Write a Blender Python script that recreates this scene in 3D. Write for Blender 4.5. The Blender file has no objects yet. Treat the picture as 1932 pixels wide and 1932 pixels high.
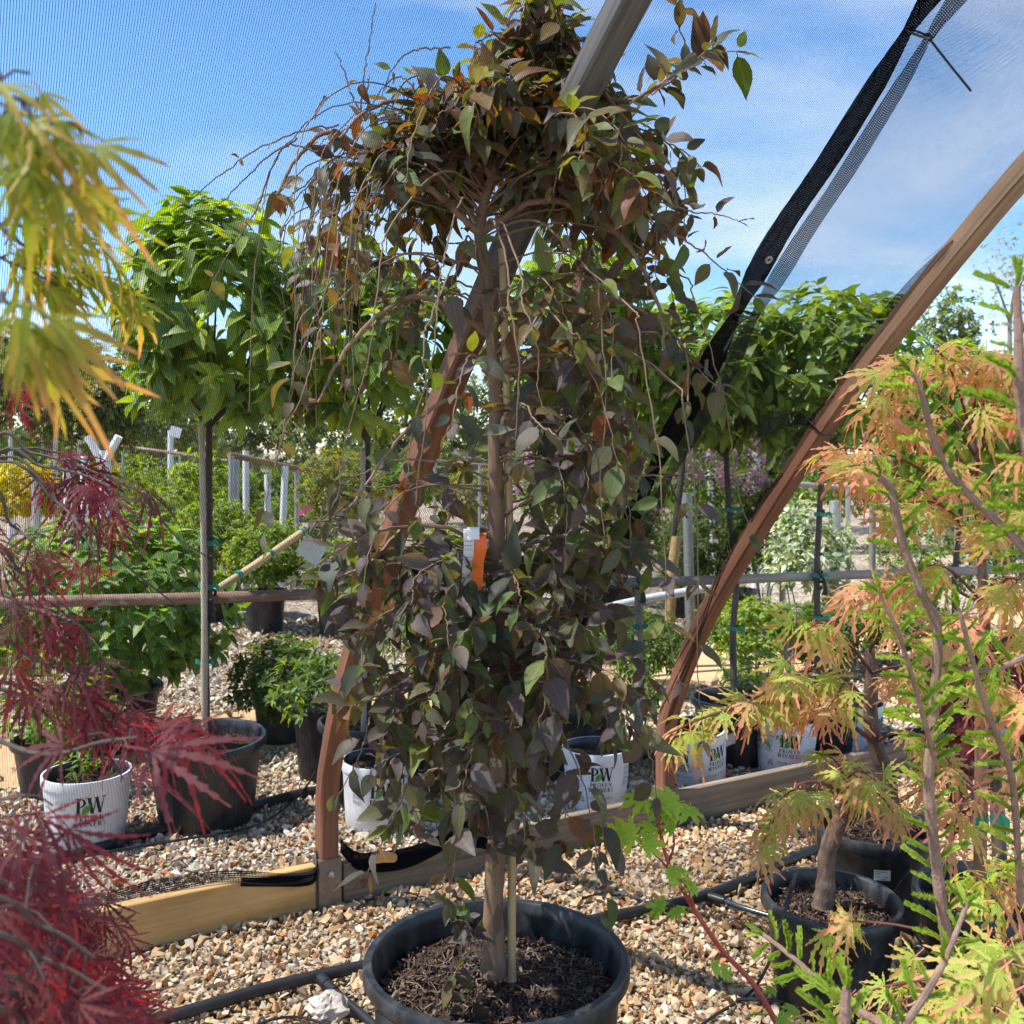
import bpy, math, random
import numpy as np
from mathutils import Vector, Matrix

R = random.Random(7)
N = np.random.RandomState(11)
S = bpy.context.scene
COL = S.collection

# ------------------------------------------------------------------ camera, sky, sun, exposure
F, HOR, EYE = 1937.0, 850.0, 1.48          # focal length and horizon row (1932-unit picture), eye height
cam = bpy.data.objects.new('camera', bpy.data.cameras.new('camera'))
COL.objects.link(cam)
cam.location = (0, 0, EYE)
cam.rotation_euler = (math.pi / 2, 0, 0)
cam.data.sensor_width = 36.0
cam.data.lens = 36.0 * F / 1932.0
cam.data.shift_y = -(966.0 - HOR) / 1932.0
cam.data.clip_start = 0.02
cam.data.clip_end = 1000.0
cam.data.dof.use_dof = True
cam.data.dof.focus_distance = 2.35
cam.data.dof.aperture_fstop = 10.0
S.camera = cam

SUN_EL, SUN_AZ = math.radians(60), math.radians(-98)      # azimuth from +Y towards +X
sd = Vector((math.cos(SUN_EL) * math.sin(SUN_AZ), math.cos(SUN_EL) * math.cos(SUN_AZ), math.sin(SUN_EL)))
sun = bpy.data.objects.new('sun', bpy.data.lights.new('sun', 'SUN'))
COL.objects.link(sun)
sun.rotation_euler = sd.to_track_quat('Z', 'Y').to_euler()
sun.data.energy = 3.5
sun.data.angle = math.radians(0.6)
sun.data.color = (1.0, 0.97, 0.92)

W = bpy.data.worlds.new('World')
S.world = W
W.use_nodes = True
nt = W.node_tree
nt.nodes.clear()
def wn(t, **k):
    n = nt.nodes.new(t)
    for a, b in k.items():
        setattr(n, a, b)
    return n
out = wn('ShaderNodeOutputWorld'); bg = wn('ShaderNodeBackground')
sky = wn('ShaderNodeTexSky', sky_type='NISHITA', sun_disc=False)
sky.sun_elevation = SUN_EL; sky.sun_rotation = SUN_AZ
sky.altitude = 300; sky.air_density = 1.0; sky.dust_density = 0.1; sky.ozone_density = 3.0
tc = wn('ShaderNodeTexCoord'); sep = wn('ShaderNodeSeparateXYZ')
nt.links.new(tc.outputs['Generated'], sep.inputs[0])
def wm(op, a, b=None):
    n = wn('ShaderNodeMath', operation=op)
    for i, v in enumerate((a, b)):
        if v is None: continue
        if isinstance(v, (int, float)): n.inputs[i].default_value = v
        else: nt.links.new(v, n.inputs[i])
    return n.outputs[0]
zc = wm('ADD', wm('MAXIMUM', sep.outputs[2], 0.0), 0.22)
px = wm('DIVIDE', sep.outputs[0], zc); py = wm('DIVIDE', sep.outputs[1], zc)
cmb = wn('ShaderNodeCombineXYZ')
nt.links.new(wm('MULTIPLY', px, 0.55), cmb.inputs[0]); nt.links.new(py, cmb.inputs[1]); cmb.inputs[2].default_value = 6.4
n1 = wn('ShaderNodeTexNoise'); n1.inputs['Scale'].default_value = 1.5; n1.inputs['Detail'].default_value = 9
n1.inputs['Roughness'].default_value = 0.56; n1.inputs['Distortion'].default_value = 0.5
nt.links.new(cmb.outputs[0], n1.inputs['Vector'])
ramp = wn('ShaderNodeValToRGB')
ramp.color_ramp.elements[0].position = 0.43; ramp.color_ramp.elements[1].position = 0.72
ramp.color_ramp.elements[0].color = (0, 0, 0, 1); ramp.color_ramp.elements[1].color = (1, 1, 1, 1)
nt.links.new(n1.outputs[0], ramp.inputs[0])
mix = wn('ShaderNodeMix', data_type='RGBA')
mix.inputs[7].default_value = (5.2, 5.4, 5.9, 1)
nt.links.new(wm('MULTIPLY', ramp.outputs[0], 0.7), mix.inputs[0])
hs = wn('ShaderNodeHueSaturation'); hs.inputs['Saturation'].default_value = 1.18
nt.links.new(sky.outputs[0], hs.inputs['Color']); nt.links.new(hs.outputs[0], mix.inputs[6])
nt.links.new(mix.outputs[2], bg.inputs[0])
bg.inputs[1].default_value = 0.11
nt.links.new(bg.outputs[0], out.inputs[0])

S.render.engine = 'CYCLES'
S.view_settings.view_transform = 'Standard'
S.view_settings.look = 'None'
S.view_settings.exposure = 1.4
S.view_settings.gamma = 1.0
S.view_settings.use_curve_mapping = False
S.cycles.use_denoising = True
S.cycles.use_adaptive_sampling = True
S.cycles.adaptive_threshold = 0.03
S.cycles.max_bounces = 5
S.cycles.diffuse_bounces = 2
S.cycles.glossy_bounces = 2
S.cycles.transmission_bounces = 4
S.cycles.transparent_max_bounces = 8
S.cycles.sample_clamp_indirect = 6.0
S.cycles.caustics_reflective = False
S.cycles.caustics_refractive = False

# ------------------------------------------------------------------ places
def P(u, v, y):
    """point at depth y that stands at (u, v) of the 1932-unit picture"""
    return np.array(((u - 966.0) / F * y, y, EYE - (v - HOR) / F * y))
def G(u, v, z=0.0):
    y = F * (EYE - z) / (v - HOR)
    return np.array(((u - 966.0) / F * y, y, z))
def PP(*pts):
    return np.array([P(*p) for p in pts])
def uv_of(p):
    p = np.asarray(p)
    return 966 + p[..., 0] / p[..., 1] * F, HOR - (p[..., 2] - EYE) / p[..., 1] * F

def nrm(a):
    a = np.asarray(a, float)
    return a / np.maximum(np.linalg.norm(a, axis=-1, keepdims=True), 1e-9)

# ------------------------------------------------------------------ objects
def tag(o, label=None, cat=None, group=None, kind=None):
    if label: o['label'] = label
    if cat: o['category'] = cat
    if group: o['group'] = group
    if kind: o['kind'] = kind
    return o
def thing(name, label, cat, loc=(0, 0, 0), group=None):
    o = bpy.data.objects.new(name, None)
    o.empty_display_size = 0.1
    COL.objects.link(o)
    o.location = [float(c) for c in loc]
    return tag(o, label, cat, group)
def link(name, me, parent=None, mat=None):
    o = bpy.data.objects.new(name, me)
    COL.objects.link(o)
    if parent is not None: o.parent = parent
    if mat is not None:
        me.materials.clear(); me.materials.append(mat)
    return o
def base_of(o):
    """world position of a parent (none of them is turned)"""
    b = np.zeros(3)
    while o is not None:
        b += np.array(o.location); o = o.parent
    return b

def np_mesh(name, V, polys, attrs=None, smooth=True):
    """polys: list of int arrays (n, k) ; attrs: {name: (kind, array)} on points"""
    me = bpy.data.meshes.new(name)
    V = np.ascontiguousarray(V, np.float32)
    me.vertices.add(len(V)); me.vertices.foreach_set('co', V.ravel())
    polys = [np.asarray(p, np.int32) for p in polys if len(p)]
    nl = sum(p.size for p in polys); npoly = sum(len(p) for p in polys)
    me.loops.add(nl); me.polygons.add(npoly)
    me.loops.foreach_set('vertex_index', np.concatenate([p.ravel() for p in polys]))
    tot = np.concatenate([np.full(len(p), p.shape[1], np.int32) for p in polys])
    st = np.concatenate(([0], np.cumsum(tot)[:-1])).astype(np.int32)
    me.polygons.foreach_set('loop_start', st)
    me.polygons.foreach_set('loop_total', tot)
    me.polygons.foreach_set('use_smooth', np.full(npoly, smooth, bool))
    for k, (kind, arr) in (attrs or {}).items():
        a = me.attributes.new(k, kind, 'POINT')
        arr = np.ascontiguousarray(arr, np.float32)
        if kind == 'FLOAT': a.data.foreach_set('value', arr.ravel())
        elif kind == 'FLOAT_COLOR':
            if arr.shape[1] == 3: arr = np.hstack([arr, np.ones((len(arr), 1), np.float32)])
            a.data.foreach_set('color', np.ascontiguousarray(arr, np.float32).ravel())
        else: a.data.foreach_set('vector', arr.ravel())
    me.update(calc_edges=True)
    return me

class MB:
    """collects shapes for ONE mesh; attribute gl = (length along, across, across) of swept shapes"""
    def __init__(s): s.V = []; s.T = []; s.Q = []; s.gl = []; s.n = 0; s.ng = []
    def add(s, V, quads=(), tris=(), gl=None, ngons=()):
        V = np.asarray(V, float)
        if len(quads): s.Q.append(np.asarray(quads, np.int64) + s.n)
        if len(tris): s.T.append(np.asarray(tris, np.int64) + s.n)
        for g in ngons: s.ng.append(np.asarray(g, np.int64)[None, :] + s.n)
        s.V.append(V); s.gl.append(V if gl is None else np.asarray(gl, float)); s.n += len(V)
    def box(s, c, ax, ay, az, hx, hy, hz):
        c = np.asarray(c, float); ax, ay, az = nrm(ax), nrm(ay), nrm(az)
        sg = np.array([(i, j, k) for i in (-1, 1) for j in (-1, 1) for k in (-1, 1)], float)
        V = c + sg[:, :1] * hx * ax + sg[:, 1:2] * hy * ay + sg[:, 2:] * hz * az
        gl = sg * (hx, hy, hz)
        q = [(0, 1, 3, 2), (4, 6, 7, 5), (0, 4, 5, 1), (2, 3, 7, 6), (0, 2, 6, 4), (1, 5, 7, 3)]
        s.add(V, q, gl=gl)
    def tube(s, pts, rad, n=8, cap=True, flat=None, shape=None, up=None):
        """sweep along pts; rad scalar or per point; shape = (k,2) section in (side, up) units instead of a circle"""
        p = np.asarray(pts, float); m = len(p)
        rad = np.atleast_1d(np.asarray(rad, float))
        rad = np.interp(np.linspace(0, 1, m), np.linspace(0, 1, len(rad)), rad) if len(rad) not in (1, m) else np.broadcast_to(rad, (m,))
        t = np.gradient(p, axis=0); t = nrm(t)
        u0 = np.array((0.0, 0.0, 1.0)) if up is None else np.asarray(up, float)
        if up is None and abs(t[0] @ u0) > 0.9: u0 = np.array((1.0, 0.0, 0.0))
        A = np.zeros((m, 3)); a = u0 - (u0 @ t[0]) * t[0]; a = nrm(a)
        for i in range(m):
            if up is not None: a = u0 - (u0 @ t[i]) * t[i]
            else: a = a - (a @ t[i]) * t[i]
            a = nrm(a); A[i] = a
        B = np.cross(t, A)
        if shape is None:
            th = np.arange(n) * 2 * math.pi / n
            sh = np.stack([np.cos(th), np.sin(th)], 1)
        else: sh = np.asarray(shape, float); n = len(sh)
        V = p[:, None, :] + rad[:, None, None] * (sh[None, :, :1] * B[:, None, :] + sh[None, :, 1:] * A[:, None, :])
        ln = np.concatenate(([0], np.cumsum(np.linalg.norm(np.diff(p, axis=0), axis=1))))
        gl = np.zeros((m, n, 3)); gl[..., 0] = ln[:, None]
        gl[..., 1] = rad[:, None] * sh[None, :, 0]; gl[..., 2] = rad[:, None] * sh[None, :, 1]
        i = np.arange(m - 1)[:, None] * n; j = np.arange(n)[None, :]; k = (j + 1) % n
        q = np.stack([i + j, i + k, i + n + k, i + n + j], -1).reshape(-1, 4)
        ng = [list(range(n))[::-1], [(m - 1) * n + x for x in range(n)]] if cap else []
        s.add(V.reshape(-1, 3), q, gl=gl.reshape(-1, 3), ngons=ng)
    def lathe(s, prof, c=(0, 0, 0), n=48, wob=None, tilt=None):
        """prof: (r, z) pairs, outside surface when going up"""
        pr = np.asarray(prof, float); m = len(pr)
        th = np.arange(n) * 2 * math.pi / n
        r = np.repeat(pr[:, 0][:, None], n, 1)
        if wob is not None: r = r * wob(th, pr[:, 1][:, None])
        V = np.stack([r * np.cos(th), r * np.sin(th), np.repeat(pr[:, 1][:, None], n, 1)], -1)
        i = np.arange(m - 1)[:, None] * n; j = np.arange(n)[None, :]; k = (j + 1) % n
        q = np.stack([i + j, i + k, i + n + k, i + n + j], -1).reshape(-1, 4)
        V = V.reshape(-1, 3)
        if tilt is not None: V = V @ np.asarray(tilt).T
        s.add(V + np.asarray(c, float), q, gl=V)
    def build(s, name, mat, parent=None, smooth=True, kind=None, rel=True):
        V = np.concatenate(s.V)
        if rel and parent is not None: V = V - base_of(parent)
        polys = []
        if s.Q: polys.append(np.concatenate(s.Q))
        if s.T: polys.append(np.concatenate(s.T))
        byk = {}
        for g in s.ng: byk.setdefault(g.shape[1], []).append(g)
        for g in byk.values(): polys.append(np.concatenate(g))
        me = np_mesh(name, V, polys, {'gl': ('FLOAT_VECTOR', np.concatenate(s.gl))}, smooth)
        if smooth:
            try: me.set_sharp_from_angle(angle=math.radians(42))
            except Exception: pass
        o = link(name, me, parent, mat)
        if kind: o['kind'] = kind
        return o

def tilt_matrix(dx=0.0, dy=0.0):
    return np.array(Matrix.Rotation(dx, 3, 'X') @ Matrix.Rotation(dy, 3, 'Y'))

def smooth_path(pts, n=24):
    """Catmull-Rom through the points"""
    p = np.asarray(pts, float)
    if len(p) < 3: 
        t = np.linspace(0, 1, n)[:, None]; return p[0] * (1 - t) + p[-1] * t
    q = np.vstack([2 * p[0] - p[1], p, 2 * p[-1] - p[-2]])
    out_ = []
    seg = len(p) - 1; per = max(2, n // seg)
    for i in range(seg):
        t = np.linspace(0, 1, per, endpoint=(i == seg - 1))[:, None]
        a, b, c, d = q[i], q[i + 1], q[i + 2], q[i + 3]
        out_.append(0.5 * ((2 * b) + (-a + c) * t + (2 * a - 5 * b + 4 * c - d) * t ** 2 + (-a + 3 * b - 3 * c + d) * t ** 3))
    return np.vstack(out_)

# ------------------------------------------------------------------ materials
class MT:
    def __init__(s, name):
        s.m = bpy.data.materials.new(name); s.m.use_nodes = True
        s.t = s.m.node_tree; s.t.nodes.clear()
        s.out = s.n('ShaderNodeOutputMaterial')
    def n(s, typ, **k):
        x = s.t.nodes.new(typ)
        for a, b in k.items(): setattr(x, a, b)
        return x
    def l(s, a, b): s.t.links.new(a, b)
    def set(s, sock, v):
        if isinstance(v, bpy.types.NodeSocket): s.l(v, sock)
        elif isinstance(v, (tuple, list)) and sock.type == 'RGBA': sock.default_value = tuple(v) + ((1,) if len(v) == 3 else ())
        else: sock.default_value = v
    def math(s, op, a, b=None, c=None, clamp=False):
        x = s.n('ShaderNodeMath', operation=op, use_clamp=clamp)
        for i, v in enumerate((a, b, c)):
            if v is not None: s.set(x.inputs[i], v)
        return x.outputs[0]
    def mix(s, f, a, b, blend='MIX'):
        x = s.n('ShaderNodeMix', data_type='RGBA', blend_type=blend)
        s.set(x.inputs[0], f); s.set(x.inputs[6], a); s.set(x.inputs[7], b)
        return x.outputs[2]
    def attr(s, name): return s.n('ShaderNodeAttribute', attribute_name=name)
    def obj(s): return s.n('ShaderNodeTexCoord').outputs['Object']
    def map(s, vec, scale=(1, 1, 1), loc=(0, 0, 0)):
        x = s.n('ShaderNodeMapping'); s.l(vec, x.inputs[0])
        x.inputs['Scale'].default_value = scale; x.inputs['Location'].default_value = loc
        return x.outputs[0]
    def noise(s, vec, scale, detail=3, rough=0.55, dist=0.0, col=False):
        x = s.n('ShaderNodeTexNoise'); s.l(vec, x.inputs['Vector'])
        x.inputs['Scale'].default_value = scale; x.inputs['Detail'].default_value = detail
        x.inputs['Roughness'].default_value = rough; x.inputs['Distortion'].default_value = dist
        return x.outputs[1 if col else 0]
    def ramp(s, f, *stops):
        x = s.n('ShaderNodeValToRGB'); e = x.color_ramp.elements
        while len(e) < len(stops): e.new(0.5)
        for el, (p, c) in zip(e, stops):
            el.position = p; el.color = tuple(c) + ((1,) if len(c) == 3 else ()) if not isinstance(c, (int, float)) else (c, c, c, 1)
        s.set(x.inputs[0], f)
        return x.outputs[0]
    def bump(s, h, strength=0.3, dist=0.01):
        x = s.n('ShaderNodeBump'); s.l(h, x.inputs['Height'])
        x.inputs['Strength'].default_value = strength; x.inputs['Distance'].default_value = dist
        return x.outputs[0]
    def bsdf(s, color, rough=0.6, spec=0.4, normal=None, metal=0.0, final=True):
        x = s.n('ShaderNodeBsdfPrincipled')
        s.set(x.inputs['Base Color'], color); s.set(x.inputs['Roughness'], rough)
        s.set(x.inputs['Specular IOR Level'], spec); s.set(x.inputs['Metallic'], metal)
        if normal is not None: s.l(normal, x.inputs['Normal'])
        if final: s.l(x.outputs[0], s.out.inputs[0])
        return x.outputs[0]

def leaf_material(name, trans=0.38, warm=(1.5, 1.35, 0.35), under=1.25, rough=0.42, spec=0.35, vein=0.35, nscale=60):
    """tint = leaf colour, lp = (along, across, random); thin leaf that lets light through"""
    m = MT(name)
    tint = m.attr('tint').outputs['Color']
    lp = m.n('ShaderNodeSeparateXYZ'); m.l(m.attr('lp').outputs['Vector'], lp.inputs[0])
    along, across, rnd = lp.outputs[0], lp.outputs[1], lp.outputs[2]
    mid = m.math('LESS_THAN', across, 0.07)
    side = m.math('FRACT', m.math('SUBTRACT', m.math('MULTIPLY', along, 7.0), m.math('MULTIPLY', across, 1.3)))
    side = m.math('LESS_THAN', side, 0.13)
    v = m.math('MAXIMUM', mid, m.math('MULTIPLY', side, 0.5))
    c = m.mix(m.math('MULTIPLY', v, vein), tint, m.mix(1.0, tint, (1.7, 1.7, 1.5), 'MULTIPLY'))
    nz = m.noise(m.obj(), nscale, 2)
    c = m.mix(1.0, c, m.ramp(nz, (0.25, 0.72), (0.75, 1.25)), 'MULTIPLY')
    back = m.n('ShaderNodeNewGeometry').outputs['Backfacing']
    c2 = m.mix(back, c, m.mix(1.0, m.mix(0.25, c, (0.12, 0.13, 0.1)), (under,) * 3, 'MULTIPLY'))
    bs = m.bsdf(c2, rough, spec, final=False)
    tr = m.n('ShaderNodeBsdfTranslucent')
    m.l(m.mix(1.0, c, warm, 'MULTIPLY'), tr.inputs[0])
    mx = m.n('ShaderNodeMixShader'); mx.inputs[0].default_value = trans
    m.l(bs, mx.inputs[1]); m.l(tr.outputs[0], mx.inputs[2])
    m.l(mx.outputs[0], m.out.inputs[0])
    return m.m

def plain(name, col, rough=0.6, spec=0.4, var=0.25, scale=30, bump=0.0, metal=0.0):
    m = MT(name)
    n = m.noise(m.obj(), scale, 4, 0.6)
    c = m.mix(1.0, col, m.ramp(n, (0.2, 1 - var), (0.8, 1 + var)), 'MULTIPLY')
    nn = m.bump(n, bump, 0.004) if bump else None
    m.bsdf(c, rough, spec, nn, metal)
    return m.m

def swept(name, c1, c2, rough=0.7, spec=0.25, along=4, across=60, bump=0.3, dark=None, spots=None):
    """bark, timber, canes: grain runs along gl.x"""
    m = MT(name)
    gl = m.attr('gl').outputs['Vector']
    n = m.noise(m.map(gl, (along, across, across)), 1.0, 5, 0.62, 0.3)
    c = m.mix(m.ramp(n, (0.3, 0.0), (0.7, 1.0)), c1, c2)
    n2 = m.noise(m.map(gl, (3.0, 9, 9), (5, 1, 2)), 1.0, 4, 0.6)
    c = m.mix(1.0, c, m.ramp(n2, (0.25, 0.68), (0.75, 1.28)), 'MULTIPLY')
    if spots: c = m.mix(m.ramp(m.noise(m.map(gl, (14, 30, 30), (2, 7, 3)), 1.0, 2), (0.60, 0.0), (0.68, 1.0)), c, spots)
    m.bsdf(c, rough, spec, m.bump(n, bump, 0.006))
    return m.m

M = {}
M['bark_main'] = swept('bark_main', (0.17, 0.105, 0.066), (0.29, 0.185, 0.12), along=9, across=70, bump=0.35, spots=(0.12, 0.08, 0.06))
M['twig'] = swept('twig', (0.17, 0.105, 0.07), (0.29, 0.195, 0.13), along=20, across=200, bump=0.1)
M['twig_red'] = swept('twig_red', (0.12, 0.05, 0.035), (0.20, 0.08, 0.05), along=20, across=200, bump=0.1)
M['bark_dark'] = swept('bark_dark', (0.055, 0.042, 0.035), (0.12, 0.095, 0.075), along=12, across=90, bump=0.6)
M['bark_rough'] = swept('bark_rough', (0.07, 0.045, 0.035), (0.21, 0.145, 0.11), along=22, across=60, bump=1.0)
M['bark_grey'] = swept('bark_grey', (0.16, 0.14, 0.12), (0.27, 0.24, 0.2), along=10, across=60, bump=0.3)
M['coral_stem'] = swept('coral_stem', (0.35, 0.045, 0.04), (0.45, 0.10, 0.07), rough=0.4, along=10, across=60, bump=0.05)
M['larch_stem'] = swept('larch_stem', (0.22, 0.13, 0.095), (0.36, 0.23, 0.17), along=60, across=90, bump=0.8)
M['cane'] = swept('cane', (0.45, 0.31, 0.15), (0.60, 0.43, 0.24), rough=0.5, along=3, across=120, bump=0.08)
M['cane_grey'] = swept('cane_grey', (0.40, 0.33, 0.24), (0.56, 0.48, 0.37), rough=0.6, along=3, across=120, bump=0.1)
M['stake_wood'] = swept('stake_wood', (0.20, 0.12, 0.07), (0.32, 0.2, 0.12), along=5, across=90, bump=0.3)
M['rib_brown'] = swept('rib_brown', (0.15, 0.060, 0.034), (0.25, 0.115, 0.065), rough=0.55, along=2.0, across=55, bump=0.2)
M['rib_grey'] = swept('rib_grey', (0.10, 0.092, 0.085), (0.26, 0.25, 0.23), rough=0.65, along=2.0, across=55, bump=0.2)
M['rib_tan'] = swept('rib_tan', (0.20, 0.12, 0.07), (0.34, 0.22, 0.13), rough=0.65, along=2.0, across=55, bump=0.2)
def rib_material(name, lo, hi, top1, top2):
    m = MT(name); gl = m.attr('gl').outputs['Vector']
    n = m.noise(m.map(gl, (2.0, 55, 55)), 1.0, 5, 0.62, 0.4)
    n2 = m.noise(m.map(gl, (2.2, 12, 12), (5, 1, 2)), 1.0, 4, 0.6)
    f = m.ramp(n, (0.3, 0.0), (0.7, 1.0))
    brown = m.mix(f, (0.15, 0.060, 0.034), (0.26, 0.115, 0.065)); top = m.mix(f, top1, top2)
    sp = m.n('ShaderNodeSeparateXYZ'); m.l(gl, sp.inputs[0])
    k = m.math('ADD', sp.outputs[0], m.math('MULTIPLY', m.math('SUBTRACT', n2, 0.5), 0.9))
    k = m.math('DIVIDE', m.math('SUBTRACT', k, lo), hi - lo, clamp=True)
    c = m.mix(k, brown, top)
    c = m.mix(1.0, c, m.ramp(n2, (0.25, 0.66), (0.75, 1.28)), 'MULTIPLY')
    v = m.n('ShaderNodeTexVoronoi'); m.l(m.map(gl, (3.2, 26, 26)), v.inputs['Vector']); v.inputs['Scale'].default_value = 1.0
    c = m.mix(m.ramp(v.outputs['Distance'], (0.05, 0.75), (0.16, 0.0)), c, (0.05, 0.025, 0.015))
    cr = m.noise(m.map(gl, (1.2, 150, 150), (3, 8, 1)), 1.0, 2)
    c = m.mix(m.ramp(cr, (0.66, 0.0), (0.72, 0.7)), c, (0.035, 0.02, 0.014))
    m.bsdf(c, 0.6, 0.3, m.bump(n, 0.25, 0.006))
    return m.m
M['rib_a'] = rib_material('rib_a', 1.75, 2.15, (0.065, 0.062, 0.060), (0.18, 0.172, 0.165))  # weathered grey upper end, darkened so the underside's shade is in the colour
M['rib_b'] = rib_material('rib_b', 5.9, 6.9, (0.20, 0.13, 0.08), (0.36, 0.25, 0.155))
M['pine_new'] = swept('pine_new', (0.44, 0.25, 0.085), (0.60, 0.38, 0.16), rough=0.6, along=1.3, across=38, bump=0.12)
M['board_old'] = swept('board_old', (0.10, 0.075, 0.05), (0.26, 0.20, 0.145), rough=0.8, along=1.6, across=48, bump=0.4)
M['rust_pipe'] = swept('rust_pipe', (0.16, 0.085, 0.05), (0.30, 0.20, 0.14), rough=0.7, along=5, across=25, bump=0.25, spots=(0.36, 0.31, 0.26))
M['grey_pipe'] = swept('grey_pipe', (0.24, 0.21, 0.17), (0.34, 0.30, 0.25), rough=0.6, along=5, across=25, bump=0.1)
M['galv'] = plain('galv', (0.38, 0.39, 0.38), 0.45, 0.5, 0.2, 40, 0.1, 0.55)
M['white_wrap'] = plain('white_wrap', (0.72, 0.72, 0.70), 0.7, 0.3, 0.12, 25, 0.3)
M['yellow_wrap'] = plain('yellow_wrap', (0.52, 0.36, 0.16), 0.75, 0.2, 0.25, 40, 0.6)
M['pvc'] = plain('pvc', (0.78, 0.78, 0.76), 0.35, 0.5, 0.05, 12)
M['tie_green'] = plain('tie_green', (0.005, 0.20, 0.125), 0.35, 0.5, 0.15, 40)
M['paper'] = plain('paper', (0.78, 0.77, 0.75), 0.6, 0.3, 0.06, 30)
M['orange_tape'] = plain('orange_tape', (0.85, 0.14, 0.01), 0.4, 0.5, 0.1, 30)
M['pink_tape'] = plain('pink_tape', (0.85, 0.2, 0.3), 0.4, 0.5, 0.1, 30)
M['ink'] = plain('ink', (0.015, 0.015, 0.015), 0.5, 0.3, 0.1, 30)
M['ink_grey'] = plain('ink_grey', (0.22, 0.22, 0.22), 0.5, 0.3, 0.1, 30)
M['ink_green'] = plain('ink_green', (0.10, 0.30, 0.045), 0.5, 0.3, 0.2, 60)
M['ink_olive'] = plain('ink_olive', (0.22, 0.25, 0.08), 0.5, 0.3, 0.1, 30)
M['black_rubber'] = plain('black_rubber', (0.016, 0.016, 0.017), 0.42, 0.45, 0.4, 22, 0.05)
M['zip'] = plain('zip', (0.01, 0.01, 0.01), 0.3, 0.5, 0.2, 22)
M['shiny_tube'] = plain('shiny_tube', (0.03, 0.045, 0.055), 0.12, 0.8, 0.2, 22)
M['rock'] = plain('rock', (0.50, 0.43, 0.36), 0.85, 0.2, 0.35, 38, 0.8)
M['bolt'] = plain('bolt', (0.45, 0.43, 0.4), 0.35, 0.5, 0.2, 60, 0.1, 0.8)
M['steel'] = plain('steel', (0.20, 0.165, 0.135), 0.5, 0.5, 0.35, 25, 0.2, 0.45)

def pot_material(name, col, dust, rough=0.38):
    m = MT(name)
    o = m.obj()
    n = m.noise(m.map(o, (8, 8, 2.5)), 3.0, 5, 0.65)
    n2 = m.noise(o, 70, 3, 0.6)
    f = m.math('MULTIPLY', m.ramp(n, (0.42, 0.0), (0.72, 1.0)), m.ramp(n2, (0.3, 0.25), (0.7, 1.0)))
    c = m.mix(m.math('MULTIPLY', f, 0.8), col, dust)
    r = m.math('ADD', m.math('MULTIPLY', f, 0.35), rough)
    m.bsdf(c, r, 0.5, m.bump(n2, 0.05, 0.003))
    return m.m
M['pot_black'] = pot_material('pot_black', (0.013, 0.014, 0.017), (0.10, 0.10, 0.10))
M['pot_white'] = pot_material('pot_white', (0.74, 0.74, 0.76), (0.55, 0.53, 0.5), 0.4)
def soil_material():
    m = MT('soil'); o = m.obj()
    n = m.noise(o, 55, 5, 0.7); n2 = m.noise(o, 12, 3)
    c = m.ramp(n, (0.3, (0.022, 0.014, 0.010)), (0.55, (0.065, 0.042, 0.03)), (0.78, (0.14, 0.10, 0.075)))
    c = m.mix(1.0, c, m.ramp(n2, (0.3, 0.7), (0.7, 1.25)), 'MULTIPLY')
    m.bsdf(c, 0.95, 0.15, m.bump(n, 1.0, 0.012))
    return m.m
M['soil'] = soil_material()
def chip_material():
    m = MT('chips'); t = m.attr('tint').outputs['Color']
    m.bsdf(m.mix(1.0, t, m.ramp(m.noise(m.obj(), 180, 3), (0.3, 0.7), (0.7, 1.3)), 'MULTIPLY'), 0.85, 0.2)
    return m.m
M['chips'] = chip_material()
def stone_material():
    m = MT('stone_chips'); t = m.attr('tint').outputs['Color']; o = m.obj()
    n = m.noise(o, 120, 4, 0.65)
    c = m.mix(1.0, t, m.ramp(n, (0.25, 0.72), (0.75, 1.25)), 'MULTIPLY')
    m.bsdf(c, 0.8, 0.25, m.bump(n, 0.35, 0.003))
    return m.m
M['stone'] = stone_material()

# ------------------------------------------------------------------ leaves
def simple_leaf(width=0.5, droop=0.25, fold=0.16, twist=0.0, belly=0.8, petiole=0.12, rows=(0.1, 0.25, 0.42, 0.6, 0.78, 0.92), wave=0.0):
    V = [(0, 0, 0)]; lp = [(0, 0)]
    def w(t): return 0.5 * width * (math.sin(math.pi * t ** belly) ** 0.85) * (1 - t) ** 0.12
    def z(t): return -droop * t * t
    for t in rows:
        h = w(t); a = twist * t
        for sgn in (-1, 0, 1):
            y = sgn * h; zz = z(t) + abs(sgn) * fold * h * 1.6 + sgn * wave * math.sin(t * 9.5 + sgn)
            V.append((t, y * math.cos(a) - 0 * zz, zz + y * math.sin(a))); lp.append((t, abs(sgn)))
    V.append((1, 0, z(1.0))); lp.append((1, 0))
    k = len(rows); q = []; tr = [(0, 2, 1), (0, 3, 2)]
    for i in range(k - 1):
        b = 1 + 3 * i
        q += [(b, b + 1, b + 4, b + 3), (b + 1, b + 2, b + 5, b + 4)]
    b = 1 + 3 * (k - 1); e = len(V) - 1
    tr += [(b, b + 1, e), (b + 1, b + 2, e)]
    n0 = len(V)
    V += [(-petiole, -0.012, 0.03), (-petiole, 0.012, 0.03), (0.03, 0.012, 0), (0.03, -0.012, 0)]; lp += [(0, 0)] * 4
    q.append((n0, n0 + 3, n0 + 2, n0 + 1))
    return np.array(V), np.array(q), np.array(tr), np.array(lp)

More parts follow.
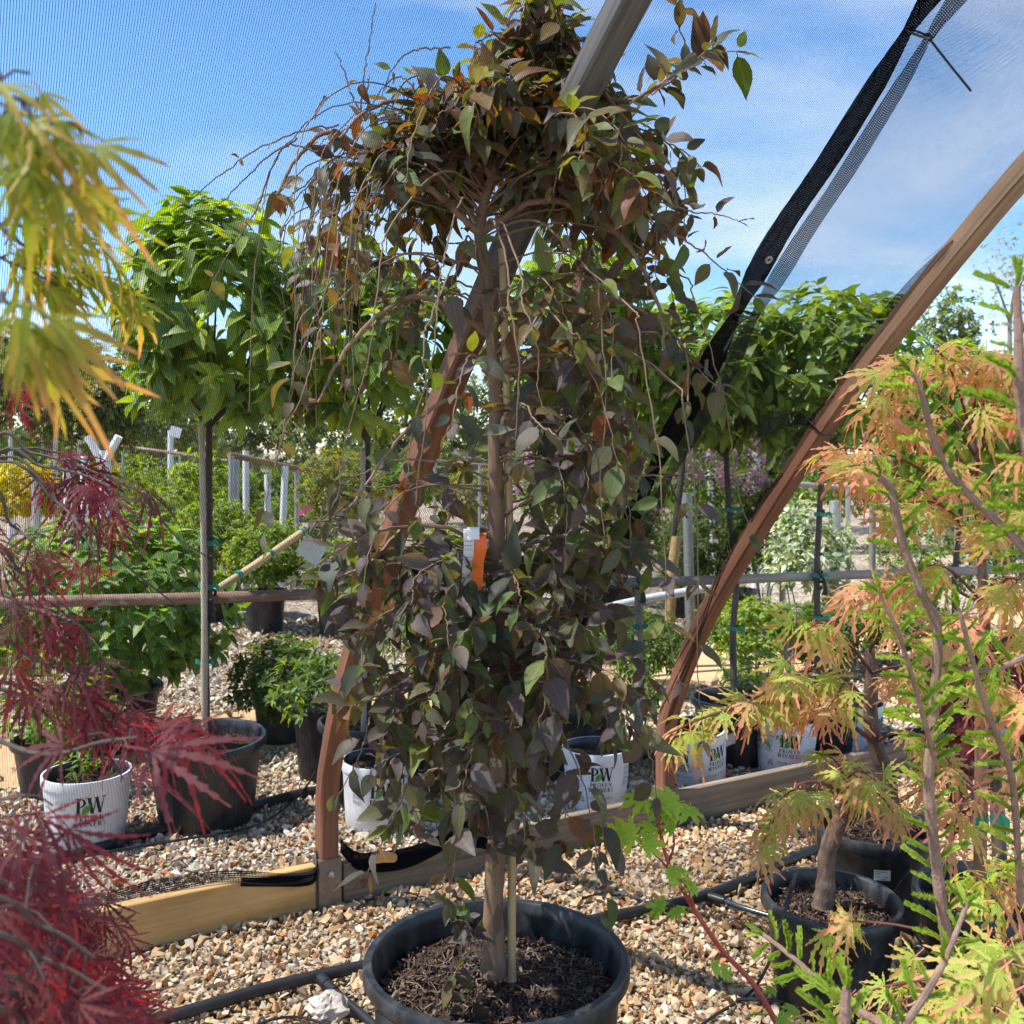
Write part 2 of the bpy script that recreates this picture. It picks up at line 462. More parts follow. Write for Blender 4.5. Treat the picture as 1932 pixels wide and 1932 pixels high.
def tiny_leaf(width=0.5, fold=0.2, droop=0.15):
    V = np.array([(0, 0, 0), (0.45, -width / 2, fold * width), (0.5, 0, -droop * 0.3), (0.45, width / 2, fold * width), (1, 0, -droop)])
    return V, np.zeros((0, 4), int), np.array([(0, 2, 1), (0, 3, 2), (1, 2, 4), (2, 3, 4)]), np.array([(0, 0), (0.5, 1), (0.5, 0), (0.5, 1), (1, 0)])

def palmate_leaf(angles, lens, width=0.2, serr=0.35, droop=0.3, seed=0, rows=7, stalk=0.3, belly=0.75, fold=0.2):
    """lobes as toothed blades round the stalk end; lies in XY, middle lobe along +X"""
    r = random.Random(seed)
    V = []; q = []; tr = []; lp = []
    for a, L in zip(angles, lens):
        a = math.radians(a + r.uniform(-4, 4)); L *= r.uniform(0.92, 1.08)
        dx = np.array((math.cos(a), math.sin(a))); dy = np.array((-dx[1], dx[0]))
        dr = droop * r.uniform(0.6, 1.5); cv = r.uniform(-0.12, 0.12)
        b0 = len(V); V.append((0, 0, 0)); lp.append((0, 0))
        for i in range(1, rows):
            t = i / rows
            w = 0.5 * width * (math.sin(math.pi * t ** belly) ** 0.9)
            t2 = t
            for sgn in (-1, 0, 1):
                ww = w * ((1 + serr) if (i % 2 == 0) else (1 - serr)) if sgn else 0
                tt = t2 + (0.05 if (i % 2 == 0 and sgn) else 0)
                p = dx * tt * L + dy * (sgn * ww * L + cv * tt * tt * L)
                V.append((p[0], p[1], -dr * (tt * L) ** 2 + abs(sgn) * fold * ww)); lp.append((t * L, abs(sgn)))
        p = dx * L + dy * cv * L
        V.append((p[0], p[1], -dr * L * L)); lp.append((L, 0))
        tr += [(b0, b0 + 2, b0 + 1), (b0, b0 + 3, b0 + 2)]
        for i in range(rows - 2):
            b = b0 + 1 + 3 * i
            q += [(b, b + 1, b + 4, b + 3), (b + 1, b + 2, b + 5, b + 4)]
        b = b0 + 1 + 3 * (rows - 2); e = len(V) - 1
        tr += [(b, b + 1, e), (b + 1, b + 2, e)]
    n0 = len(V)
    V += [(-stalk, -0.012, 0.05), (-stalk, 0.012, 0.05), (0.02, 0.014, 0), (0.02, -0.014, 0)]; lp += [(0.9, 0)] * 4
    q.append((n0, n0 + 3, n0 + 2, n0 + 1))
    return np.array(V), np.array(q), np.array(tr), np.array(lp)

def needle_spray(seed=0, pairs=9, wide=0.17):
    """soft short shoot of a conifer: a core with feathery needles both sides"""
    r = random.Random(seed)
    V = []; tr = []; lp = []
    def needle(p, d, L, w, nz):
        b = len(V); d = nrm(d); s_ = nrm(np.cross(d, nz))
        for k in (p - s_ * w * 0.5, p + s_ * w * 0.5, p + d * L * 0.55 + s_ * w * 0.6, p + d * L * 0.55 - s_ * w * 0.6, p + d * L):
            V.append(tuple(k))
        lp.extend([(0, 1), (0, 1), (0.5, 1), (0.5, 1), (1, 1)])
        tr.extend([(b, b + 1, b + 2), (b, b + 2, b + 3), (b + 3, b + 2, b + 4)])
    for i in range(pairs):
        t = i / (pairs - 1); x = 0.04 + 0.80 * t
        p = np.array((x, 0, -0.18 * t * t + 0.03 * math.sin(6 * t)))
        L = wide * (0.75 + 0.6 * math.sin(math.pi * (0.25 + 0.6 * t))) * r.uniform(0.7, 1.3)
        for sgn in (-1, 1):
            needle(p, np.array((r.uniform(1.0, 1.5), sgn * r.uniform(0.4, 0.8), r.uniform(0.0, 0.45))), L * 1.15, 0.075, np.array((0, 0, 1.0)))
            needle(p, np.array((r.uniform(1.0, 1.5), sgn * r.uniform(0.2, 0.5), r.uniform(0.35, 0.8))), L, 0.05, np.array((0, 1.0, 0.3)))
        needle(p, np.array((1, 0, 0.1)), L * 1.1, 0.06, np.array((0, 0, 1.0)))
        needle(p, np.array((1, 0, -0.5)), L * 0.9, 0.06, np.array((0, 1.0, 0)))
    return np.array(V), np.zeros((0, 4), int), np.array(tr), np.array(lp)

def frames(d, n):
    x = nrm(d); y = nrm(np.cross(n, x)); z = np.cross(x, y)
    return np.stack([x, y, z], -1)                       # (N,3,3), columns = axes

def scatter(name, T, pos, Fr, size, ta, tb=None, mat=None, parent=None, kind='stuff', smooth=True, gpow=1.6):
    """one mesh of many leaves"""
    V, q, t, lp = T
    n, k = len(pos), len(V)
    if n == 0: return None
    size = np.asarray(size, float).reshape(n, -1)
    W_ = np.einsum('nij,kj->nki', Fr, V) * size[:, None, :] + pos[:, None, :]
    if parent is not None: W_ = W_ - base_of(parent)
    off = (np.arange(n) * k)[:, None, None]
    polys = []
    if len(q): polys.append((q[None] + off).reshape(-1, 4))
    if len(t): polys.append((t[None] + off).reshape(-1, 3))
    g = np.clip(lp[:, 0], 0, 1)[None, :, None] ** gpow
    tb = ta if tb is None else tb
    tint = ta[:, None, :] * (1 - g) + tb[:, None, :] * g
    LP = np.zeros((n, k, 3)); LP[..., 0] = lp[None, :, 0]; LP[..., 1] = lp[None, :, 1]; LP[..., 2] = N.rand(n)[:, None]
    me = np_mesh(name, W_.reshape(-1, 3), polys, {'tint': ('FLOAT_COLOR', tint.reshape(-1, 3)), 'lp': ('FLOAT_VECTOR', LP.reshape(-1, 3))}, smooth)
    o = link(name, me, parent, mat)
    if kind: o['kind'] = kind
    return o

def leaf_variants(name, temps, tints, mat, gpow=1.6):
    """[template][tint] -> shared mesh"""
    res = []
    for T in temps:
        row = []
        for ta, tb in tints:
            V, q, t, lp = T
            g = np.clip(lp[:, 0], 0, 1)[:, None] ** gpow
            tint = np.array(ta) * (1 - g) + np.array(tb) * g
            LP = np.stack([lp[:, 0], lp[:, 1], np.full(len(V), R.random())], 1)
            me = np_mesh(name, V, [x for x in (q, t) if len(x)], {'tint': ('FLOAT_COLOR', tint), 'lp': ('FLOAT_VECTOR', LP)}, True)
            me.materials.append(mat)
            row.append(me)
        res.append(row)
    return res

def foliage(root, pos, d, n, size, tints, temps, mat, singles=0, name='leaf', mass='leaf_mass', ti=None, jitter=0.18, gpow=1.6, inframe=True):
    """the leaves that show largest become parts of their own, the rest one joined part"""
    pos = np.asarray(pos, float); d = np.asarray(d, float); n = np.asarray(n, float); size = np.asarray(size, float)
    cnt = len(pos)
    Fr = frames(d, n)
    ti = N.randint(0, len(tints), cnt) if ti is None else np.asarray(ti)
    te = N.randint(0, len(temps), cnt)
    sc = size / np.maximum(pos[:, 1], 0.2)
    u, v = uv_of(pos)
    # how much of its face a leaf turns to the eye
    view = nrm(pos - np.array((0, 0, EYE)))
    face = np.abs(np.einsum('ni,ni->n', Fr[:, :, 2], view))
    sc = sc * (0.35 + face) * (1.0 + 1.2 * (pos[:, 1].max() - pos[:, 1]) / max(np.ptp(pos[:, 1]), 0.01))
    if inframe: sc = np.where((u > -30) & (u < 1960) & (v > -30) & (v < 1960), sc, 0)
    order = np.argsort(-sc)
    one = order[:singles]; one = one[sc[one] > 0]; rest = np.setdiff1d(np.arange(cnt), one)
    if len(one):
        var = leaf_variants(name, temps, tints, mat, gpow)
        b = base_of(root)
        for i in one:
            o = bpy.data.objects.new(name, var[te[i]][ti[i]])
            COL.objects.link(o); o.parent = root
            m3 = Fr[i] * size[i]
            m4 = Matrix(((m3[0, 0], m3[0, 1], m3[0, 2], pos[i, 0] - b[0]), (m3[1, 0], m3[1, 1], m3[1, 2], pos[i, 1] - b[1]),
                         (m3[2, 0], m3[2, 1], m3[2, 2], pos[i, 2] - b[2]), (0, 0, 0, 1)))
            o.matrix_basis = m4
    if len(rest):
        # join the rest, template by template, into one mesh
        Vs, Qs, Ts, tn, LPs, off = [], [], [], [], [], 0
        TA = np.array([t[0] for t in tints]); TB = np.array([t[1] for t in tints])
        for k in range(len(temps)):
            ix = rest[te[rest] == k]
            if not len(ix): continue
            V, q, t, lp = temps[k]; m = len(ix); kk = len(V)
            W_ = np.einsum('nij,kj->nki', Fr[ix], V) * size[ix][:, None, None] + pos[ix][:, None, :]
            jt = 1 + N.uniform(-jitter, jitter, (m, 1, 1)) + N.uniform(-jitter, jitter, (m, 1, 3)) * 0.35
            g = np.clip(lp[:, 0], 0, 1)[None, :, None] ** gpow
            tint = (TA[ti[ix]][:, None, :] * (1 - g) + TB[ti[ix]][:, None, :] * g) * jt
            o_ = (np.arange(m) * kk)[:, None, None] + off
            if len(q): Qs.append((q[None] + o_).reshape(-1, 4))
            if len(t): Ts.append((t[None] + o_).reshape(-1, 3))
            LP = np.zeros((m, kk, 3)); LP[..., 0] = lp[None, :, 0]; LP[..., 1] = lp[None, :, 1]; LP[..., 2] = N.rand(m)[:, None]
            Vs.append(W_.reshape(-1, 3)); tn.append(tint.reshape(-1, 3)); LPs.append(LP.reshape(-1, 3)); off += m * kk
        polys = ([np.concatenate(Qs)] if Qs else []) + ([np.concatenate(Ts)] if Ts else [])
        me = np_mesh(mass, np.concatenate(Vs) - base_of(root), polys,
                     {'tint': ('FLOAT_COLOR', np.concatenate(tn)), 'lp': ('FLOAT_VECTOR', np.concatenate(LPs))}, True)
        o = link(mass, me, root, mat); o['kind'] = 'stuff'

ML = {}
ML['purple'] = leaf_material('leaf_purple', 0.42, (2.1, 1.6, 0.45), 1.1, 0.50, 0.22, 0.55)
ML['green'] = leaf_material('leaf_green', 0.5, (1.8, 1.6, 0.35), 1.2, 0.45, 0.3, 0.3)
ML['bright'] = leaf_material('leaf_bright', 0.48, (1.2, 1.25, 0.6), 1.1, 0.5, 0.2, 0.25)
ML['red'] = leaf_material('leaf_red', 0.38, (2.0, 0.7, 0.7), 1.05, 0.55, 0.12, 0.3)
ML['fine'] = leaf_material('leaf_fine', 0.35, (1.45, 1.4, 0.35), 1.15, 0.5, 0.3, 0.0, 20)
ML['flower'] = leaf_material('petal', 0.4, (1.1, 1.0, 1.0), 1.0, 0.6, 0.2, 0.0, 20)

TEMP_PURPLE = [simple_leaf(0.55, 0.12, 0.14, 0.1, wave=0.02), simple_leaf(0.50, 0.30, 0.22, -0.3, wave=0.035), simple_leaf(0.60, 0.25, 0.06, 0.35, wave=0.03), simple_leaf(0.48, 0.50, 0.30, 0.1, wave=0.02), simple_leaf(0.55, 0.85, 0.40, 0.45, wave=0.04), simple_leaf(0.44, -0.15, 0.50, -0.5, wave=0.03), simple_leaf(0.64, 0.4, 0.2, -0.2, belly=0.7, wave=0.03)]
TEMP_VIB = [simple_leaf(0.48, 0.20, 0.16, 0.1), simple_leaf(0.44, 0.38, 0.22, -0.15), simple_leaf(0.5, 0.55, 0.15, 0.15)]
TEMP_OVAL = [simple_leaf(0.6, 0.3, 0.2, 0.1), simple_leaf(0.55, 0.15, 0.25, -0.2)]
TEMP_NARROW = [simple_leaf(0.32, 0.2, 0.2, 0.1), simple_leaf(0.36, 0.35, 0.2, -0.2)]
TEMP_TINY = [tiny_leaf(0.5), tiny_leaf(0.62, 0.1, 0.3)]
A7 = (0, 27, -27, 54, -54, 88, -88)
TEMP_LACE = [palmate_leaf(A7, (1, 0.95, 0.95, 0.78, 0.78, 0.5, 0.5), 0.135, 0.42, dr, sd_, 9, belly=0.85) for dr, sd_ in ((0.35, 1), (0.6, 2), (0.2, 3), (0.8, 9))]
TEMP_LACE_FINE = [palmate_leaf((0, 25, -25, 50, -50, 78, -78), (1, 0.97, 0.97, 0.85, 0.85, 0.6, 0.6), 0.075, 0.42, dr, sd_, 15, belly=0.85) for dr, sd_ in ((0.4, 4), (0.75, 5), (0.25, 6), (1.0, 10))]
TEMP_MAPLE = [palmate_leaf((0, 38, -38, 76, -76, 125, -125), (1, 0.92, 0.92, 0.72, 0.72, 0.38, 0.38), 0.36, 0.22, dr, sd_, 6, belly=0.62) for dr, sd_ in ((0.15, 7), (0.35, 8))]
TEMP_SPRAY = [needle_spray(1, 11, 0.14), needle_spray(2, 10, 0.17), needle_spray(3, 12, 0.13), needle_spray(4, 9, 0.19), needle_spray(5, 11, 0.155), needle_spray(6, 13, 0.13)]

def shell_points(k, c, rad, lo=0.55, bottom=-1.0, lump=0.18, seed=0):
    """points in the outer volume of a lumpy ellipsoid; returns positions and outward directions"""
    r = np.random.RandomState(seed)
    d = nrm(r.normal(size=(k * 3, 3)))
    d = d[d[:, 2] > bottom][:k]
    ph = r.uniform(0, 6.28, (4, 3)); am = r.uniform(0.4, 1, 4)
    f = np.zeros(len(d))
    for i in range(4):
        f += am[i] * np.sin(3.1 * d[:, 0] * (i + 1) * 0.8 + ph[i, 0]) * np.sin(3.3 * d[:, 1] * (i + 1) * 0.7 + ph[i, 1]) * np.sin(3.0 * d[:, 2] * (i + 1) * 0.8 + ph[i, 2] + 0.8)
    rr = (lo + (1 - lo) * r.rand(len(d)) ** 0.5) * (1 + lump * f)
    return np.asarray(c) + d * rr[:, None] * np.asarray(rad), d

def whorls(tips, ax, per, size, spread=(0.5, 1.1), droop=0.35, seed=0, jitter=0.3):
    """leaves set round shoot tips: returns pos, dir, normal, size"""
    r = np.random.RandomState(seed)
    k = len(tips)
    ax = nrm(ax)
    h = np.where(np.abs(ax[:, 2:3]) > 0.9, np.array([[1.0, 0, 0]]), np.array([[0, 0, 1.0]]))
    a = nrm(np.cross(ax, h)); b = np.cross(ax, a)
    th = (np.arange(per) * 2.4)[None, :] + r.uniform(0, 6.28, (k, 1)) + r.uniform(-jitter, jitter, (k, per))
    rad = np.cos(th)[..., None] * a[:, None, :] + np.sin(th)[..., None] * b[:, None, :]
    sp = r.uniform(*spread, (k, per))[..., None]
    d = nrm(ax[:, None, :] * np.cos(sp) + rad * np.sin(sp) + np.array((0, 0, -1.0)) * droop * r.uniform(0.3, 1.2, (k, per, 1)))
    n = nrm(ax[:, None, :] * 0.8 + np.array((0, 0, 0.8)) + r.normal(size=(k, per, 3)) * 0.35)
    pos = tips[:, None, :] - ax[:, None, :] * (np.arange(per)[None, :, None] / per) * size * 0.55 + rad * 0.004
    s = size * r.uniform(0.6, 1.15, (k, per))
    return pos.reshape(-1, 3), d.reshape(-1, 3), n.reshape(-1, 3), s.reshape(-1)

def pair(c, f=1.0):
    c = tuple(c); return (c, tuple(x * f for x in c))

# ------------------------------------------------------------------ the wall line of the shade house
P1 = np.array((-0.60, 3.33)); E2 = nrm(np.array((0.87, 0.50))); D2 = np.array((E2[1], -E2[0]))   # along the wall, inwards over the eye
E3 = np.array((E2[0], E2[1], 0.0)); D3 = np.array((D2[0], D2[1], 0.0)); Z3 = np.array((0, 0, 1.0))
PROF = np.array([(0.0, 0.0), (0.0, 0.36), (0.018, 0.44), (0.115, 0.65), (0.255, 0.88), (0.505, 1.20), (0.895, 1.645), (1.265, 2.005), (1.63, 2.31), (2.1, 2.62), (2.7, 2.88), (3.4, 3.02)])
def prof(s): return np.interp(s, PROF[1:, 0], PROF[1:, 1])
def wall(w, s=0.0, z=0.0, outward=0.0):
    b = P1 + w * E2 + s * D2
    return np.array((b[0], b[1], z))

# ------------------------------------------------------------------ ground
def ground_material():
    m = MT('ground_gravel'); o = m.obj()
    v = m.n('ShaderNodeTexVoronoi'); m.l(o, v.inputs['Vector']); v.inputs['Scale'].default_value = 38
    sepc = m.n('ShaderNodeSeparateColor'); m.l(v.outputs['Color'], sepc.inputs[0])
    c = m.ramp(sepc.outputs[0], (0.0, (0.20, 0.13, 0.08)), (0.35, (0.38, 0.27, 0.17)), (0.7, (0.50, 0.41, 0.30)), (1.0, (0.62, 0.56, 0.48)))
    dk = m.ramp(v.outputs['Distance'], (0.25, 1.0), (0.75, 0.45))
    c = m.mix(1.0, c, dk, 'MULTIPLY')
    c = m.mix(1.0, c, m.ramp(m.noise(o, 0.9, 4), (0.3, 0.8), (0.7, 1.15)), 'MULTIPLY')
    m.bsdf(c, 0.85, 0.2, m.bump(dk, 0.8, 0.02))
    return m.m
def path_material():
    m = MT('sandy_path'); o = m.obj()
    n = m.noise(o, 45, 5, 0.7); n2 = m.noise(o, 3, 4)
    c = m.ramp(n, (0.25, (0.40, 0.25, 0.13)), (0.7, (0.58, 0.39, 0.22)))
    c = m.mix(1.0, c, m.ramp(n2, (0.3, 0.85), (0.7, 1.12)), 'MULTIPLY')
    m.bsdf(c, 0.9, 0.15, m.bump(n, 0.5, 0.01))
    return m.m
def lawn_material():
    m = MT('lawn_green'); o = m.obj()
    n = m.noise(o, 9, 5, 0.7)
    m.bsdf(m.ramp(n, (0.3, (0.07, 0.13, 0.015)), (0.7, (0.13, 0.21, 0.03))), 0.9, 0.1, m.bump(n, 0.7, 0.05))
    return m.m
def sheet(name, corners, z, mat, div=1):
    c = [np.array(x, float) for x in corners]
    k = div + 1
    uu, vv = np.meshgrid(np.linspace(0, 1, k), np.linspace(0, 1, k))
    V = sum(wt[..., None] * p for wt, p in (((1 - uu) * (1 - vv), c[0]), (uu * (1 - vv), c[1]), (uu * vv, c[2]), ((1 - uu) * vv, c[3])))
    V = np.concatenate([V.reshape(-1, 2), np.full((k * k, 1), z)], 1)
    i = (np.arange(div)[:, None] * k + np.arange(div)[None, :])
    q = np.stack([i, i + 1, i + k + 1, i + k], -1).reshape(-1, 4)
    o = link(name, np_mesh(name, V, [q], None, False), None, mat)
    o['kind'] = 'structure'
    return o
sheet('ground', ((-300, -40), (300, -40), (300, 500), (-300, 500)), 0.0, ground_material(), 4)
pa = np.array((-1.2, 5.05))
sheet('path', (pa - E2 * 8, pa + E2 * 14, pa + E2 * 14 - D2 * 0.85, pa - E2 * 8 - D2 * 0.85), 0.004, path_material())
sheet('lawn', ((-60, 24), (-6.0, 24), (-4.0, 60), (-60, 60)), 0.006, lawn_material())

# ------------------------------------------------------------------ gravel stones
def hull_stone(seed):
    import bmesh
    r = random.Random(seed)
    bm = bmesh.new()
    for _ in range(11):
        v = Vector((r.gauss(0, 1), r.gauss(0, 1), r.gauss(0, 1))).normalized() * r.uniform(0.8, 1.1)
        bm.verts.new((v.x * 1.0, v.y * r.uniform(0.6, 0.85), v.z * 0.55))
    bmesh.ops.convex_hull(bm, input=bm.verts)
    bmesh.ops.triangulate(bm, faces=bm.faces)
    bmesh.ops.delete(bm, geom=[v for v in bm.verts if not v.link_faces], context='VERTS')
    bm.verts.index_update()
    V = np.array([v.co[:] for v in bm.verts]); T = np.array([[v.index for v in f.verts] for f in bm.faces])
    bm.free()
    return V, np.zeros((0, 4), int), T, np.zeros((len(V), 2))
STONES = [hull_stone(i) for i in range(14)]
def rand_rot(k, flat=0.5, rs=N):
    q = rs.normal(size=(k, 4)); q[:, 1:3] *= flat; q = nrm(q)
    w, x, y, z = q.T
    return np.stack([np.stack([1 - 2 * (y * y + z * z), 2 * (x * y - z * w), 2 * (x * z + y * w)], -1),
                     np.stack([2 * (x * y + z * w), 1 - 2 * (x * x + z * z), 2 * (y * z - x * w)], -1),
                     np.stack([2 * (x * z - y * w), 2 * (y * z + x * w), 1 - 2 * (x * x + y * y)], -1)], -2)
def grid_points(y0, y1, sp, x0=None, x1=None):
    out_ = []
    for y in np.arange(y0, y1, sp):
        a = (-0.5 * y - 0.15) if x0 is None else x0 * y; b = (0.5 * y + 0.15) if x1 is None else x1 * y
        xs = np.arange(a, b, sp)
        out_.append(np.stack([xs, np.full(len(xs), y)], 1))
    p = np.concatenate(out_)
    return p + N.uniform(-0.5, 0.5, p.shape) * sp
STONE_COL = np.array([(0.58, 0.52, 0.44), (0.52, 0.43, 0.33), (0.47, 0.34, 0.20), (0.42, 0.26, 0.13), (0.54, 0.44, 0.32), (0.34, 0.23, 0.14), (0.40, 0.18, 0.08), (0.64, 0.58, 0.50), (0.30, 0.25, 0.20), (0.49, 0.37, 0.24)])
def lay_stones():
    pts = [(grid_points(1.85, 3.3, 0.0185), 0.0128), (grid_points(3.3, 4.6, 0.0215), 0.0142), (grid_points(4.6, 6.2, 0.032), 0.0165),
           (grid_points(6.2, 9.0, 0.05, -0.40, 0.45), 0.02)]
    Vs, Ts, tn, off = [], [], [], 0
    for p, s0 in pts:
        a = (p - P1) @ E2; b = (p - P1) @ D2            # along / inside the wall line
        dist = -b                                         # metres outside the wall
        pl = (p - pa) @ (-D2)
        keep = ~((pl > 0.02) & (pl < 0.83) & (N.rand(len(p)) > 0.03))
        for c, r in SOLID: keep &= np.linalg.norm(p - np.array(c), axis=1) > r
        keep &= ~((np.abs(b) < 0.022))
        p = p[keep]; k = len(p)
        te = N.randint(0, len(STONES), k)
        size = s0 * np.exp(N.normal(0, 0.32, k))
        ci = N.randint(0, len(STONE_COL), k)
        inside = ((p - P1) @ D2) > 0
        # outside the wall the gravel is whiter, inside it is more tan
        ci = np.where(inside & (N.rand(k) < 0.6), N.choice([2, 4, 9, 1, 3], k), ci)
        ci = np.where(~inside & (N.rand(k) < 0.30), N.choice([0, 7, 1, 8], k), ci)
        col = STONE_COL[ci] * N.uniform(0.72, 1.25, (k, 1)) * np.where(inside[:, None], np.array((1.0, 0.92, 0.80)), np.array((1.0, 0.96, 0.90)))
        z = size * 0.25 + N.uniform(0, 0.010, k) + 0.004 * np.sin(p[:, 0] * 9) * np.cos(p[:, 1] * 7)
        Rm = rand_rot(k, 0.55)
        for t in range(len(STONES)):
            ix = np.where(te == t)[0]
            if not len(ix): continue
            V, _, T, _ = STONES[t]
            W_ = np.einsum('nij,kj->nki', Rm[ix], V) * size[ix][:, None, None]
            W_[..., 0] += p[ix, 0][:, None]; W_[..., 1] += p[ix, 1][:, None]; W_[..., 2] += z[ix][:, None]
            Ts.append((T[None] + (np.arange(len(ix)) * len(V))[:, None, None] + off).reshape(-1, 3))
            Vs.append(W_.reshape(-1, 3)); tn.append(np.repeat(col[ix], len(V), 0)); off += len(ix) * len(V)
    me = np_mesh('gravel', np.concatenate(Vs), [np.concatenate(Ts)], {'tint': ('FLOAT_COLOR', np.concatenate(tn))}, False)
    o = link('gravel', me, None, M['stone'])
    tag(o, 'tan and white crushed stone gravel covering the bed', 'gravel', kind='stuff')
SOLID = []          # (centre xy, radius) of pots that stand on the gravel

# ------------------------------------------------------------------ shade house ribs
def rib(w, label, upper, top_mat='rib_grey'):
    root = thing('arched_rib', label, 'arch rib', wall(w), 'timber ribs of the shade house')
    def pt(s, z): 
        q = wall(w, s); q[2] = z; return q
    low = smooth_path([pt(0, 0.10), pt(0, 0.24), pt(0.0, 0.36)], 6)
    mid = smooth_path([pt(*a) for a in PROF[2:]], 80)
    path = np.vstack([low, mid])
    h, g = 0.031, 0.029
    c = 0.006
    shape = [(-h, -g + c), (-h + c, -g), (h - c, -g), (h, -g + c), (h, g - c), (h - c, g), (-h + c, g), (-h, g - c)]
    split = np.searchsorted(path[:, 2], upper)
    # section axes: side = along the wall, up = towards the outside of the arch
    def seg(a, b, name, mat):
        mb = MB(); p = path[a:b]
        t = nrm(np.gradient(path, axis=0))[a:b]
        A = nrm(np.cross(E3, t)) * -1.0; B = np.repeat(E3[None], len(p), 0)
        sh = np.array(shape); n = len(sh); m_ = len(p)
        V = p[:, None] + sh[None, :, :1] * B[:, None] + sh[None, :, 1:] * A[:, None]
        ln = np.concatenate(([0], np.cumsum(np.linalg.norm(np.diff(p, axis=0), axis=1))))
        gl = np.zeros((m_, n, 3)); gl[..., 0] = ln[:, None] + w * 3; gl[..., 1:] = sh[None]
        i = np.arange(m_ - 1)[:, None] * n; j = np.arange(n)[None, :]; k = (j + 1) % n
        q = np.stack([i + j, i + n + j, i + n + k, i + k], -1).reshape(-1, 4)
        mb.add(V.reshape(-1, 3), q, gl=gl.reshape(-1, 3), ngons=[list(range(n)), [(m_ - 1) * n + x for x in range(n)][::-1]])
        return mb.build(name, mat, root)
    seg(0, len(path), 'timber', M[top_mat])
    # steel foot
    mb = MB()
    mb.tube(np.array([pt(0, 0.0), pt(0, 0.165)]), 1.0, shape=[(-.037, -.034), (.037, -.034), (.037, .034), (-.037, .034)], up=D3)
    br = mb.build('steel_foot', M['steel'], root, smooth=False)
    for zz, ax in ((0.12, 0), (0.06, 0), (0.12, 1)):
        mb = MB()
        nd = -E3 if ax == 0 else D3
        q = pt(0, zz) + nd * (0.037 if ax == 0 else 0.034)
        mb.tube(np.array([q, q + nd * 0.006, q + nd * 0.0065]), np.array([0.010, 0.010, 0.006]), 6)
        mb.tube(np.array([q, q + nd * 0.022]), 0.0045, 8)
        mb.build('bolt', M['bolt'], br, smooth=False)
    return root
rib_a = rib(0.0, 'leaning brown timber rib rising from the bracket at the end of the yellow board', 1.72, 'rib_a')
rib_b = rib(1.385, 'leaning brown timber rib behind the orange tipped laceleaf maple with bunched net', 1.95, 'rib_b')

# ------------------------------------------------------------------ base boards
def board(name, label, w0, w1, zc, hh, mat, off=0.0, ht=0.019, dz=0.0):
    """edge-standing board along the wall"""
    c = (wall(w0) + wall(w1)) / 2 + D3 * off; c[2] = zc
    ax = nrm(wall(w1) - wall(w0) + np.array((0, 0, dz)))
    up = nrm(Z3 - ax * (Z3 @ ax))
    L = np.linalg.norm(wall(w1) - wall(w0)) / 2
    k = 40
    path = np.array([c + ax * L * x for x in np.linspace(-1, 1, k)])
    b = 0.003
    sh = [(-ht, -hh + b), (-ht + b, -hh), (ht - b, -hh), (ht, -hh + b), (ht, hh - b), (ht - b, hh), (-ht + b, hh), (-ht, hh - b)]
    mb = MB(); mb.tube(path, 1.0, shape=sh, up=up)
    mb.gl = [g * np.array((1, 1.3, 1)) + np.array((w0 * 7, 0.3, 0.1)) for g in mb.gl]
    o = mb.build(name, mat)
    tag(o, label, 'board', 'base boards of the shade house')
    return o
board('base_board', 'new yellow pine board on edge ending at the steel rib foot', -1.10, -0.045, 0.078, 0.07, M['pine_new'])
board('base_board', 'dark weathered board on edge running behind the big potted tree', 0.05, 1.335, 0.068, 0.066, M['board_old'])
board('base_board', 'grey weathered board on edge beyond the pots of orange laceleaf maples', 1.435, 3.4, 0.072, 0.068, M['board_old'])
mb = MB(); a = G(1275, 1500); b = G(1390, 1462); a[2] = 0.135; b[2] = 0.165
a = a + D3 * -0.02; b = b - D3 * 0.02
mb.tube(np.array([a, (a + b) / 2, b]), 1.0, shape=[(-.009, -.022), (.009, -.022), (.009, .022), (-.009, .022)])
tag(mb.build('loose_lath', M['cane_grey'], smooth=False), 'thin loose wooden lath lying along the top of the weathered board', 'lath')

# ------------------------------------------------------------------ shade cloth
def net_material(name, p1=0.0042, p2=0.0026, c1=0.19, c2=0.09, col=(0.012, 0.012, 0.014), dense=0.0):
    m = MT(name)
    sp = m.n('ShaderNodeSeparateXYZ'); m.l(m.attr('gl').outputs['Vector'], sp.inputs[0])
    def lines(x, per, cov):
        f = m.math('FRACT', m.math('DIVIDE', x, per))
        return m.math('LESS_THAN', f, cov)
    x, y = sp.outputs[0], sp.outputs[1]
    a = m.math('MAXIMUM', lines(x, p1, c1), lines(y, p2, c2))
    if dense: a = m.math('MAXIMUM', a, m.math('LESS_THAN', m.noise(m.map(m.attr('gl').outputs['Vector'], (700, 220, 1)), 1.0, 1), dense))
    d = m.n('ShaderNodeBsdfDiffuse'); d.inputs[0].default_value = tuple(col) + (1,)
    t = m.n('ShaderNodeBsdfTransparent')
    mx = m.n('ShaderNodeMixShader'); m.l(a, mx.inputs[0]); m.l(t.outputs[0], mx.inputs[1]); m.l(d.outputs[0], mx.inputs[2])
    m.l(mx.outputs[0], m.out.inputs[0])
    return m.m
M['net'] = net_material('net')
M['net_dense'] = net_material('net_dense', 0.0030, 0.0024, 0.31, 0.24)
M['net_knit'] = net_material('net_knit', 0.0050, 0.0046, 0.50, 0.48, (0.02, 0.02, 0.022))
M['net_gather'] = net_material('net_gather', 0.0030, 0.0040, 0.50, 0.25)
M['net_black'] = net_material('net_black', 0.0031, 0.0046, 0.86, 0.86, (0.006, 0.006, 0.008))

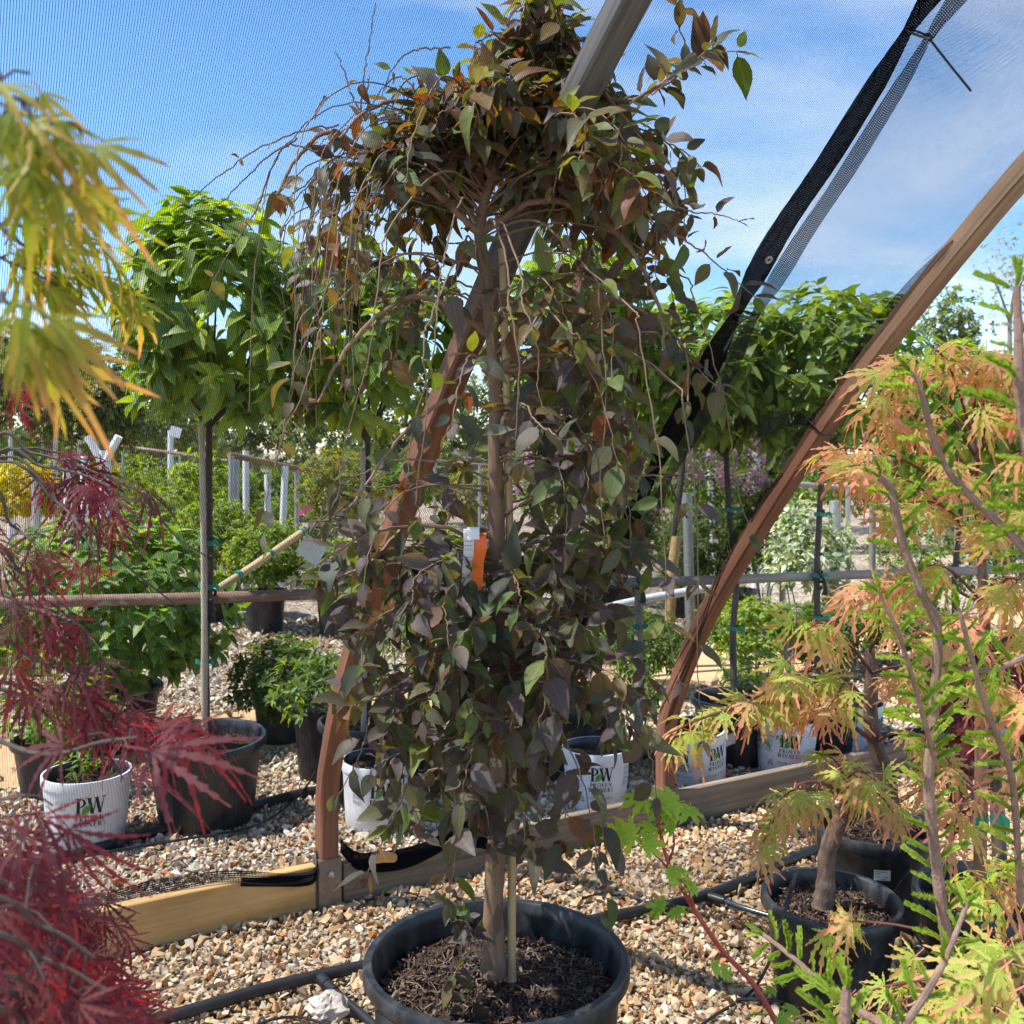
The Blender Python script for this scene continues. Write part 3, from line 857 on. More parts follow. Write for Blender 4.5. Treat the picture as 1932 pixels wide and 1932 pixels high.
W_STRIP, W_B = 0.60, 1.385
STRIP = np.array([(0.0, 0.02), (0.10, 0.24), (0.23, 0.46), (0.55, 0.86), (0.864, 1.257), (1.332, 1.837), (1.816, 2.316), (2.4, 2.72), (3.4, 3.04)])
def strip_t(s): return np.interp(s, STRIP[:, 0], STRIP[:, 1])
def cloth_point(w, s, extra=0.0):
    """cloth skin over the ribs, sagging towards the seam"""
    w = np.asarray(w, float); s = np.asarray(s, float)
    z = prof(s)
    sag = np.where(w < 0, 0.035 * np.sin(np.pi * np.clip(-w / 1.385, 0, 9)) ** 2, 0)
    tri = np.where(w <= W_STRIP, np.clip(w / W_STRIP, 0, 1), np.clip((W_B - w) / (W_B - W_STRIP), 0, 1))
    tri = np.where(w > W_B, 0, tri)
    z = z - sag - np.maximum(prof(s) - strip_t(s), 0) * tri ** 0.9
    z = z + 0.010 * np.sin(5.1 * w + 3 * s) * np.sin(4 * s + 1) * (np.abs(tri - 0.5) < 0.5)
    # folds that fan out from the second rib
    fan = np.exp(-np.maximum(W_B - w, 0) / 0.25) * (w > W_STRIP) * (w <= W_B)
    z = z + fan * 0.012 * np.sin(46 * s + 30 * (W_B - w))
    X = P1[0] + w * E2[0] + s * D2[0]; Y = P1[1] + w * E2[1] + s * D2[1]
    o = 0.045 + extra
    ds = np.gradient(PROF[1:, 1]) / np.maximum(np.gradient(PROF[1:, 0]), 0.02)
    sl = np.clip(np.interp(s, PROF[1:, 0], ds), 0, 6); ln = np.sqrt(1 + sl * sl)
    X = X - D2[0] * o * sl / ln; Y = Y - D2[1] * o * sl / ln; z = z + o / ln
    return np.stack([X, Y, z], -1)
def cloth(name, w0, w1, s0, s1, kw, ks, parent, mat):
    w, s = np.meshgrid(np.linspace(w0, w1, kw), np.linspace(s0, s1, ks))
    V = cloth_point(w, s).reshape(-1, 3)
    # length along the arch for the weave
    ss = np.linspace(0, 3.5, 400); arc = np.concatenate(([0], np.cumsum(np.hypot(np.diff(ss), np.diff(prof(ss))))))
    gl = np.stack([w.ravel(), np.interp(s.ravel(), ss, arc), np.zeros(w.size)], 1)
    i = (np.arange(ks - 1)[:, None] * kw + np.arange(kw - 1)[None, :])
    q = np.stack([i, i + 1, i + kw + 1, i + kw], -1).reshape(-1, 4)
    mb = MB(); mb.add(V, q, gl=gl)
    return mb.build(name, mat, parent)
def skirt(name, w0, w1, kw, parent, mat, top):
    """the part of the cloth that hangs straight down to the base board"""
    w = np.linspace(w0, w1, kw); rows = 8; V = []; gl = []
    t_ = top(w)
    for k in range(rows):
        f = k / (rows - 1)
        for i in range(kw):
            p = t_[i].copy(); p[2] = t_[i][2] * (1 - f) + 0.13 * f
            p += -D3 * 0.012 * math.sin(f * 3.1) * math.sin(w[i] * 11)
            V.append(p); gl.append((w[i], -t_[i][2] * f, 0))
    i = (np.arange(rows - 1)[:, None] * kw + np.arange(kw - 1)[None, :])
    q = np.stack([i, i + 1, i + kw + 1, i + kw], -1).reshape(-1, 4)
    mb = MB(); mb.add(np.array(V), q, gl=np.array(gl))
    return mb.build(name, mat, parent)

net_a = thing('shade_cloth', 'fine black shade netting stretched over the ribs on the side of the red maple', 'shade net', wall(-1.2), 'shade nets')
cloth('net_panel', -3.6, W_STRIP + 0.01, 0.02, 3.4, 130, 90, net_a, M['net'])
skirt('net_skirt', -3.6, 0.28, 60, net_a, M['net'], lambda w: cloth_point(w, np.full(len(w), 0.02)))
net_b = thing('shade_cloth', 'thin wrinkled shade netting between the black hem strip and the brown rib', 'shade net', wall(1.0), 'shade nets')
cloth('net_panel', W_STRIP + 0.03, W_B + 0.02, 0.16, 3.4, 60, 110, net_b, M['net_dense'])
net_c = thing('shade_cloth', 'raised shade netting over the bay beyond the brown rib in the upper corner', 'shade net', wall(2.2), 'shade nets')
cloth('net_panel', W_B + 0.05, 4.2, 1.22, 3.4, 80, 60, net_c, M['net'])

def ribbon(path, width, side, mat, name, parent, wob=0.0, thick=0.0012, gloff=0):
    p = np.asarray(path); m_ = len(p)
    ln = np.concatenate(([0], np.cumsum(np.linalg.norm(np.diff(p, axis=0), axis=1))))
    width = np.broadcast_to(width, (m_,))
    rows = 5; V = []; gl = []
    for k in range(rows):
        f = k / (rows - 1) - 0.5
        V.append(p + side * (f * width)[:, None] + np.array((0, 0, 1.0)) * (wob * np.sin(ln * 19 + k * 1.3))[:, None]); gl.append(np.stack([f * width + gloff, ln, np.zeros(m_)], 1))
    i = (np.arange(rows - 1)[:, None] * m_ + np.arange(m_ - 1)[None, :])
    q = np.stack([i, i + 1, i + m_ + 1, i + m_], -1).reshape(-1, 4)
    mb = MB(); mb.add(np.concatenate(V), q, gl=np.concatenate(gl))
    return mb.build(name, mat, parent)
# seam with its black hem and knitted edge
hem = thing('net_hem', 'black hem strip of the netting with grommets and zip ties slanting down the picture', 'net hem', wall(W_STRIP))
ss = np.linspace(0.0, 3.2, 90)
sp_ = np.stack([P1[0] + W_STRIP * E2[0] + ss * D2[0], P1[1] + W_STRIP * E2[1] + ss * D2[1], strip_t(ss) + 0.02], -1)
sp_ = sp_ + np.array((0, 0, 1.0)) * (0.008 * np.sin(ss * 14))[:, None]
wid = 0.074 + 0.012 * np.sin(ss * 6 + 1) 
pinch = sum(np.exp(-((ss - c_) / 0.045) ** 2) for c_ in (0.965, 1.30, 1.80))
wid = wid * (1 - 0.55 * np.clip(pinch, 0, 1))
sideA = E3 * 0.93 + np.array((0, 0, -0.25))
ribbon(sp_ - E3 * 0.03, wid * 0.9, sideA, M['net_black'], 'black_band', hem, 0.003)
gap = (0.010 + 0.016 * np.exp(-((ss - 1.46) / 0.13) ** 2)) * (1 - 0.7 * np.clip(pinch, 0, 1))
ribbon(sp_ + E3 * (0.026 + 0.6 * gap)[:, None] + np.array((0, 0, -0.006)), wid * 0.70, sideA, M['net_knit'], 'knit_edge', hem, 0.003)
def torus(c, nrm_, r0, r1, name, mat, parent, n=20):
    nrm_ = nrm(nrm_); a = nrm(np.cross(nrm_, (0.3, 0.5, 0.8))); b = np.cross(nrm_, a)
    th = np.linspace(0, 2 * math.pi, n + 1)
    mb = MB(); mb.tube(np.array([c + r0 * (math.cos(t) * a + math.sin(t) * b) for t in th]), r1, 8, cap=False)
    return mb.build(name, mat, parent)
def on_strip(s): return np.array([np.interp(s, ss, sp_[:, k]) for k in range(3)])
for s_, mt in ((1.40, 'bolt'), (0.90, 'black_rubber'), (2.1, 'black_rubber')):
    q = on_strip(s_) - E3 * 0.02 + np.array((0, -0.004, -0.004))
    nn = np.cross(E3, nrm(on_strip(s_ + 0.02) - on_strip(s_ - 0.02)))
    gr_ = torus(q, nn, 0.0075, 0.003, 'grommet', M[mt], hem)
def zip_tie(s_, tail, parent):
    q = on_strip(s_)
    tdir = nrm(on_strip(s_ + 0.02) - on_strip(s_ - 0.02))
    a = E3; b = np.cross(tdir, a)
    mb = MB()
    mb.tube(np.array([q + 0.034 * math.cos(t) * a + 0.014 * math.sin(t) * b for t in np.linspace(0, 6.283, 25)]), 0.0026, 6, cap=False)
    mb.tube(smooth_path([q + a * 0.03] + tail, 14), 0.0026, 6)
    mb.box(q + a * 0.033, a, b, tdir, 0.006, 0.006, 0.005)
    return mb.build('zip_tie', M['zip'], parent)
y0 = on_strip(1.80)[1]; zip_tie(1.80, [P(1790, 120, y0), P(1832, 172, y0 - 0.03)], hem)
y0 = on_strip(1.30)[1]; zip_tie(1.30, [P(1395, 610, y0), P(1366, 662, y0 - 0.02)], hem)
y0 = on_strip(0.965)[1]; zip_tie(0.965, [P(1275, 940, y0), P(1297, 978, y0 - 0.02)], hem)

# gathered net along the second rib and its tie
def on_rib_b(z):
    s = np.interp(z, PROF[1:, 1], PROF[1:, 0]); q = wall(W_B, s); q[2] = z; return q
k_ = 0
for zz, du, wd in ((1.86, 0, 0.05), (1.45, 0, 0.06), (1.20, 0, 0.045)):
    a = on_rib_b(zz + 0.20) - E3 * 0.05; b = on_rib_b(zz) - E3 * 0.085; c = on_rib_b(zz - 0.22) - E3 * 0.05
    ribbon(smooth_path([a, b, c], 20), np.sin(np.linspace(0.15, 3.0, len(smooth_path([a, b, c], 20)))) * wd, nrm(E3 + np.array((0, 0, -0.4))), M['net_gather'], 'net_fold', net_b, 0.004)
for k in range(4):
    z0 = 1.16 - 0.05 * k
    a = on_rib_b(z0) - E3 * 0.06
    e_ = P(1225 + 16 * k, 1330 - 10 * k + (k % 3) * 30, 3.75); md = (a + e_) / 2 + np.array((0, 0, -0.035 + 0.01 * (k % 3)))
    pth = smooth_path([a, md, e_], 22)
    ribbon(pth, np.linspace(0.008, 0.024 + 0.006 * (k % 3), len(pth)), nrm(E3 + np.array((0, 0, 0.7))), M['net_gather'], 'net_fold', net_b, 0.003, gloff=0.01 * k)
tie_at = on_rib_b(1.555)
a = tie_at - E3 * 0.04
pth = smooth_path([a, P(1500, 790, 3.25), P(1430, 805, 3.3)], 20)
ribbon(pth, np.linspace(0.02, 0.07, len(pth)), Z3, M['net_gather'], 'net_fold', net_b, 0.003)
mb = MB(); tt = nrm(on_rib_b(1.6) - on_rib_b(1.5)); bb = np.cross(tt, E3)
mb.tube(np.array([tie_at + (0.042 * sg[0]) * E3 + 0.040 * sg[1] * bb for sg in ((-1, -1), (1, -1), (1.05, 0), (1, 1), (-1, 1), (-1.05, 0), (-1, -1))]), 0.0028, 6)
mb.tube(smooth_path([tie_at - E3 * 0.042, P(1530, 797, 3.2), P(1520, 790, 3.2)], 8), 0.0028, 6)
mb.build('zip_tie', M['zip'], net_b)
# net remnant along the yellow board
low = thing('net_strip', 'black net edge strip draped over the yellow board to the steel rib foot', 'net strip', wall(-0.5))
def on_wall(w, off, z):
    q = wall(w) + D3 * off; q[2] = z; return q
pp = smooth_path([on_wall(*a) for a in ((-1.05, -0.06, 0.10), (-0.8, -0.05, 0.135), (-0.55, -0.025, 0.168), (-0.36, 0.0, 0.170), (-0.22, 0.032, 0.148), (-0.10, 0.034, 0.128), (-0.05, 0.036, 0.14), (-0.03, -0.02, 0.19))], 70)
ribbon(pp, np.linspace(0.045, 0.028, len(pp)), nrm(np.array((0, 0.5, 1.0))), M['net_knit'], 'knit_edge', low, 0.003)
ribbon(pp[len(pp) // 2:] + D3 * 0.004 + np.array((0, 0, -0.010)), 0.03, nrm(np.array((0, 0.2, 1.0))), M['net_black'], 'black_band', low, 0.003)

sag = thing('net_strip', 'black net scrap hanging over the weathered board right of the left rib foot', 'net strip', wall(0.25))
pp = smooth_path([on_wall(*a) for a in ((0.055, -0.025, 0.18), (0.10, 0.030, 0.135), (0.22, 0.030, 0.118), (0.34, 0.030, 0.128), (0.46, 0.012, 0.150), (0.56, -0.03, 0.16))], 40)
ribbon(pp, 0.045 + 0.02 * np.sin(np.linspace(0, 3.1, len(pp))), nrm(np.array((0, 0.25, 1.0))), M['net_black'], 'black_band', sag, 0.003)

# ------------------------------------------------------------------ pots
def soil_disc(r, z, c, n=40, rings=10, amp=0.012, seed=0, tilt=None):
    rs = np.random.RandomState(seed); ph = rs.uniform(0, 6.28, 6)
    V = [(0, 0, z)]
    for i in range(1, rings + 1):
        for k in range(n):
            a = k * 2 * math.pi / n; rr = r * i / rings; x, y = rr * math.cos(a), rr * math.sin(a)
            V.append((x, y, z + amp * (math.sin(14 * x + ph[0]) * math.sin(17 * y + ph[1]) + 0.5 * math.sin(41 * x + ph[2]) * math.sin(37 * y + ph[3]))))
    tr = [(0, 1 + k, 1 + (k + 1) % n) for k in range(n)]
    q = [(1 + i * n + k, 1 + (i + 1) * n + k, 1 + (i + 1) * n + (k + 1) % n, 1 + i * n + (k + 1) % n) for i in range(rings - 1) for k in range(n)]
    V = np.array(V)
    if tilt is not None: V = V @ tilt.T
    mb = MB(); mb.add(V + np.asarray(c), q, tr)
    return mb
CHIP = (np.array([(-1, -.4, -.12), (1, -.3, -.1), (0.9, .4, -.12), (-.9, .3, -.1), (-.8, -.3, .15), (.9, -.2, .1), (.7, .3, .16), (-.9, .2, .12)]),
        np.array([(0, 3, 2, 1), (4, 5, 6, 7), (0, 1, 5, 4), (1, 2, 6, 5), (2, 3, 7, 6), (3, 0, 4, 7)]), np.zeros((0, 3), int), np.zeros((8, 2)))
CHIP_COL = np.array([(0.075, 0.045, 0.032), (0.045, 0.03, 0.024), (0.12, 0.075, 0.05), (0.17, 0.12, 0.085), (0.10, 0.06, 0.045), (0.06, 0.05, 0.045), (0.20, 0.15, 0.11)])
def mulch(c, r, z, k, size, parent, seed, tilt=None):
    rs = np.random.RandomState(seed)
    a = rs.uniform(0, 6.28, k); rr = r * 0.97 * np.sqrt(rs.rand(k))
    p = np.stack([rr * np.cos(a), rr * np.sin(a), z + rs.uniform(0, 0.014, k)], 1)
    if tilt is not None: p = p @ tilt.T
    sz = size * rs.uniform(0.45, 1.4, (k, 1)) * rs.uniform(0.7, 1.3, (k, 3))
    col = CHIP_COL[rs.randint(0, len(CHIP_COL), k)] * rs.uniform(0.7, 1.25, (k, 1))
    scatter('bark_chips', CHIP, p + np.asarray(c), rand_rot(k, 0.6, rs), sz, col, None, M['chips'], parent, smooth=False)

def pot(label, c, rt, h, mat='pot_black', rb=0.80, soil=0.05, chips=0, lip=0.012, group=None, name='nursery_pot', tilt=(0, 0), seed=0, n=56, lobes=True, inner='pot_black', chip_size=0.009):
    c = np.array((c[0], c[1], 0.0)); root = thing(name, label, 'pot', c, group)
    T = tilt_matrix(*tilt)
    SOLID.append(((c[0], c[1]), rt * rb * 0.96))
    r0 = rt * rb
    wob = (lambda th, z: 1 + 0.006 * np.cos(th * 24) * (z > 0.02) * (z < h - 0.06)) if lobes else None
    mb = MB()
    mb.lathe([(0.01, 0.002), (r0 * 0.96, 0.002), (r0, 0.010), (r0 + (rt - r0) * 0.35, h * 0.35), (r0 + (rt - r0) * 0.80, h - 0.052), (rt * 0.985, h - 0.045), (rt * 0.985, h - 0.03)], c, n, wob, T)
    mb.build('shell', M[mat], root)
    mb = MB()
    li = lip
    mb.lathe([(rt * 0.98, h - 0.034), (rt + li * 0.7, h - 0.034), (rt + li, h - 0.028), (rt + li, h - 0.006), (rt + li * 0.75, h), (rt - 0.004, h), (rt - 0.008, h - 0.005), (rt - 0.012, h - 0.03), (rt - 0.016, h - soil - 0.03)], c, n, None, T)
    mb.build('rim', M[mat], root)
    if mat == 'pot_white':
        mb = MB(); mb.lathe([(rt - 0.006, h + 0.0012), (rt - 0.011, h - 0.004), (rt - 0.0145, h - 0.03), (rt - 0.0185, h - soil - 0.03)], c, n, None, T); mb.build('liner', M[inner], root)
    soil_disc(rt - 0.017, h - soil, c, amp=0.008 if rt < 0.2 else 0.011, seed=seed, tilt=T).build('soil', M['soil'], root)
    if chips: mulch(c, rt - 0.02, h - soil, chips, chip_size, root, seed + 5, T)
    return root

# ------------------------------------------------------------------ lettering (own serif capitals)
def glyph(ch):
    T_, t_ = 0.19, 0.065
    P_ = []
    def q(*p): P_.append(list(p))
    def rect(x0, y0, x1, y1): q((x0, y0), (x1, y0), (x1, y1), (x0, y1))
    def diag(x0, y0, x1, y1, w): q((x0 - w / 2, y0), (x0 + w / 2, y0), (x1 + w / 2, y1), (x1 - w / 2, y1))
    def ring(cx, cy, ox, oy, ix, iy, a0=0, a1=360, n=22):
        for k in range(n):
            a, b = (math.radians(a0 + (a1 - a0) * (k + e) / n) for e in (0, 1))
            q((cx + ix * math.cos(a), cy + iy * math.sin(a)), (cx + ox * math.cos(a), cy + oy * math.sin(a)), (cx + ox * math.cos(b), cy + oy * math.sin(b)), (cx + ix * math.cos(b), cy + iy * math.sin(b)))
    def serif(x, y, w=0.34): rect(x - w / 2, y, x + w / 2, y + 0.05)
    def stem(x, w=T_): rect(x - w / 2, 0, x + w / 2, 1); serif(x, 0); serif(x, 0.95)
    if ch == 'I': stem(0.2); return 0.4, P_
    if ch in 'PR':
        stem(0.2); ring(0.3, 0.72, 0.34, 0.28, 0.18, 0.225, -90, 90); rect(0.2, 0.95, 0.31, 1); rect(0.2, 0.44, 0.31, 0.495)
        if ch == 'R': diag(0.66, 0, 0.36, 0.47, 0.2); serif(0.70, 0, 0.2); return 0.82, P_
        return 0.68, P_
    if ch == 'O': ring(0.44, 0.5, 0.42, 0.52, 0.25, 0.465); return 0.88, P_
    if ch == 'C': ring(0.44, 0.5, 0.42, 0.52, 0.25, 0.465, 45, 315); rect(0.70, 0.70, 0.76, 0.96); return 0.8, P_
    if ch == 'V': diag(0.40, 0, 0.16, 1, T_); diag(0.42, 0, 0.66, 1, t_); serif(0.16, 0.95); serif(0.66, 0.95, 0.28); return 0.8, P_
    if ch == 'W':
        diag(0.34, 0, 0.14, 1, T_); diag(0.36, 0, 0.56, 1, t_); diag(0.78, 0, 0.56, 1, T_); diag(0.80, 0, 1.02, 1, t_)
        serif(0.14, 0.95); serif(0.56, 0.95, 0.26); serif(1.02, 0.95, 0.26); return 1.14, P_
    if ch == 'N': rect(0.14, 0, 0.20, 1); diag(0.72, 0, 0.2, 1, T_); rect(0.70, 0, 0.76, 1); serif(0.17, 0, 0.26); serif(0.14, 0.95, 0.24); serif(0.73, 0.95, 0.26); return 0.88, P_
    if ch == 'E': stem(0.2); rect(0.2, 0.95, 0.62, 1); rect(0.2, 0, 0.66, 0.055); rect(0.2, 0.48, 0.5, 0.535); rect(0.57, 0.78, 0.62, 1); rect(0.61, 0, 0.66, 0.22); return 0.72, P_
    if ch == 'L': stem(0.2); rect(0.2, 0, 0.62, 0.055); rect(0.57, 0, 0.62, 0.22); return 0.68, P_
    if ch == 'H': stem(0.2); stem(0.66); rect(0.2, 0.48, 0.66, 0.53); return 0.86, P_
    if ch == 'S': ring(0.28, 0.74, 0.25, 0.27, 0.13, 0.20, 20, 265, 14); ring(0.28, 0.26, 0.25, 0.27, 0.13, 0.20, -160, 85, 14); return 0.56, P_
    return 0.4, P_
def word(txt, height, zc, track=0.08, xc=0.0, squeeze=1.0):
    polys = []; x = 0
    for ch in txt:
        if ch == ' ': x += 0.4; continue
        w, g = glyph(ch)
        polys += [[(x + a, b) for a, b in p] for p in g]; x += w + track
    x -= track
    return [[((a - x / 2) * height * squeeze + xc, zc + (b - 0.5) * height) for a, b in p] for p in polys]
def wrap(name, polys, mat, root, c, rad, ang, T, eps=0.0014):
    """lay flat print round a pot: rad(z) outer radius, ang = facing"""
    mb = MB()
    for p in polys:
        V = []
        for x, z in p:
            r = rad(z) + eps; a = ang + x / r
            V.append((r * math.cos(a), r * math.sin(a), z))
        V = np.array(V) @ T.T + c
        if len(p) == 4: mb.add(V, [(0, 1, 2, 3)])
        else: mb.add(V, ngons=[list(range(len(p)))])
    return mb.build(name, mat, root, smooth=False)
def print_pot(label, c, rt, h, turn=0.0, tilt=(0, 0), sides=(0,), seed=0, small=True, **kw):
    root = pot(label, c, rt, h, 'pot_white', rb=0.86, soil=0.045, chips=60, lip=0.004, group='white printed nursery pots', tilt=tilt, seed=seed, lobes=False, name='white_pot', **kw)
    T = tilt_matrix(*tilt); c3 = np.array((c[0], c[1], 0.0)); r0 = rt * 0.86
    rad = lambda z: np.interp(z, (0.01, h * 0.35, h - 0.052, h - 0.045), (r0, r0 + (rt - r0) * 0.35, r0 + (rt - r0) * 0.80, rt * 0.985))
    face = math.atan2(-c[1], -c[0])
    k = h / 0.27
    for s_ in sides:
        a = face + turn + s_
        black = word('P', 0.060 * k, 0.184 * k, xc=-0.030 * k) + word('W', 0.060 * k, 0.184 * k, xc=0.024 * k) + word('PROVEN', 0.0185 * k, 0.138 * k, 0.10) + word('WINNERS', 0.0185 * k, 0.115 * k, 0.10)
        wrap('lettering', black, M['ink'], root, c3, rad, a, T)
        lf = []
        x0, z0, x1, z1 = -0.026 * k, 0.152 * k, 0.004 * k, 0.190 * k
        dx, dz = x1 - x0, z1 - z0
        for i in range(8):
            f, g = i / 8, (i + 1) / 8
            wf, wg = 0.26 * math.sin(math.pi * f), 0.26 * math.sin(math.pi * g)
            lf.append([(x0 + dx * f - dz * wf, z0 + dz * f + dx * wf), (x0 + dx * f + dz * wf, z0 + dz * f - dx * wf), (x0 + dx * g + dz * wg, z0 + dz * g - dx * wg), (x0 + dx * g - dz * wg, z0 + dz * g + dx * wg)])
        wrap('leaf_emblem', lf, M['ink_green'], root, c3, rad, a, T, 0.0022)
        if small:
            bars = [[(-0.055 * k, 0.098 * k), (0.056 * k, 0.098 * k), (0.056 * k, 0.0995 * k), (-0.055 * k, 0.0995 * k)]]
            rr = random.Random(seed)
            for i in range(5):
                xx = (-0.125 + 0.009 * i) * k
                for j in range(4):
                    z0_ = (0.12 + 0.022 * j + rr.uniform(0, 0.004)) * k
                    bars.append([(xx, z0_), (xx + 0.0028 * k, z0_), (xx + 0.0028 * k, z0_ + 0.015 * k), (xx, z0_ + 0.015 * k)])
            tri = [(-0.098, 0.062), (-0.086, 0.085), (-0.074, 0.062)]
            for (ax_, az_), (bx_, bz_) in zip(tri, tri[1:] + tri[:1]):
                d_ = nrm(np.array((bx_ - ax_, bz_ - az_))); n_ = np.array((-d_[1], d_[0])) * 0.0018
                bars.append([((ax_ - n_[0]) * k, (az_ - n_[1]) * k), ((bx_ - n_[0]) * k, (bz_ - n_[1]) * k), ((bx_ + n_[0]) * k, (bz_ + n_[1]) * k), ((ax_ + n_[0]) * k, (az_ + n_[1]) * k)])
            wrap('small_print', bars, M['ink_grey'], root, c3, rad, a, T)
            wrap('lettering', word('COLOR CHOICE', 0.0105 * k, 0.078 * k, 0.16), M['ink_olive'], root, c3, rad, a, T)
    mb = MB()
    for i in range(26):
        a = i * 2 * math.pi / 26; r = rad(0.02) + 0.0006
        p = np.array([(r * math.cos(a + e * 0.03), r * math.sin(a + e * 0.03), z) for e, z in ((-1, 0.012), (1, 0.012), (1, 0.022), (-1, 0.022))])
        mb.add(p @ T.T + c3, [(0, 1, 2, 3)])
    mb.build('drain_holes', M['ink_grey'], root, smooth=False)
    return root

# the big black pot in front
MAIN = np.array(P(937, 1802, 2.18)); MX, MY = MAIN[0], MAIN[1]
RIM_H = MAIN[2]
main_pot = pot('big black plastic pot of the purple weeping tree with ridged rim and dark bark soil', (MX, MY), 0.268, RIM_H, rb=0.86, soil=0.075, chips=2600, lip=0.014, seed=3, n=96, chip_size=0.0075)
mb = MB()
for a in (0.35, 2.79, -1.25, 1.57, -2.4):
    d_ = np.array((math.cos(a), math.sin(a), 0)); t_ = np.array((-d_[1], d_[0], 0))
    mb.box(np.array((MX, MY, RIM_H - 0.055)) + d_ * 0.268, d_, t_, Z3, 0.012, 0.045, 0.022)
mb.build('handle_lug', M['pot_black'], main_pot, smooth=False)
# roots and stems on the soil
mb = MB(); rr = random.Random(5)
for i in range(70):
    a = rr.uniform(0, 6.28); r_ = 0.22 * math.sqrt(rr.random()); z0 = RIM_H - 0.068
    p0 = np.array((MX + r_ * math.cos(a), MY + r_ * math.sin(a), z0)); dd = rr.uniform(0, 6.28); L = rr.uniform(0.03, 0.075)
    d_ = np.array((math.cos(dd), math.sin(dd), 0))
    mb.tube(smooth_path([p0, p0 + d_ * L * 0.5 + np.array((0, 0, rr.uniform(0.0, 0.015))), p0 + d_ * L + np.array((rr.uniform(-.01, .01), rr.uniform(-.01, .01), rr.uniform(-0.004, 0.01)))], 7), rr.uniform(0.0006, 0.0013), 4)
mb.build('fine_roots', M['twig'], main_pot, kind='stuff')

# other pots inside the house
pot_r1 = pot('black pot nearest on the gravel with twisted maple trunk and drip tube over its rim', (P(1563, 1692, 2.75)[0], 2.75), 0.172, 0.29, soil=0.045, chips=900, seed=11, tilt=(0.03, 0.02), chip_size=0.008)
pot_r2 = pot('black pot with white price sticker just behind the twisted maple trunk', (P(1645, 1560, 3.22)[0], 3.22), 0.175, 0.31, soil=0.05, chips=800, seed=12, chip_size=0.008)
pot_r3 = pot('black pot under the wooden stake with green ties, half hidden by leaves', (P(1880, 1700, 2.72)[0], 2.72), 0.2, 0.31, soil=0.05, chips=500, seed=13)
# price sticker
mb = MB(); cc = np.array(pot_r2.location); fa = math.atan2(-cc[1], -cc[0]) + 0.18
def stick(x, z, eps=0.0016):
    r = 0.16 + eps; a = fa + x / r
    return cc + np.array((r * math.cos(a), r * math.sin(a), z))
def stick_quad(mb_, x0, z0, x1, z1, eps=0.0016, n=6):
    for i in range(n):
        a, b = x0 + (x1 - x0) * i / n, x0 + (x1 - x0) * (i + 1) / n
        r_ = lambda z: (z - 0.19) * 0.11
        mb_.add(np.array([stick(a, z0, eps + r_(z0)), stick(b, z0, eps + r_(z0)), stick(b, z1, eps + r_(z1)), stick(a, z1, eps + r_(z1))]), [(0, 1, 2, 3)])
stick_quad(mb, -0.024, 0.198, 0.024, 0.230)
lab = mb.build('price_sticker', M['paper'], pot_r2, smooth=False)
mb = MB()
for x0, z0, x1 in ((-0.02, 0.224, 0.012), (-0.02, 0.218, -0.006), (-0.014, 0.208, -0.008), (0.006, 0.208, 0.018), (-0.004, 0.2015, 0.008)):
    stick_quad(mb, x0, z0, x1, z0 + 0.0022, 0.003, 3)
mb.build('sticker_print', M['ink_grey'], lab, smooth=False)

# ------------------------------------------------------------------ the purple weeping tree
tree = thing('weeping_tree', 'tall weeping tree with dusky purple leaves growing in the big black pot', 'tree', (MX - 0.01, MY, RIM_H - 0.08))
TY = MY
def Mt(u, v, dy=0.0): return P(u, v, TY + dy)
trunk_uv = [(930, 1838), (932, 1800), (930, 1740), (933, 1660), (938, 1560), (938, 1450), (940, 1330), (939, 1200), (938, 1060), (936, 940), (935, 850), (936, 770), (932, 690), (926, 610), (918, 530), (908, 470), (906, 425), (922, 350), (955, 265), (984, 170), (1000, 80), (1008, 10)]
tr_r = np.array([25, 22.5, 20, 18.5, 18, 18, 17.5, 17, 16.5, 16, 15, 14, 13, 13, 13, 12.5, 11, 9, 7.5, 6, 4.5, 3]) * TY / F
tp = np.array([Mt(u, v) for u, v in trunk_uv])
tpath = smooth_path(tp, 88)
trad = np.interp(np.linspace(0, 1, len(tpath)), np.linspace(0, 1, len(tr_r)), tr_r)
wig = 1 + 0.05 * np.sin(np.arange(len(tpath)) * 1.1) + 0.03 * np.sin(np.arange(len(tpath)) * 2.7)
mb = MB(); mb.tube(tpath, trad * wig, 14)
for v_, sx in ((852, 1), (905, 1), (700, -1), (600, 1), (1010, -1), (1120, 1), (470, -1)):
    c_ = Mt(np.interp(v_, [a[1] for a in trunk_uv][::-1], [a[0] for a in trunk_uv][::-1]) + sx * 12, v_)
    mb.tube(np.array([c_ - np.array((sx * 0.012, 0, 0)), c_ + np.array((sx * 0.006, -0.004, 0.003)), c_ + np.array((sx * 0.012, -0.006, 0.004))]), np.array([0.012, 0.010, 0.006]), 8)
trunk_o = mb.build('trunk', M['bark_main'], tree)
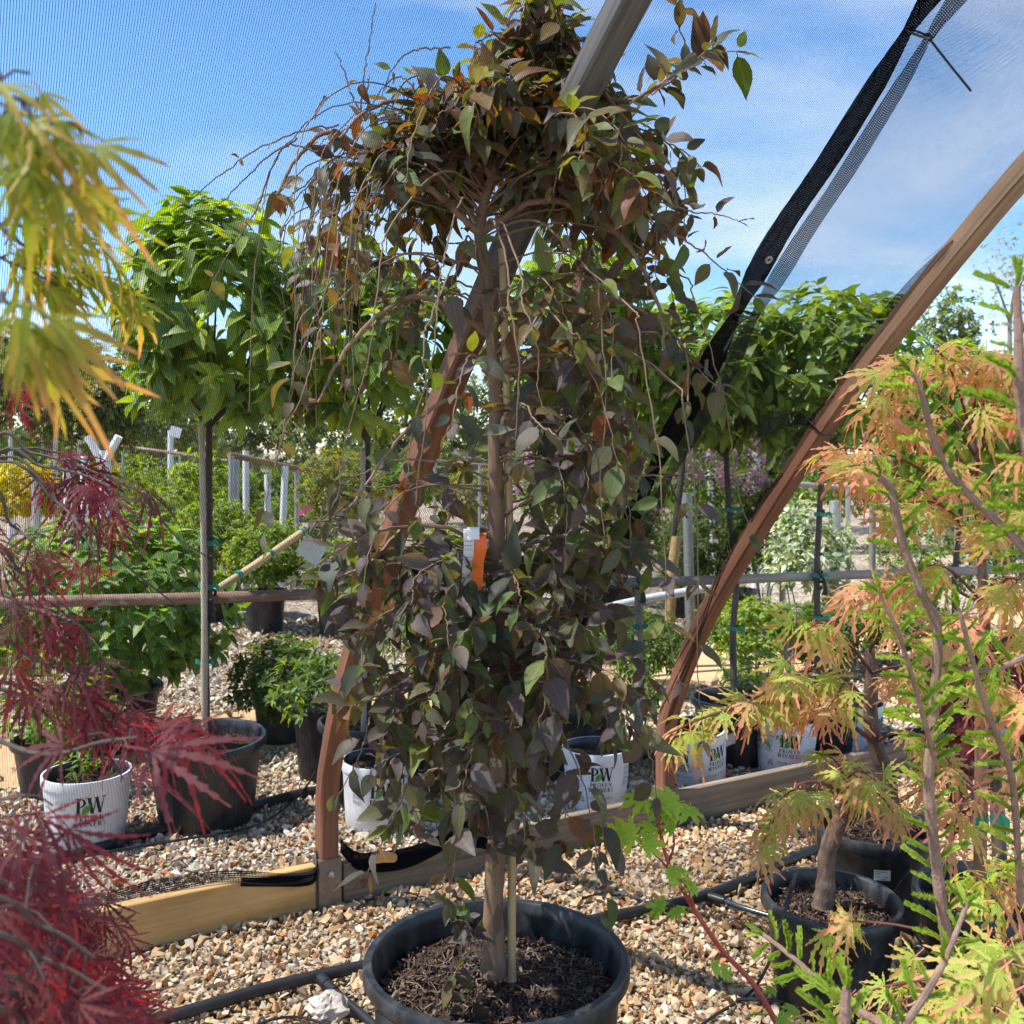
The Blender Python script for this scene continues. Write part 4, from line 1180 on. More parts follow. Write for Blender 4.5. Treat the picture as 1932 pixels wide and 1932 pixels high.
# pale graft scars
mb = MB()
def trunk_at(v): return np.array([np.interp(v, [a[1] for a in trunk_uv][::-1], list(tp[::-1, k])) for k in range(3)])
def trunk_r(v): return float(np.interp(v, [a[1] for a in trunk_uv][::-1], list(tr_r[::-1])))
rr = random.Random(4)
for v0, dv, a0, a1 in ((1408, 16, -1.0, 0.5), (1432, 6, -0.6, 0.4), (1482, 8, -1.2, 0.3)):
    for i in range(16):
        a = -math.pi / 2 + rr.uniform(a0, a1); v_ = v0 + rr.uniform(-dv, dv); c_ = trunk_at(v_); r_ = trunk_r(v_) * 1.06 + 0.0012
        for_ = np.array((math.cos(a), math.sin(a), 0)); t_ = np.array((-for_[1], for_[0], 0)); c_ = c_ + for_ * r_
        w_, h_ = rr.uniform(0.001, 0.004), rr.uniform(0.002, 0.006)
        mb.add(np.array([c_ - t_ * w_ - Z3 * h_, c_ + t_ * w_ - Z3 * h_ * 0.6, c_ + t_ * w_ * 0.7 + Z3 * h_, c_ - t_ * w_ * 0.8 + Z3 * h_ * 0.7]), [(0, 1, 2, 3)])
mb.build('bark_scars', M['cane_grey'], trunk_o, smooth=False)

LP, LD, LN, LS, LT = [], [], [], [], []
PURPLE = [pair((0.080, 0.056, 0.060)), pair((0.105, 0.078, 0.082)), pair((0.072, 0.060, 0.044)), pair((0.092, 0.092, 0.042)),
          pair((0.070, 0.11, 0.024)), pair((0.12, 0.15, 0.028)), pair((0.13, 0.050, 0.024)), pair((0.13, 0.085, 0.026)), pair((0.12, 0.125, 0.095)), pair((0.045, 0.050, 0.034))]
TOPW = np.array([2, 1, 2, 3, 2, 3, 5, 4, 1.2, 2.0]); LOWW = np.array([5, 4.5, 4, 4, 3, 1.2, 0.5, 0.4, 1.2, 3])
rs_t = np.random.RandomState(21)
def tint_for(v):
    f = np.clip((v - 250) / 700, 0, 1); w = TOPW / TOPW.sum() * (1 - f) + LOWW / LOWW.sum() * f
    return rs_t.choice(len(w), p=w)
def put_leaf(p, d, n, s, v):
    LP.append(p); LD.append(d); LN.append(n); LS.append(s); LT.append(tint_for(v))
limb_mb = {}
def whip(pts, r0, leaf_from=0.1, step=0.042, size=0.062, bare=0.0, seed=0, limb=False, tipleaf=True, sides=5, lift=-0.2):
    """an arching shoot (world points) with pairs of leaves"""
    r = np.random.RandomState(seed)
    pth = smooth_path(pts, max(12, 6 * len(pts)))
    L = np.concatenate(([0], np.cumsum(np.linalg.norm(np.diff(pth, axis=0), axis=1)))); tot = L[-1]
    kink = r.normal(size=pth.shape) * 0.0014; kink[0] = 0
    pth = pth + kink
    mbx = limb_mb.setdefault('limb' if limb else 'twig', MB())
    mbx.tube(pth, np.linspace(r0, max(r0 * 0.35, 0.0009), len(pth)), sides)
    t = leaf_from * tot; a = r.uniform(0, 6.28)
    while t < tot:
        if r.rand() > bare:
            p = np.array([np.interp(t, L, pth[:, k]) for k in range(3)])
            q = np.array([np.interp(min(t + 0.01, tot), L, pth[:, k]) for k in range(3)])
            ax = nrm(q - p) if t + 0.01 < tot else nrm(pth[-1] - pth[-2])
            h = nrm(np.cross(ax, (0.3, 0.2, 1.0) if abs(ax[2]) < 0.9 else (1.0, 0.2, 0.1))); k = np.cross(ax, h)
            a += 1.57 + r.uniform(-0.4, 0.4)
            u_, v_ = uv_of(p)
            for sg in (0, math.pi):
                if r.rand() < 0.12: continue
                sd_ = math.cos(a + sg) * h + math.sin(a + sg) * k
                d = nrm(sd_ * 0.85 + ax * r.uniform(0.1, 0.6) + np.array((0, 0, lift * r.uniform(0.2, 1.8))) + r.normal(size=3) * 0.18)
                n = nrm(np.array((0, -0.42, 0.85)) + r.normal(size=3) * 0.38)
                put_leaf(p + d * size * 0.14, d, n, size * r.uniform(0.45, 1.25), v_)
        t += step * r.uniform(0.6, 1.5)
    if tipleaf:
        ax = nrm(pth[-1] - pth[-3]); u_, v_ = uv_of(pth[-1])
        for _ in range(2):
            put_leaf(pth[-1], nrm(ax + r.normal(size=3) * 0.5), nrm(np.array((0, -0.3, 0.9)) + r.normal(size=3) * 0.3), size * r.uniform(0.4, 0.9), v_)
def trunk_pt(v, jitter=0.0): return trunk_at(v)
seed_ = [100]
def arch(v0, az, reach, rise, drop, r0=0.004, limb=False, shift=(0, 0, 0), **k):
    """shoot from trunk row v0: goes out along az, up by rise, then hangs by drop (metres)"""
    seed_[0] += 1; r = random.Random(seed_[0])
    p0 = trunk_pt(v0) + np.array(shift); d = np.array((math.cos(az), math.sin(az), 0))
    sw = np.array((-d[1], d[0], 0)) * r.uniform(-0.25, 0.25) * reach
    pts = [p0, p0 + d * reach * 0.30 + Z3 * rise * 0.75 + sw * 0.3, p0 + d * reach * 0.66 + Z3 * rise + sw * 0.7, p0 + d * reach * 0.9 + Z3 * (rise * 0.5 - drop * 0.12) + sw]
    hang = p0 + d * reach + sw + Z3 * (rise - drop)
    hang = hang + np.array((r.uniform(-.03, .03), r.uniform(-.03, .03), 0))
    pts += [(pts[-1] + hang) / 2 + d * 0.012, hang]
    whip(pts, r0, seed=seed_[0], limb=limb, **k)
# -- crown top: a dome of short arching shoots, wider further down
ra = random.Random(77)
for i in range(68):
    v0 = 25 + 330 * ra.random() ** 0.8; f = v0 / 360
    arch(v0, ra.uniform(0, 6.28), (0.06 + 0.30 * f) * ra.uniform(0.45, 1.1), ra.uniform(0.0, 0.06), ra.uniform(0.03, 0.14), 0.0030, leaf_from=0.12, step=0.023, size=0.065, lift=-0.05)
# -- shoulders to the right: leafy
for i in range(26):
    arch(ra.uniform(270, 440), ra.uniform(-1.2, 1.0), ra.uniform(0.20, 0.43), ra.uniform(0.02, 0.12), ra.uniform(0.08, 0.28), 0.0030, leaf_from=0.22, step=0.026, size=0.061, lift=-0.12)
# -- shoulders to the left: thinner, many bare ends
for i in range(25):
    arch(ra.uniform(240, 440), math.pi + ra.uniform(-0.95, 0.95), ra.uniform(0.20, 0.45), ra.uniform(0.02, 0.15), ra.uniform(0.06, 0.36), 0.0026, leaf_from=0.2, step=0.034, size=0.056, bare=0.32, tipleaf=ra.random() < 0.5)
# -- bare tangle hanging on the left
for i in range(34):
    arch(ra.uniform(300, 430), math.pi + ra.uniform(-0.7, 0.7), ra.uniform(0.28, 0.50), ra.uniform(0.04, 0.14), ra.uniform(0.20, 0.56), 0.0019, leaf_from=0.4, step=0.08, size=0.040, bare=0.80, tipleaf=ra.random() < 0.25)
# -- open middle tier
for i in range(22):
    arch(ra.uniform(460, 1000), ra.uniform(0, 6.28), ra.uniform(0.14, 0.40), ra.uniform(0.0, 0.08), ra.uniform(0.04, 0.20), 0.0028, leaf_from=0.28, step=0.034, size=0.060, bare=0.15)
for i in range(24):
    arch(ra.uniform(500, 980), ra.uniform(-1.0, 0.9), ra.uniform(0.18, 0.38), ra.uniform(0.0, 0.08), ra.uniform(0.06, 0.24), 0.0028, leaf_from=0.35, step=0.032, size=0.066, bare=0.1)
# -- long hanging strings from the shoulders in front
for u0, v0, u1, v1, dy in ((1205, 620, 1280, 1290, -0.3), (1130, 560, 1140, 1010, -0.25), (1310, 560, 1420, 1010, -0.1), (985, 560, 1030, 780, -0.32), (960, 560, 985, 880, -0.3), (830, 520, 770, 900, -0.3), (720, 470, 640, 930, -0.28), (640, 420, 545, 760, -0.2), (1290, 760, 1330, 1400, -0.22), (800, 640, 790, 980, -0.33), (600, 620, 520, 880, -0.2), (560, 620, 500, 1010, -0.15)):
    seed_[0] += 1
    whip([trunk_pt(max(330, v0 - 110)), (trunk_pt(max(330, v0 - 110)) + Mt(u0, v0, dy)) / 2 + Z3 * 0.09, Mt(u0 * .93 + trunk_pt(v0)[0] * 0 + 966 * .07, v0 - 40, dy * 0.9), Mt(u0, v0 + 10, dy), Mt(u0 * .6 + u1 * .4 + 10, v0 * .6 + v1 * .4, dy - 0.02), Mt(u0 * .2 + u1 * .8 - 6, v0 * .2 + v1 * .8, dy), Mt(u1, v1, dy)], 0.0024, seed=seed_[0], leaf_from=0.6, step=0.11, size=0.050, bare=0.4)
# -- lower skirt: dense layered sprays
for i in range(84):
    v0 = ra.uniform(1000, 1530); f = 1 - max(0, v0 - 1300) / 420
    arch(v0, ra.uniform(0, 6.28), ra.uniform(0.12, 0.35) * (0.55 + 0.45 * f), ra.uniform(0.0, 0.05), ra.uniform(0.01, 0.12), 0.0026, leaf_from=0.2, step=0.027, size=0.063, bare=0.05, lift=-0.22)
for i in range(12):
    arch(ra.uniform(1060, 1300), -1.57 + ra.uniform(-1.5, 1.5), ra.uniform(0.22, 0.33), ra.uniform(0.0, 0.05), ra.uniform(0.05, 0.16), 0.0026, leaf_from=0.3, step=0.028, size=0.063, lift=-0.25)
# -- single low hanging shoots
for u0, v0, u1, v1, dy, k in ((800, 1380, 690, 1660, -0.2, 0), (850, 1450, 850, 1700, -0.2, 0), (1060, 1380, 1130, 1640, -0.2, 0), (1120, 1480, 1140, 1720, -0.1, 0.3), (700, 1350, 640, 1500, -0.15, 0), (960, 1480, 990, 1590, -0.22, 0), (760, 1440, 735, 1560, -0.22, 0), (1180, 1350, 1240, 1500, -0.1, 0), (880, 1480, 930, 1600, -0.15, 0), (1050, 1480, 1060, 1590, -0.18, 0)):
    seed_[0] += 1
    whip([Mt(u0, v0, dy * 0.6), Mt((u0 + u1) / 2 + 12, (v0 + v1) / 2 - 10, dy), Mt(u1, v1, dy)], 0.0022, seed=seed_[0], leaf_from=0.3, step=0.050, size=0.070, bare=k, lift=-0.4)
# -- side sprays that reach out at the height of the tag
for pts, sz in (([(930, 1080), (860, 1000), (760, 995), (690, 1010), (620, 1050), (570, 1090)], 0.068), ([(760, 995), (700, 1060), (640, 1090), (600, 1110)], 0.07), ([(936, 1060), (1020, 1020), (1120, 1010), (1200, 1040), (1250, 1080)], 0.07), ([(700, 1010), (640, 980), (600, 985)], 0.05), ([(936, 860), (1000, 830), (1080, 850), (1160, 890), (1250, 900)], 0.06)):
    seed_[0] += 1
    n_ = len(pts); dys = np.linspace(0, -0.16, n_)
    whip([Mt(u, v, dy) for (u, v), dy in zip(pts, dys)], 0.0052, seed=seed_[0], leaf_from=0.35, step=0.035, size=sz, limb=True, lift=-0.4)
# -- main limbs seen bare through the leaves
for pts, r0 in (([(935, 700), (1000, 690), (1060, 650), (1100, 640)], 0.008), ([(930, 640), (880, 600), (800, 560), (720, 590), (640, 680), (600, 760)], 0.0075), ([(936, 780), (860, 750), (780, 800), (720, 870), (660, 960)], 0.006), ([(908, 450), (830, 370), (720, 300), (620, 250), (560, 300), (520, 370)], 0.008), ([(910, 440), (1010, 380), (1110, 400), (1190, 470), (1240, 570), (1255, 660)], 0.008), ([(985, 170), (1080, 170), (1180, 190), (1260, 150), (1330, 100)], 0.006), ([(930, 340), (860, 240), (770, 190), (690, 210), (640, 260)], 0.007), ([(1000, 80), (1100, 130), (1200, 250), (1260, 330)], 0.006), ([(925, 600), (1030, 560), (1150, 560), (1280, 640), (1300, 760)], 0.006)):
    seed_[0] += 1
    dys = np.linspace(0, -0.2, len(pts))
    whip([Mt(u, v, dy) for (u, v), dy in zip(pts, dys)], r0, seed=seed_[0], leaf_from=0.55, step=0.05, size=0.058, bare=0.3, limb=True, sides=8)
# -- sprigs in the upper right and bare long shoots in the sky
for pts, b, sz in (([(1180, 200), (1240, 160), (1300, 130), (1345, 90)], 0, 0.075), ([(1210, 190), (1290, 120), (1280, 40), (1285, 0)], 0.2, 0.055), ([(1230, 180), (1330, 110), (1390, 95)], 0, 0.07), ([(1240, 380), (1310, 400), (1360, 405), (1395, 420)], 0.2, 0.05), ([(1260, 430), (1330, 480), (1390, 530), (1425, 560)], 0.1, 0.06),
                    ([(640, 235), (560, 250), (470, 290), (400, 345), (325, 398)], 0.95, 0.02), ([(600, 285), (540, 275), (480, 320), (420, 380), (345, 440)], 0.95, 0.02), ([(690, 228), (668, 190), (655, 150), (640, 110), (632, 98)], 1, 0.02), ([(680, 232), (682, 190), (690, 120), (702, 50), (708, 4)], 1, 0.02), ([(700, 226), (692, 190), (694, 160), (697, 142)], 1, 0.02), ([(800, 205), (760, 145), (720, 170), (690, 230)], 1, 0.02), ([(850, 90), (780, 95), (740, 130), (720, 180)], 0.8, 0.03),
                    ([(560, 260), (520, 300), (480, 400), (430, 480), (390, 560)], 0.85, 0.045), ([(1250, 620), (1320, 700), (1400, 770)], 0.2, 0.06)):
    seed_[0] += 1
    whip([Mt(u, v, -0.15) for u, v in pts], 0.0022, seed=seed_[0], leaf_from=0.2, step=0.034, size=sz, bare=b, tipleaf=b < 0.5, lift=0.1)
# -- little suckers at the foot
for pts, sz in (([(912, 1800), (880, 1740), (850, 1735), (835, 1700)], 0.05), ([(905, 1810), (890, 1760), (870, 1720)], 0.045), ([(890, 1825), (870, 1820), (850, 1850)], 0.05), ([(905, 1900), (900, 1870), (870, 1930)], 0.045)):
    seed_[0] += 1
    whip([Mt(u, v, -0.04 if v < 1850 else -0.12) for u, v in pts], 0.0018, seed=seed_[0], leaf_from=0.4, step=0.02, size=sz, lift=0.0)
limb_mb['limb'].build('limbs', M['bark_main'], tree)
limb_mb['twig'].build('twigs', M['twig'], tree, kind='stuff')
PURPLE = [pair(np.array(a[0]) * 1.2) for a in PURPLE]
LP = np.array(LP); u_, v_ = uv_of(LP)
kp = ~((u_ > 850) & (u_ < 935) & (v_ > 975) & (v_ < 1068) & (LP[:, 1] < TY - 0.03))      # leaves stay clear of the tags
LP = LP[kp]; LD = np.array(LD)[kp]; LN = np.array(LN)[kp]; LS = np.array(LS)[kp]; LT = np.array(LT)[kp]
foliage(tree, LP, LD, LN, LS, PURPLE, TEMP_PURPLE, ML['purple'], 300, ti=LT)
# green ties on trunk and cane
def tie(p, r, parent, name='tie', tail=True, mat='tie_green', h=0.011, flat=1.0, ang=0.0):
    mb = MB(); p = np.asarray(p, float)
    th = np.linspace(0, 6.283, 19)
    for k in (0,):
        V = []; rows = (-h, -h * 0.4, h * 0.5, h)
        for z in rows: V += [p + np.array((r * math.cos(t) * flat, r * math.sin(t), z + 0.003 * math.sin(2 * t + ang))) for t in th]
        n = len(th); q = [(i * n + j, i * n + j + 1, (i + 1) * n + j + 1, (i + 1) * n + j) for i in range(3) for j in range(n - 1)]
        mb.add(np.array(V), q)
    if tail:
        a = p + np.array((r * 0.9, -r * 0.5, 0))
        V = np.array([a + np.array(x) * h * 1.6 for x in ((0, 0, 0.5), (0, -.3, -.4), (1.2, -.4, 0.9), (1.1, -.6, -.3), (2.0, -.3, 0.1), (1.9, -.5, -1.4))])
        mb.add(V, [(0, 1, 3, 2), (2, 3, 5, 4)])
    return mb.build(name, M[mat], parent, smooth=True)
tie(Mt(945, 812) + np.array((0.004, 0, 0)), 0.027, tree)
tie(Mt(950, 1192) + np.array((0.004, 0, 0)), 0.030, tree)
# bamboo cane beside the trunk
cane = thing('bamboo_cane', 'tan bamboo cane standing beside the trunk of the purple weeping tree', 'cane', Mt(965, 1845, 0.01))
mb = MB(); cp = smooth_path([Mt(965, 1850, 0.015), Mt(966, 1500, 0.015), Mt(963, 1100, 0.01), Mt(957, 800, 0.0), Mt(950, 560, -0.01), Mt(946, 470, -0.01)], 60)
nodes = 1 + 0.16 * (np.abs(((np.linspace(0, 1, 60)[:len(cp)] * 9) % 1) - 0.5) > 0.46)
mb.tube(cp, 8.3 * TY / F * np.linspace(1.06, 0.8, len(cp)) * nodes[:len(cp)] if len(nodes) >= len(cp) else 0.009, 10)
mb.build('stem', M['cane'], cane)
# paper tags on a branch
tg = thing('plant_tag', 'white and orange paper tags looped on a side branch of the weeping tree', 'tag', Mt(890, 1010, -0.08))
def strip_of(pts, w, side, mat, name):
    p = smooth_path([Mt(a[0], a[1], a[2] - 0.06) for a in pts], 14); mb = MB()
    V = np.concatenate([p - side * w / 2, p + side * w / 2]); n = len(p)
    mb.add(V, [(i, i + 1, n + i + 1, n + i) for i in range(n - 1)])
    return mb.build(name, M[mat], tg)
sx = np.array((1.0, 0.1, 0.0))
strip_of([(885, 998, -0.075), (884, 1005, -0.09), (885, 1030, -0.09), (883, 1060, -0.085), (880, 1110, -0.08), (878, 1150, -0.075)], 0.021, sx, 'paper', 'white_strip')
strip_of([(893, 1000, -0.06), (893, 995, -0.09), (893, 1018, -0.097)], 0.024, sx, 'paper', 'white_loop')
strip_of([(908, 1005, -0.07), (906, 1012, -0.09), (908, 1035, -0.095), (902, 1060, -0.088), (900, 1100, -0.085), (893, 1140, -0.08)], 0.023, sx, 'orange_tape', 'orange_strip')

mb = MB()
for k, (v0, w0) in enumerate(((1022, 7), (1030, 9), (1038, 6), (1052, 9), (1060, 8))):
    c0 = Mt(884, v0, -0.153); 
    for j in range(3):
        a_ = c0 + np.array(((-7 + j * 5) * TY / F, -0.0012, 0))
        mb.add(np.array([a_, a_ + np.array((w0 * 0.4 * TY / F, 0, 0)), a_ + np.array((w0 * 0.4 * TY / F, 0, 0.0016)), a_ + np.array((0, 0, 0.0016))]), [(0, 1, 2, 3)])
mb.build('tag_print', M['ink_grey'], tg, smooth=False)

# ------------------------------------------------------------------ potted patio trees along the pipe rail
VIB = [pair((0.12, 0.20, 0.026)), pair((0.165, 0.25, 0.03)), pair((0.085, 0.15, 0.026)), pair((0.21, 0.30, 0.04)), pair((0.135, 0.21, 0.034)), pair((0.25, 0.32, 0.05))]
VIB = [pair(np.array(a[0]) * 1.2) for a in VIB]
def patio_tree(label, u, y, cu, cv, rad, shoots, leaf, singles, seed, pot_label, pot_r=0.2, pot_h=0.33, trunk_top=None, r0=0.0145, tilt=(0, 0)):
    x = (u - 966) / F * y
    pot(pot_label, (x, y), pot_r, pot_h, soil=0.06, chips=150, seed=seed, group='pots of the patio trees', n=40, tilt=tilt)
    root = thing('patio_tree', label, 'tree', (x, y, pot_h - 0.06), 'patio trees along the pipe rail')
    c = P(cu, cv, y); top = np.array((x + (c[0] - x) * 0.3, y, c[2] - rad[2] * 0.82))
    rs = np.random.RandomState(seed)
    mb = MB()
    jg = [rs.uniform(-0.012, 0.012) for _ in range(4)]; z_ = lambda f: pot_h * (1 - f) + top[2] * f
    tp_ = smooth_path([(x, y, pot_h - 0.07), (x + jg[0], y, z_(0.25)), (x + jg[1], y, z_(0.5)), (x + jg[2] * 0.6 + (top[0] - x) * 0.5, y, z_(0.75)), top], 30)
    mb.tube(tp_, np.linspace(r0 * 1.15, r0 * 0.9, len(tp_)) * (1 + 0.06 * np.sin(np.arange(len(tp_)) * 1.9)), 10)
    for z in (0.45, 0.62, 0.8):
        p = tp_[int(z * (len(tp_) - 1))]; mb.tube(np.array([p, p + np.array((0.02, -0.014, 0.006))]), np.array([0.011, 0.007]), 7)
    mb.build('trunk', M['bark_dark'], root)
    mb = MB()
    for k in range(11):
        a = k * 2.4 + rs.uniform(-.3, .3); el = rs.uniform(0.3, 1.25); L = rs.uniform(0.55, 0.85)
        e = c + np.array((math.cos(a) * math.cos(el), math.sin(a) * math.cos(el), math.sin(el) - 0.25)) * np.array(rad) * L
        m1 = top * 0.55 + e * 0.45 + np.array((math.cos(a), math.sin(a), -0.3)) * 0.05
        mb.tube(smooth_path([top - Z3 * 0.02, m1, e], 12), np.linspace(r0 * 0.55, 0.003, 12), 6)
    mb.build('limbs', M['bark_dark'], root)
    tips, ax = shell_points(shoots, c, rad, 0.5, -0.75, 0.10, seed)
    ax = nrm(ax + np.array((0, 0, 0.45)))
    pos, d, n, s = whorls(tips, ax, 7, leaf, (0.6, 1.25), 0.55, seed)
    foliage(root, pos, d, n, s, VIB, TEMP_VIB, ML['green'], singles)
    return root, tp_
t1, t1p = patio_tree('bushy green patio tree in front of the hydrangea mound, leaning cane tied to its trunk', 390, 4.1, 405, 605, (0.43, 0.42, 0.50), 230, 0.118, 300, 31, 'large black pot behind the red maple, under the bamboo staked patio tree', 0.225, 0.345, tilt=(0.05, 0.0))
t2, t2p = patio_tree('green patio tree seen through the left side of the weeping tree', 693, 4.40, 695, 655, (0.44, 0.40, 0.47), 210, 0.105, 160, 32, 'black pot of the patio tree behind the left brown rib')
t3, t3p = patio_tree('green patio tree directly behind the trunk of the weeping tree', 1085, 4.70, 1085, 620, (0.40, 0.38, 0.45), 190, 0.105, 120, 33, 'black pot of the patio tree behind the weeping tree trunk')
t4, t4p = patio_tree('green patio tree beside the slanting black net hem', 1387, 4.92, 1330, 715, (0.45, 0.42, 0.44), 230, 0.105, 220, 34, 'black pot of the patio tree between the black hem and the right rib', 0.2, 0.3)
t5, t5p = patio_tree('green patio tree cut across by the right brown rib', 1543, 5.0, 1575, 705, (0.52, 0.42, 0.46), 260, 0.105, 240, 35, 'black pot of the patio tree behind the right brown rib', 0.2, 0.3)
t6, t6p = patio_tree('green patio tree farthest along the rail, above the orange laceleaf maple', 1800, 5.5, 1850, 790, (0.55, 0.42, 0.42), 200, 0.105, 80, 36, 'black pot of the patio tree beyond the orange laceleaf maple', 0.2, 0.3)
for root, path, vs in ((t1, t1p, ((1023, 0.03), (1105, 0.03), (1247, 0.026))), (t4, t4p, ((962, 0.024), (1185, 0.024))), (t5, t5p, ((905, 0.026), (970, 0.026), (1085, 0.026), (1165, 0.025))), (t2, t2p, ((1000, 0.024), (1075, 0.024)))):
    for v_, r_ in vs:
        y_ = path[0][1]; z_ = EYE - (v_ - HOR) / F * y_
        tie((np.interp(z_, path[:, 2], path[:, 0]) - (0.012 if root in (t1, t2) else 0), y_ - 0.004, z_), r_, root, h=0.010)
for path, lab, u0, u1, v1 in ((t1p, 'pale bamboo cane tied to the trunk of the bushy patio tree beside the hydrangea', 386, 380, 800), (t2p, 'pale bamboo cane tied to the patio tree behind the left rib', 686, 684, 850)):
    y_ = path[0][1] - 0.035
    a = P(u0, 1390, y_); b = P(u1, v1, y_)
    cn = thing('bamboo_cane', lab, 'cane', a)
    mb = MB(); pth = smooth_path([a, (a + b) / 2 + np.array((0.004, 0, 0)), b], 30)
    mb.tube(pth, np.linspace(0.0135, 0.011, len(pth)) * (1 + 0.15 * ((np.arange(len(pth)) % 7) == 0)), 9)
    mb.build('stem', M['cane_grey'], cn)

# pipe rail
def pipe(name, label, cat, pts, r, mat, n=12, group=None, k=40):
    mb = MB(); mb.tube(smooth_path(pts, k), r, n)
    return tag(mb.build(name, mat), label, cat, group)
pipe('rail_pipe', 'rusty horizontal pipe rail crossing behind the red maple', 'pipe', [P(-260, 1143, 3.86), P(390, 1128, 4.16), P(560, 1122, 4.26), P(860, 1113, 4.46)], 0.0235, M['rust_pipe'], 16)
pipe('rail_pipe', 'grey brown horizontal pipe rail crossing behind the right rib', 'pipe', [P(855, 1115, 4.45), P(1100, 1104, 4.68), P(1545, 1087, 5.05), P(1960, 1072, 5.5)], 0.0225, M['grey_pipe'], 16)
for u_, y_, lab in ((872, 4.44, 'pipe post carrying the rail behind the weeping tree'), (1205, 4.78, 'slim pipe post with a green tie beside the lower end of the black hem')):
    r_ = 0.02
    pst = thing('rail_post', lab, 'post', P(u_, HOR + EYE * F / y_, y_))
    mb = MB(); mb.tube(np.array([P(u_, HOR + EYE * F / y_, y_) + Z3 * 0.0, P(u_, 1090, y_)]), r_, 12); mb.build('shaft', M['grey_pipe'], pst)
    if u_ > 1000: tie(P(u_ - 5, 1182, y_), 0.026, pst, h=0.012)
# black strap tying the trunk to the rail
def strap(label, p, r=0.03):
    root = thing('rubber_strap', label, 'strap', p)
    mb = MB(); th = np.linspace(0, 6.283, 21)
    mb.tube(np.array([p + np.array((0.012 * math.sin(2 * t), r * math.sin(t), r * 1.1 * math.cos(t))) for t in th]), 0.006, 7, cap=False)
    mb.tube(smooth_path([p + np.array((0.01, -0.03, -0.02)), p + np.array((0.014, -0.034, -0.06)), p + np.array((0.012, -0.03, -0.085))], 10), np.linspace(0.008, 0.016, 10), 8)
    mb.build('band', M['black_rubber'], root)
strap('black rubber strap tying the bushy patio tree to the rusty rail', P(398, 1128, 4.12))
strap('black rubber strap on the rail beside the right brown rib', P(1548, 1087, 4.99), 0.026)
strap('black rubber strap on the rail post by the black hem', P(1206, 1100, 4.73), 0.026)
# leaning bamboo bundle
ln = thing('leaning_cane', 'bamboo cane with green ties leaning across the rusty rail', 'cane', P(385, 1128, 4.35))
a, b = P(385, 1128, 4.30), P(572, 1003, 5.2)
mb = MB(); mb.tube(smooth_path([a, (a + b) / 2 - Z3 * 0.005, b], 20), np.linspace(0.016, 0.019, 20), 9); mb.build('stem', M['cane'], ln)
for f in (0.30, 0.62, 0.98):
    p = a + (b - a) * f; mb = MB(); d_ = nrm(b - a); mb.tube(np.array([p - d_ * 0.012, p + d_ * 0.012]), 0.0215, 10); mb.build('tie', M['tie_green'], ln)
mb = MB(); q = b + np.array((0.02, 0, -0.01))
mb.add(np.array([q, q + np.array((0.10, 0.01, -0.08)), q + np.array((0.04, 0.01, -0.17)), q + np.array((-0.06, 0, -0.09))]), [(0, 1, 2, 3)])
mb.build('hanging_label', M['paper'], ln, smooth=False)
mb = MB(); mb.add(np.array([q + np.array(x) for x in ((-0.04, 0, 0.13), (0.02, -0.01, 0.15), (0.03, 0, 0.13), (-0.05, 0, 0.08))]), [(0, 1, 2, 3)])
mb.build('pink_flag', M['pink_tape'], ln, smooth=False)
mb = MB()
for k in range(5):
    mb.tube(smooth_path([b, P(620 + 20 * k, 980 - 18 * k, 5.5), P(700 + 25 * k, 930 - 30 * k, 5.8)], 12), 0.004, 5)
mb.build('thin_twigs', M['twig'], ln, kind='stuff')

# ------------------------------------------------------------------ shrubs
SH = {
    'lime': [pair((0.14, 0.24, 0.03)), pair((0.20, 0.30, 0.04)), pair((0.10, 0.18, 0.02)), pair((0.17, 0.24, 0.03))],
    'hyd': [pair((0.13, 0.25, 0.045)), pair((0.18, 0.31, 0.06)), pair((0.10, 0.20, 0.035)), pair((0.24, 0.34, 0.10))],
    'mid': [pair((0.10, 0.18, 0.03)), pair((0.15, 0.25, 0.035)), pair((0.075, 0.14, 0.022)), pair((0.19, 0.28, 0.04))],
    'box': [pair((0.14, 0.22, 0.022)), pair((0.20, 0.29, 0.028)), pair((0.09, 0.15, 0.018)), pair((0.26, 0.34, 0.035))],
    'dark': [pair((0.07, 0.125, 0.02)), pair((0.09, 0.16, 0.024)), pair((0.05, 0.09, 0.016)), pair((0.13, 0.19, 0.028))],
    'olive': [pair((0.15, 0.165, 0.04)), pair((0.21, 0.215, 0.05)), pair((0.11, 0.125, 0.035)), pair((0.26, 0.235, 0.045)), pair((0.16, 0.20, 0.09))],
    'silver': [pair((0.45, 0.50, 0.38)), pair((0.25, 0.32, 0.18)), pair((0.60, 0.63, 0.52)), pair((0.12, 0.19, 0.06))],
    'pink': [pair((0.55, 0.30, 0.42)), pair((0.65, 0.42, 0.52)), pair((0.48, 0.24, 0.36))],
    'yellow': [pair((0.42, 0.36, 0.03)), pair((0.30, 0.28, 0.03)), pair((0.5, 0.42, 0.04))],
    'far': [pair((0.085, 0.115, 0.035)), pair((0.12, 0.15, 0.04)), pair((0.065, 0.09, 0.03)), pair((0.15, 0.16, 0.05))],
    'pale': [pair((0.16, 0.21, 0.06)), pair((0.21, 0.25, 0.08)), pair((0.12, 0.16, 0.05))],
    'blossom': [pair((0.45, 0.40, 0.38)), pair((0.35, 0.33, 0.28)), pair((0.3, 0.3, 0.2))],
}
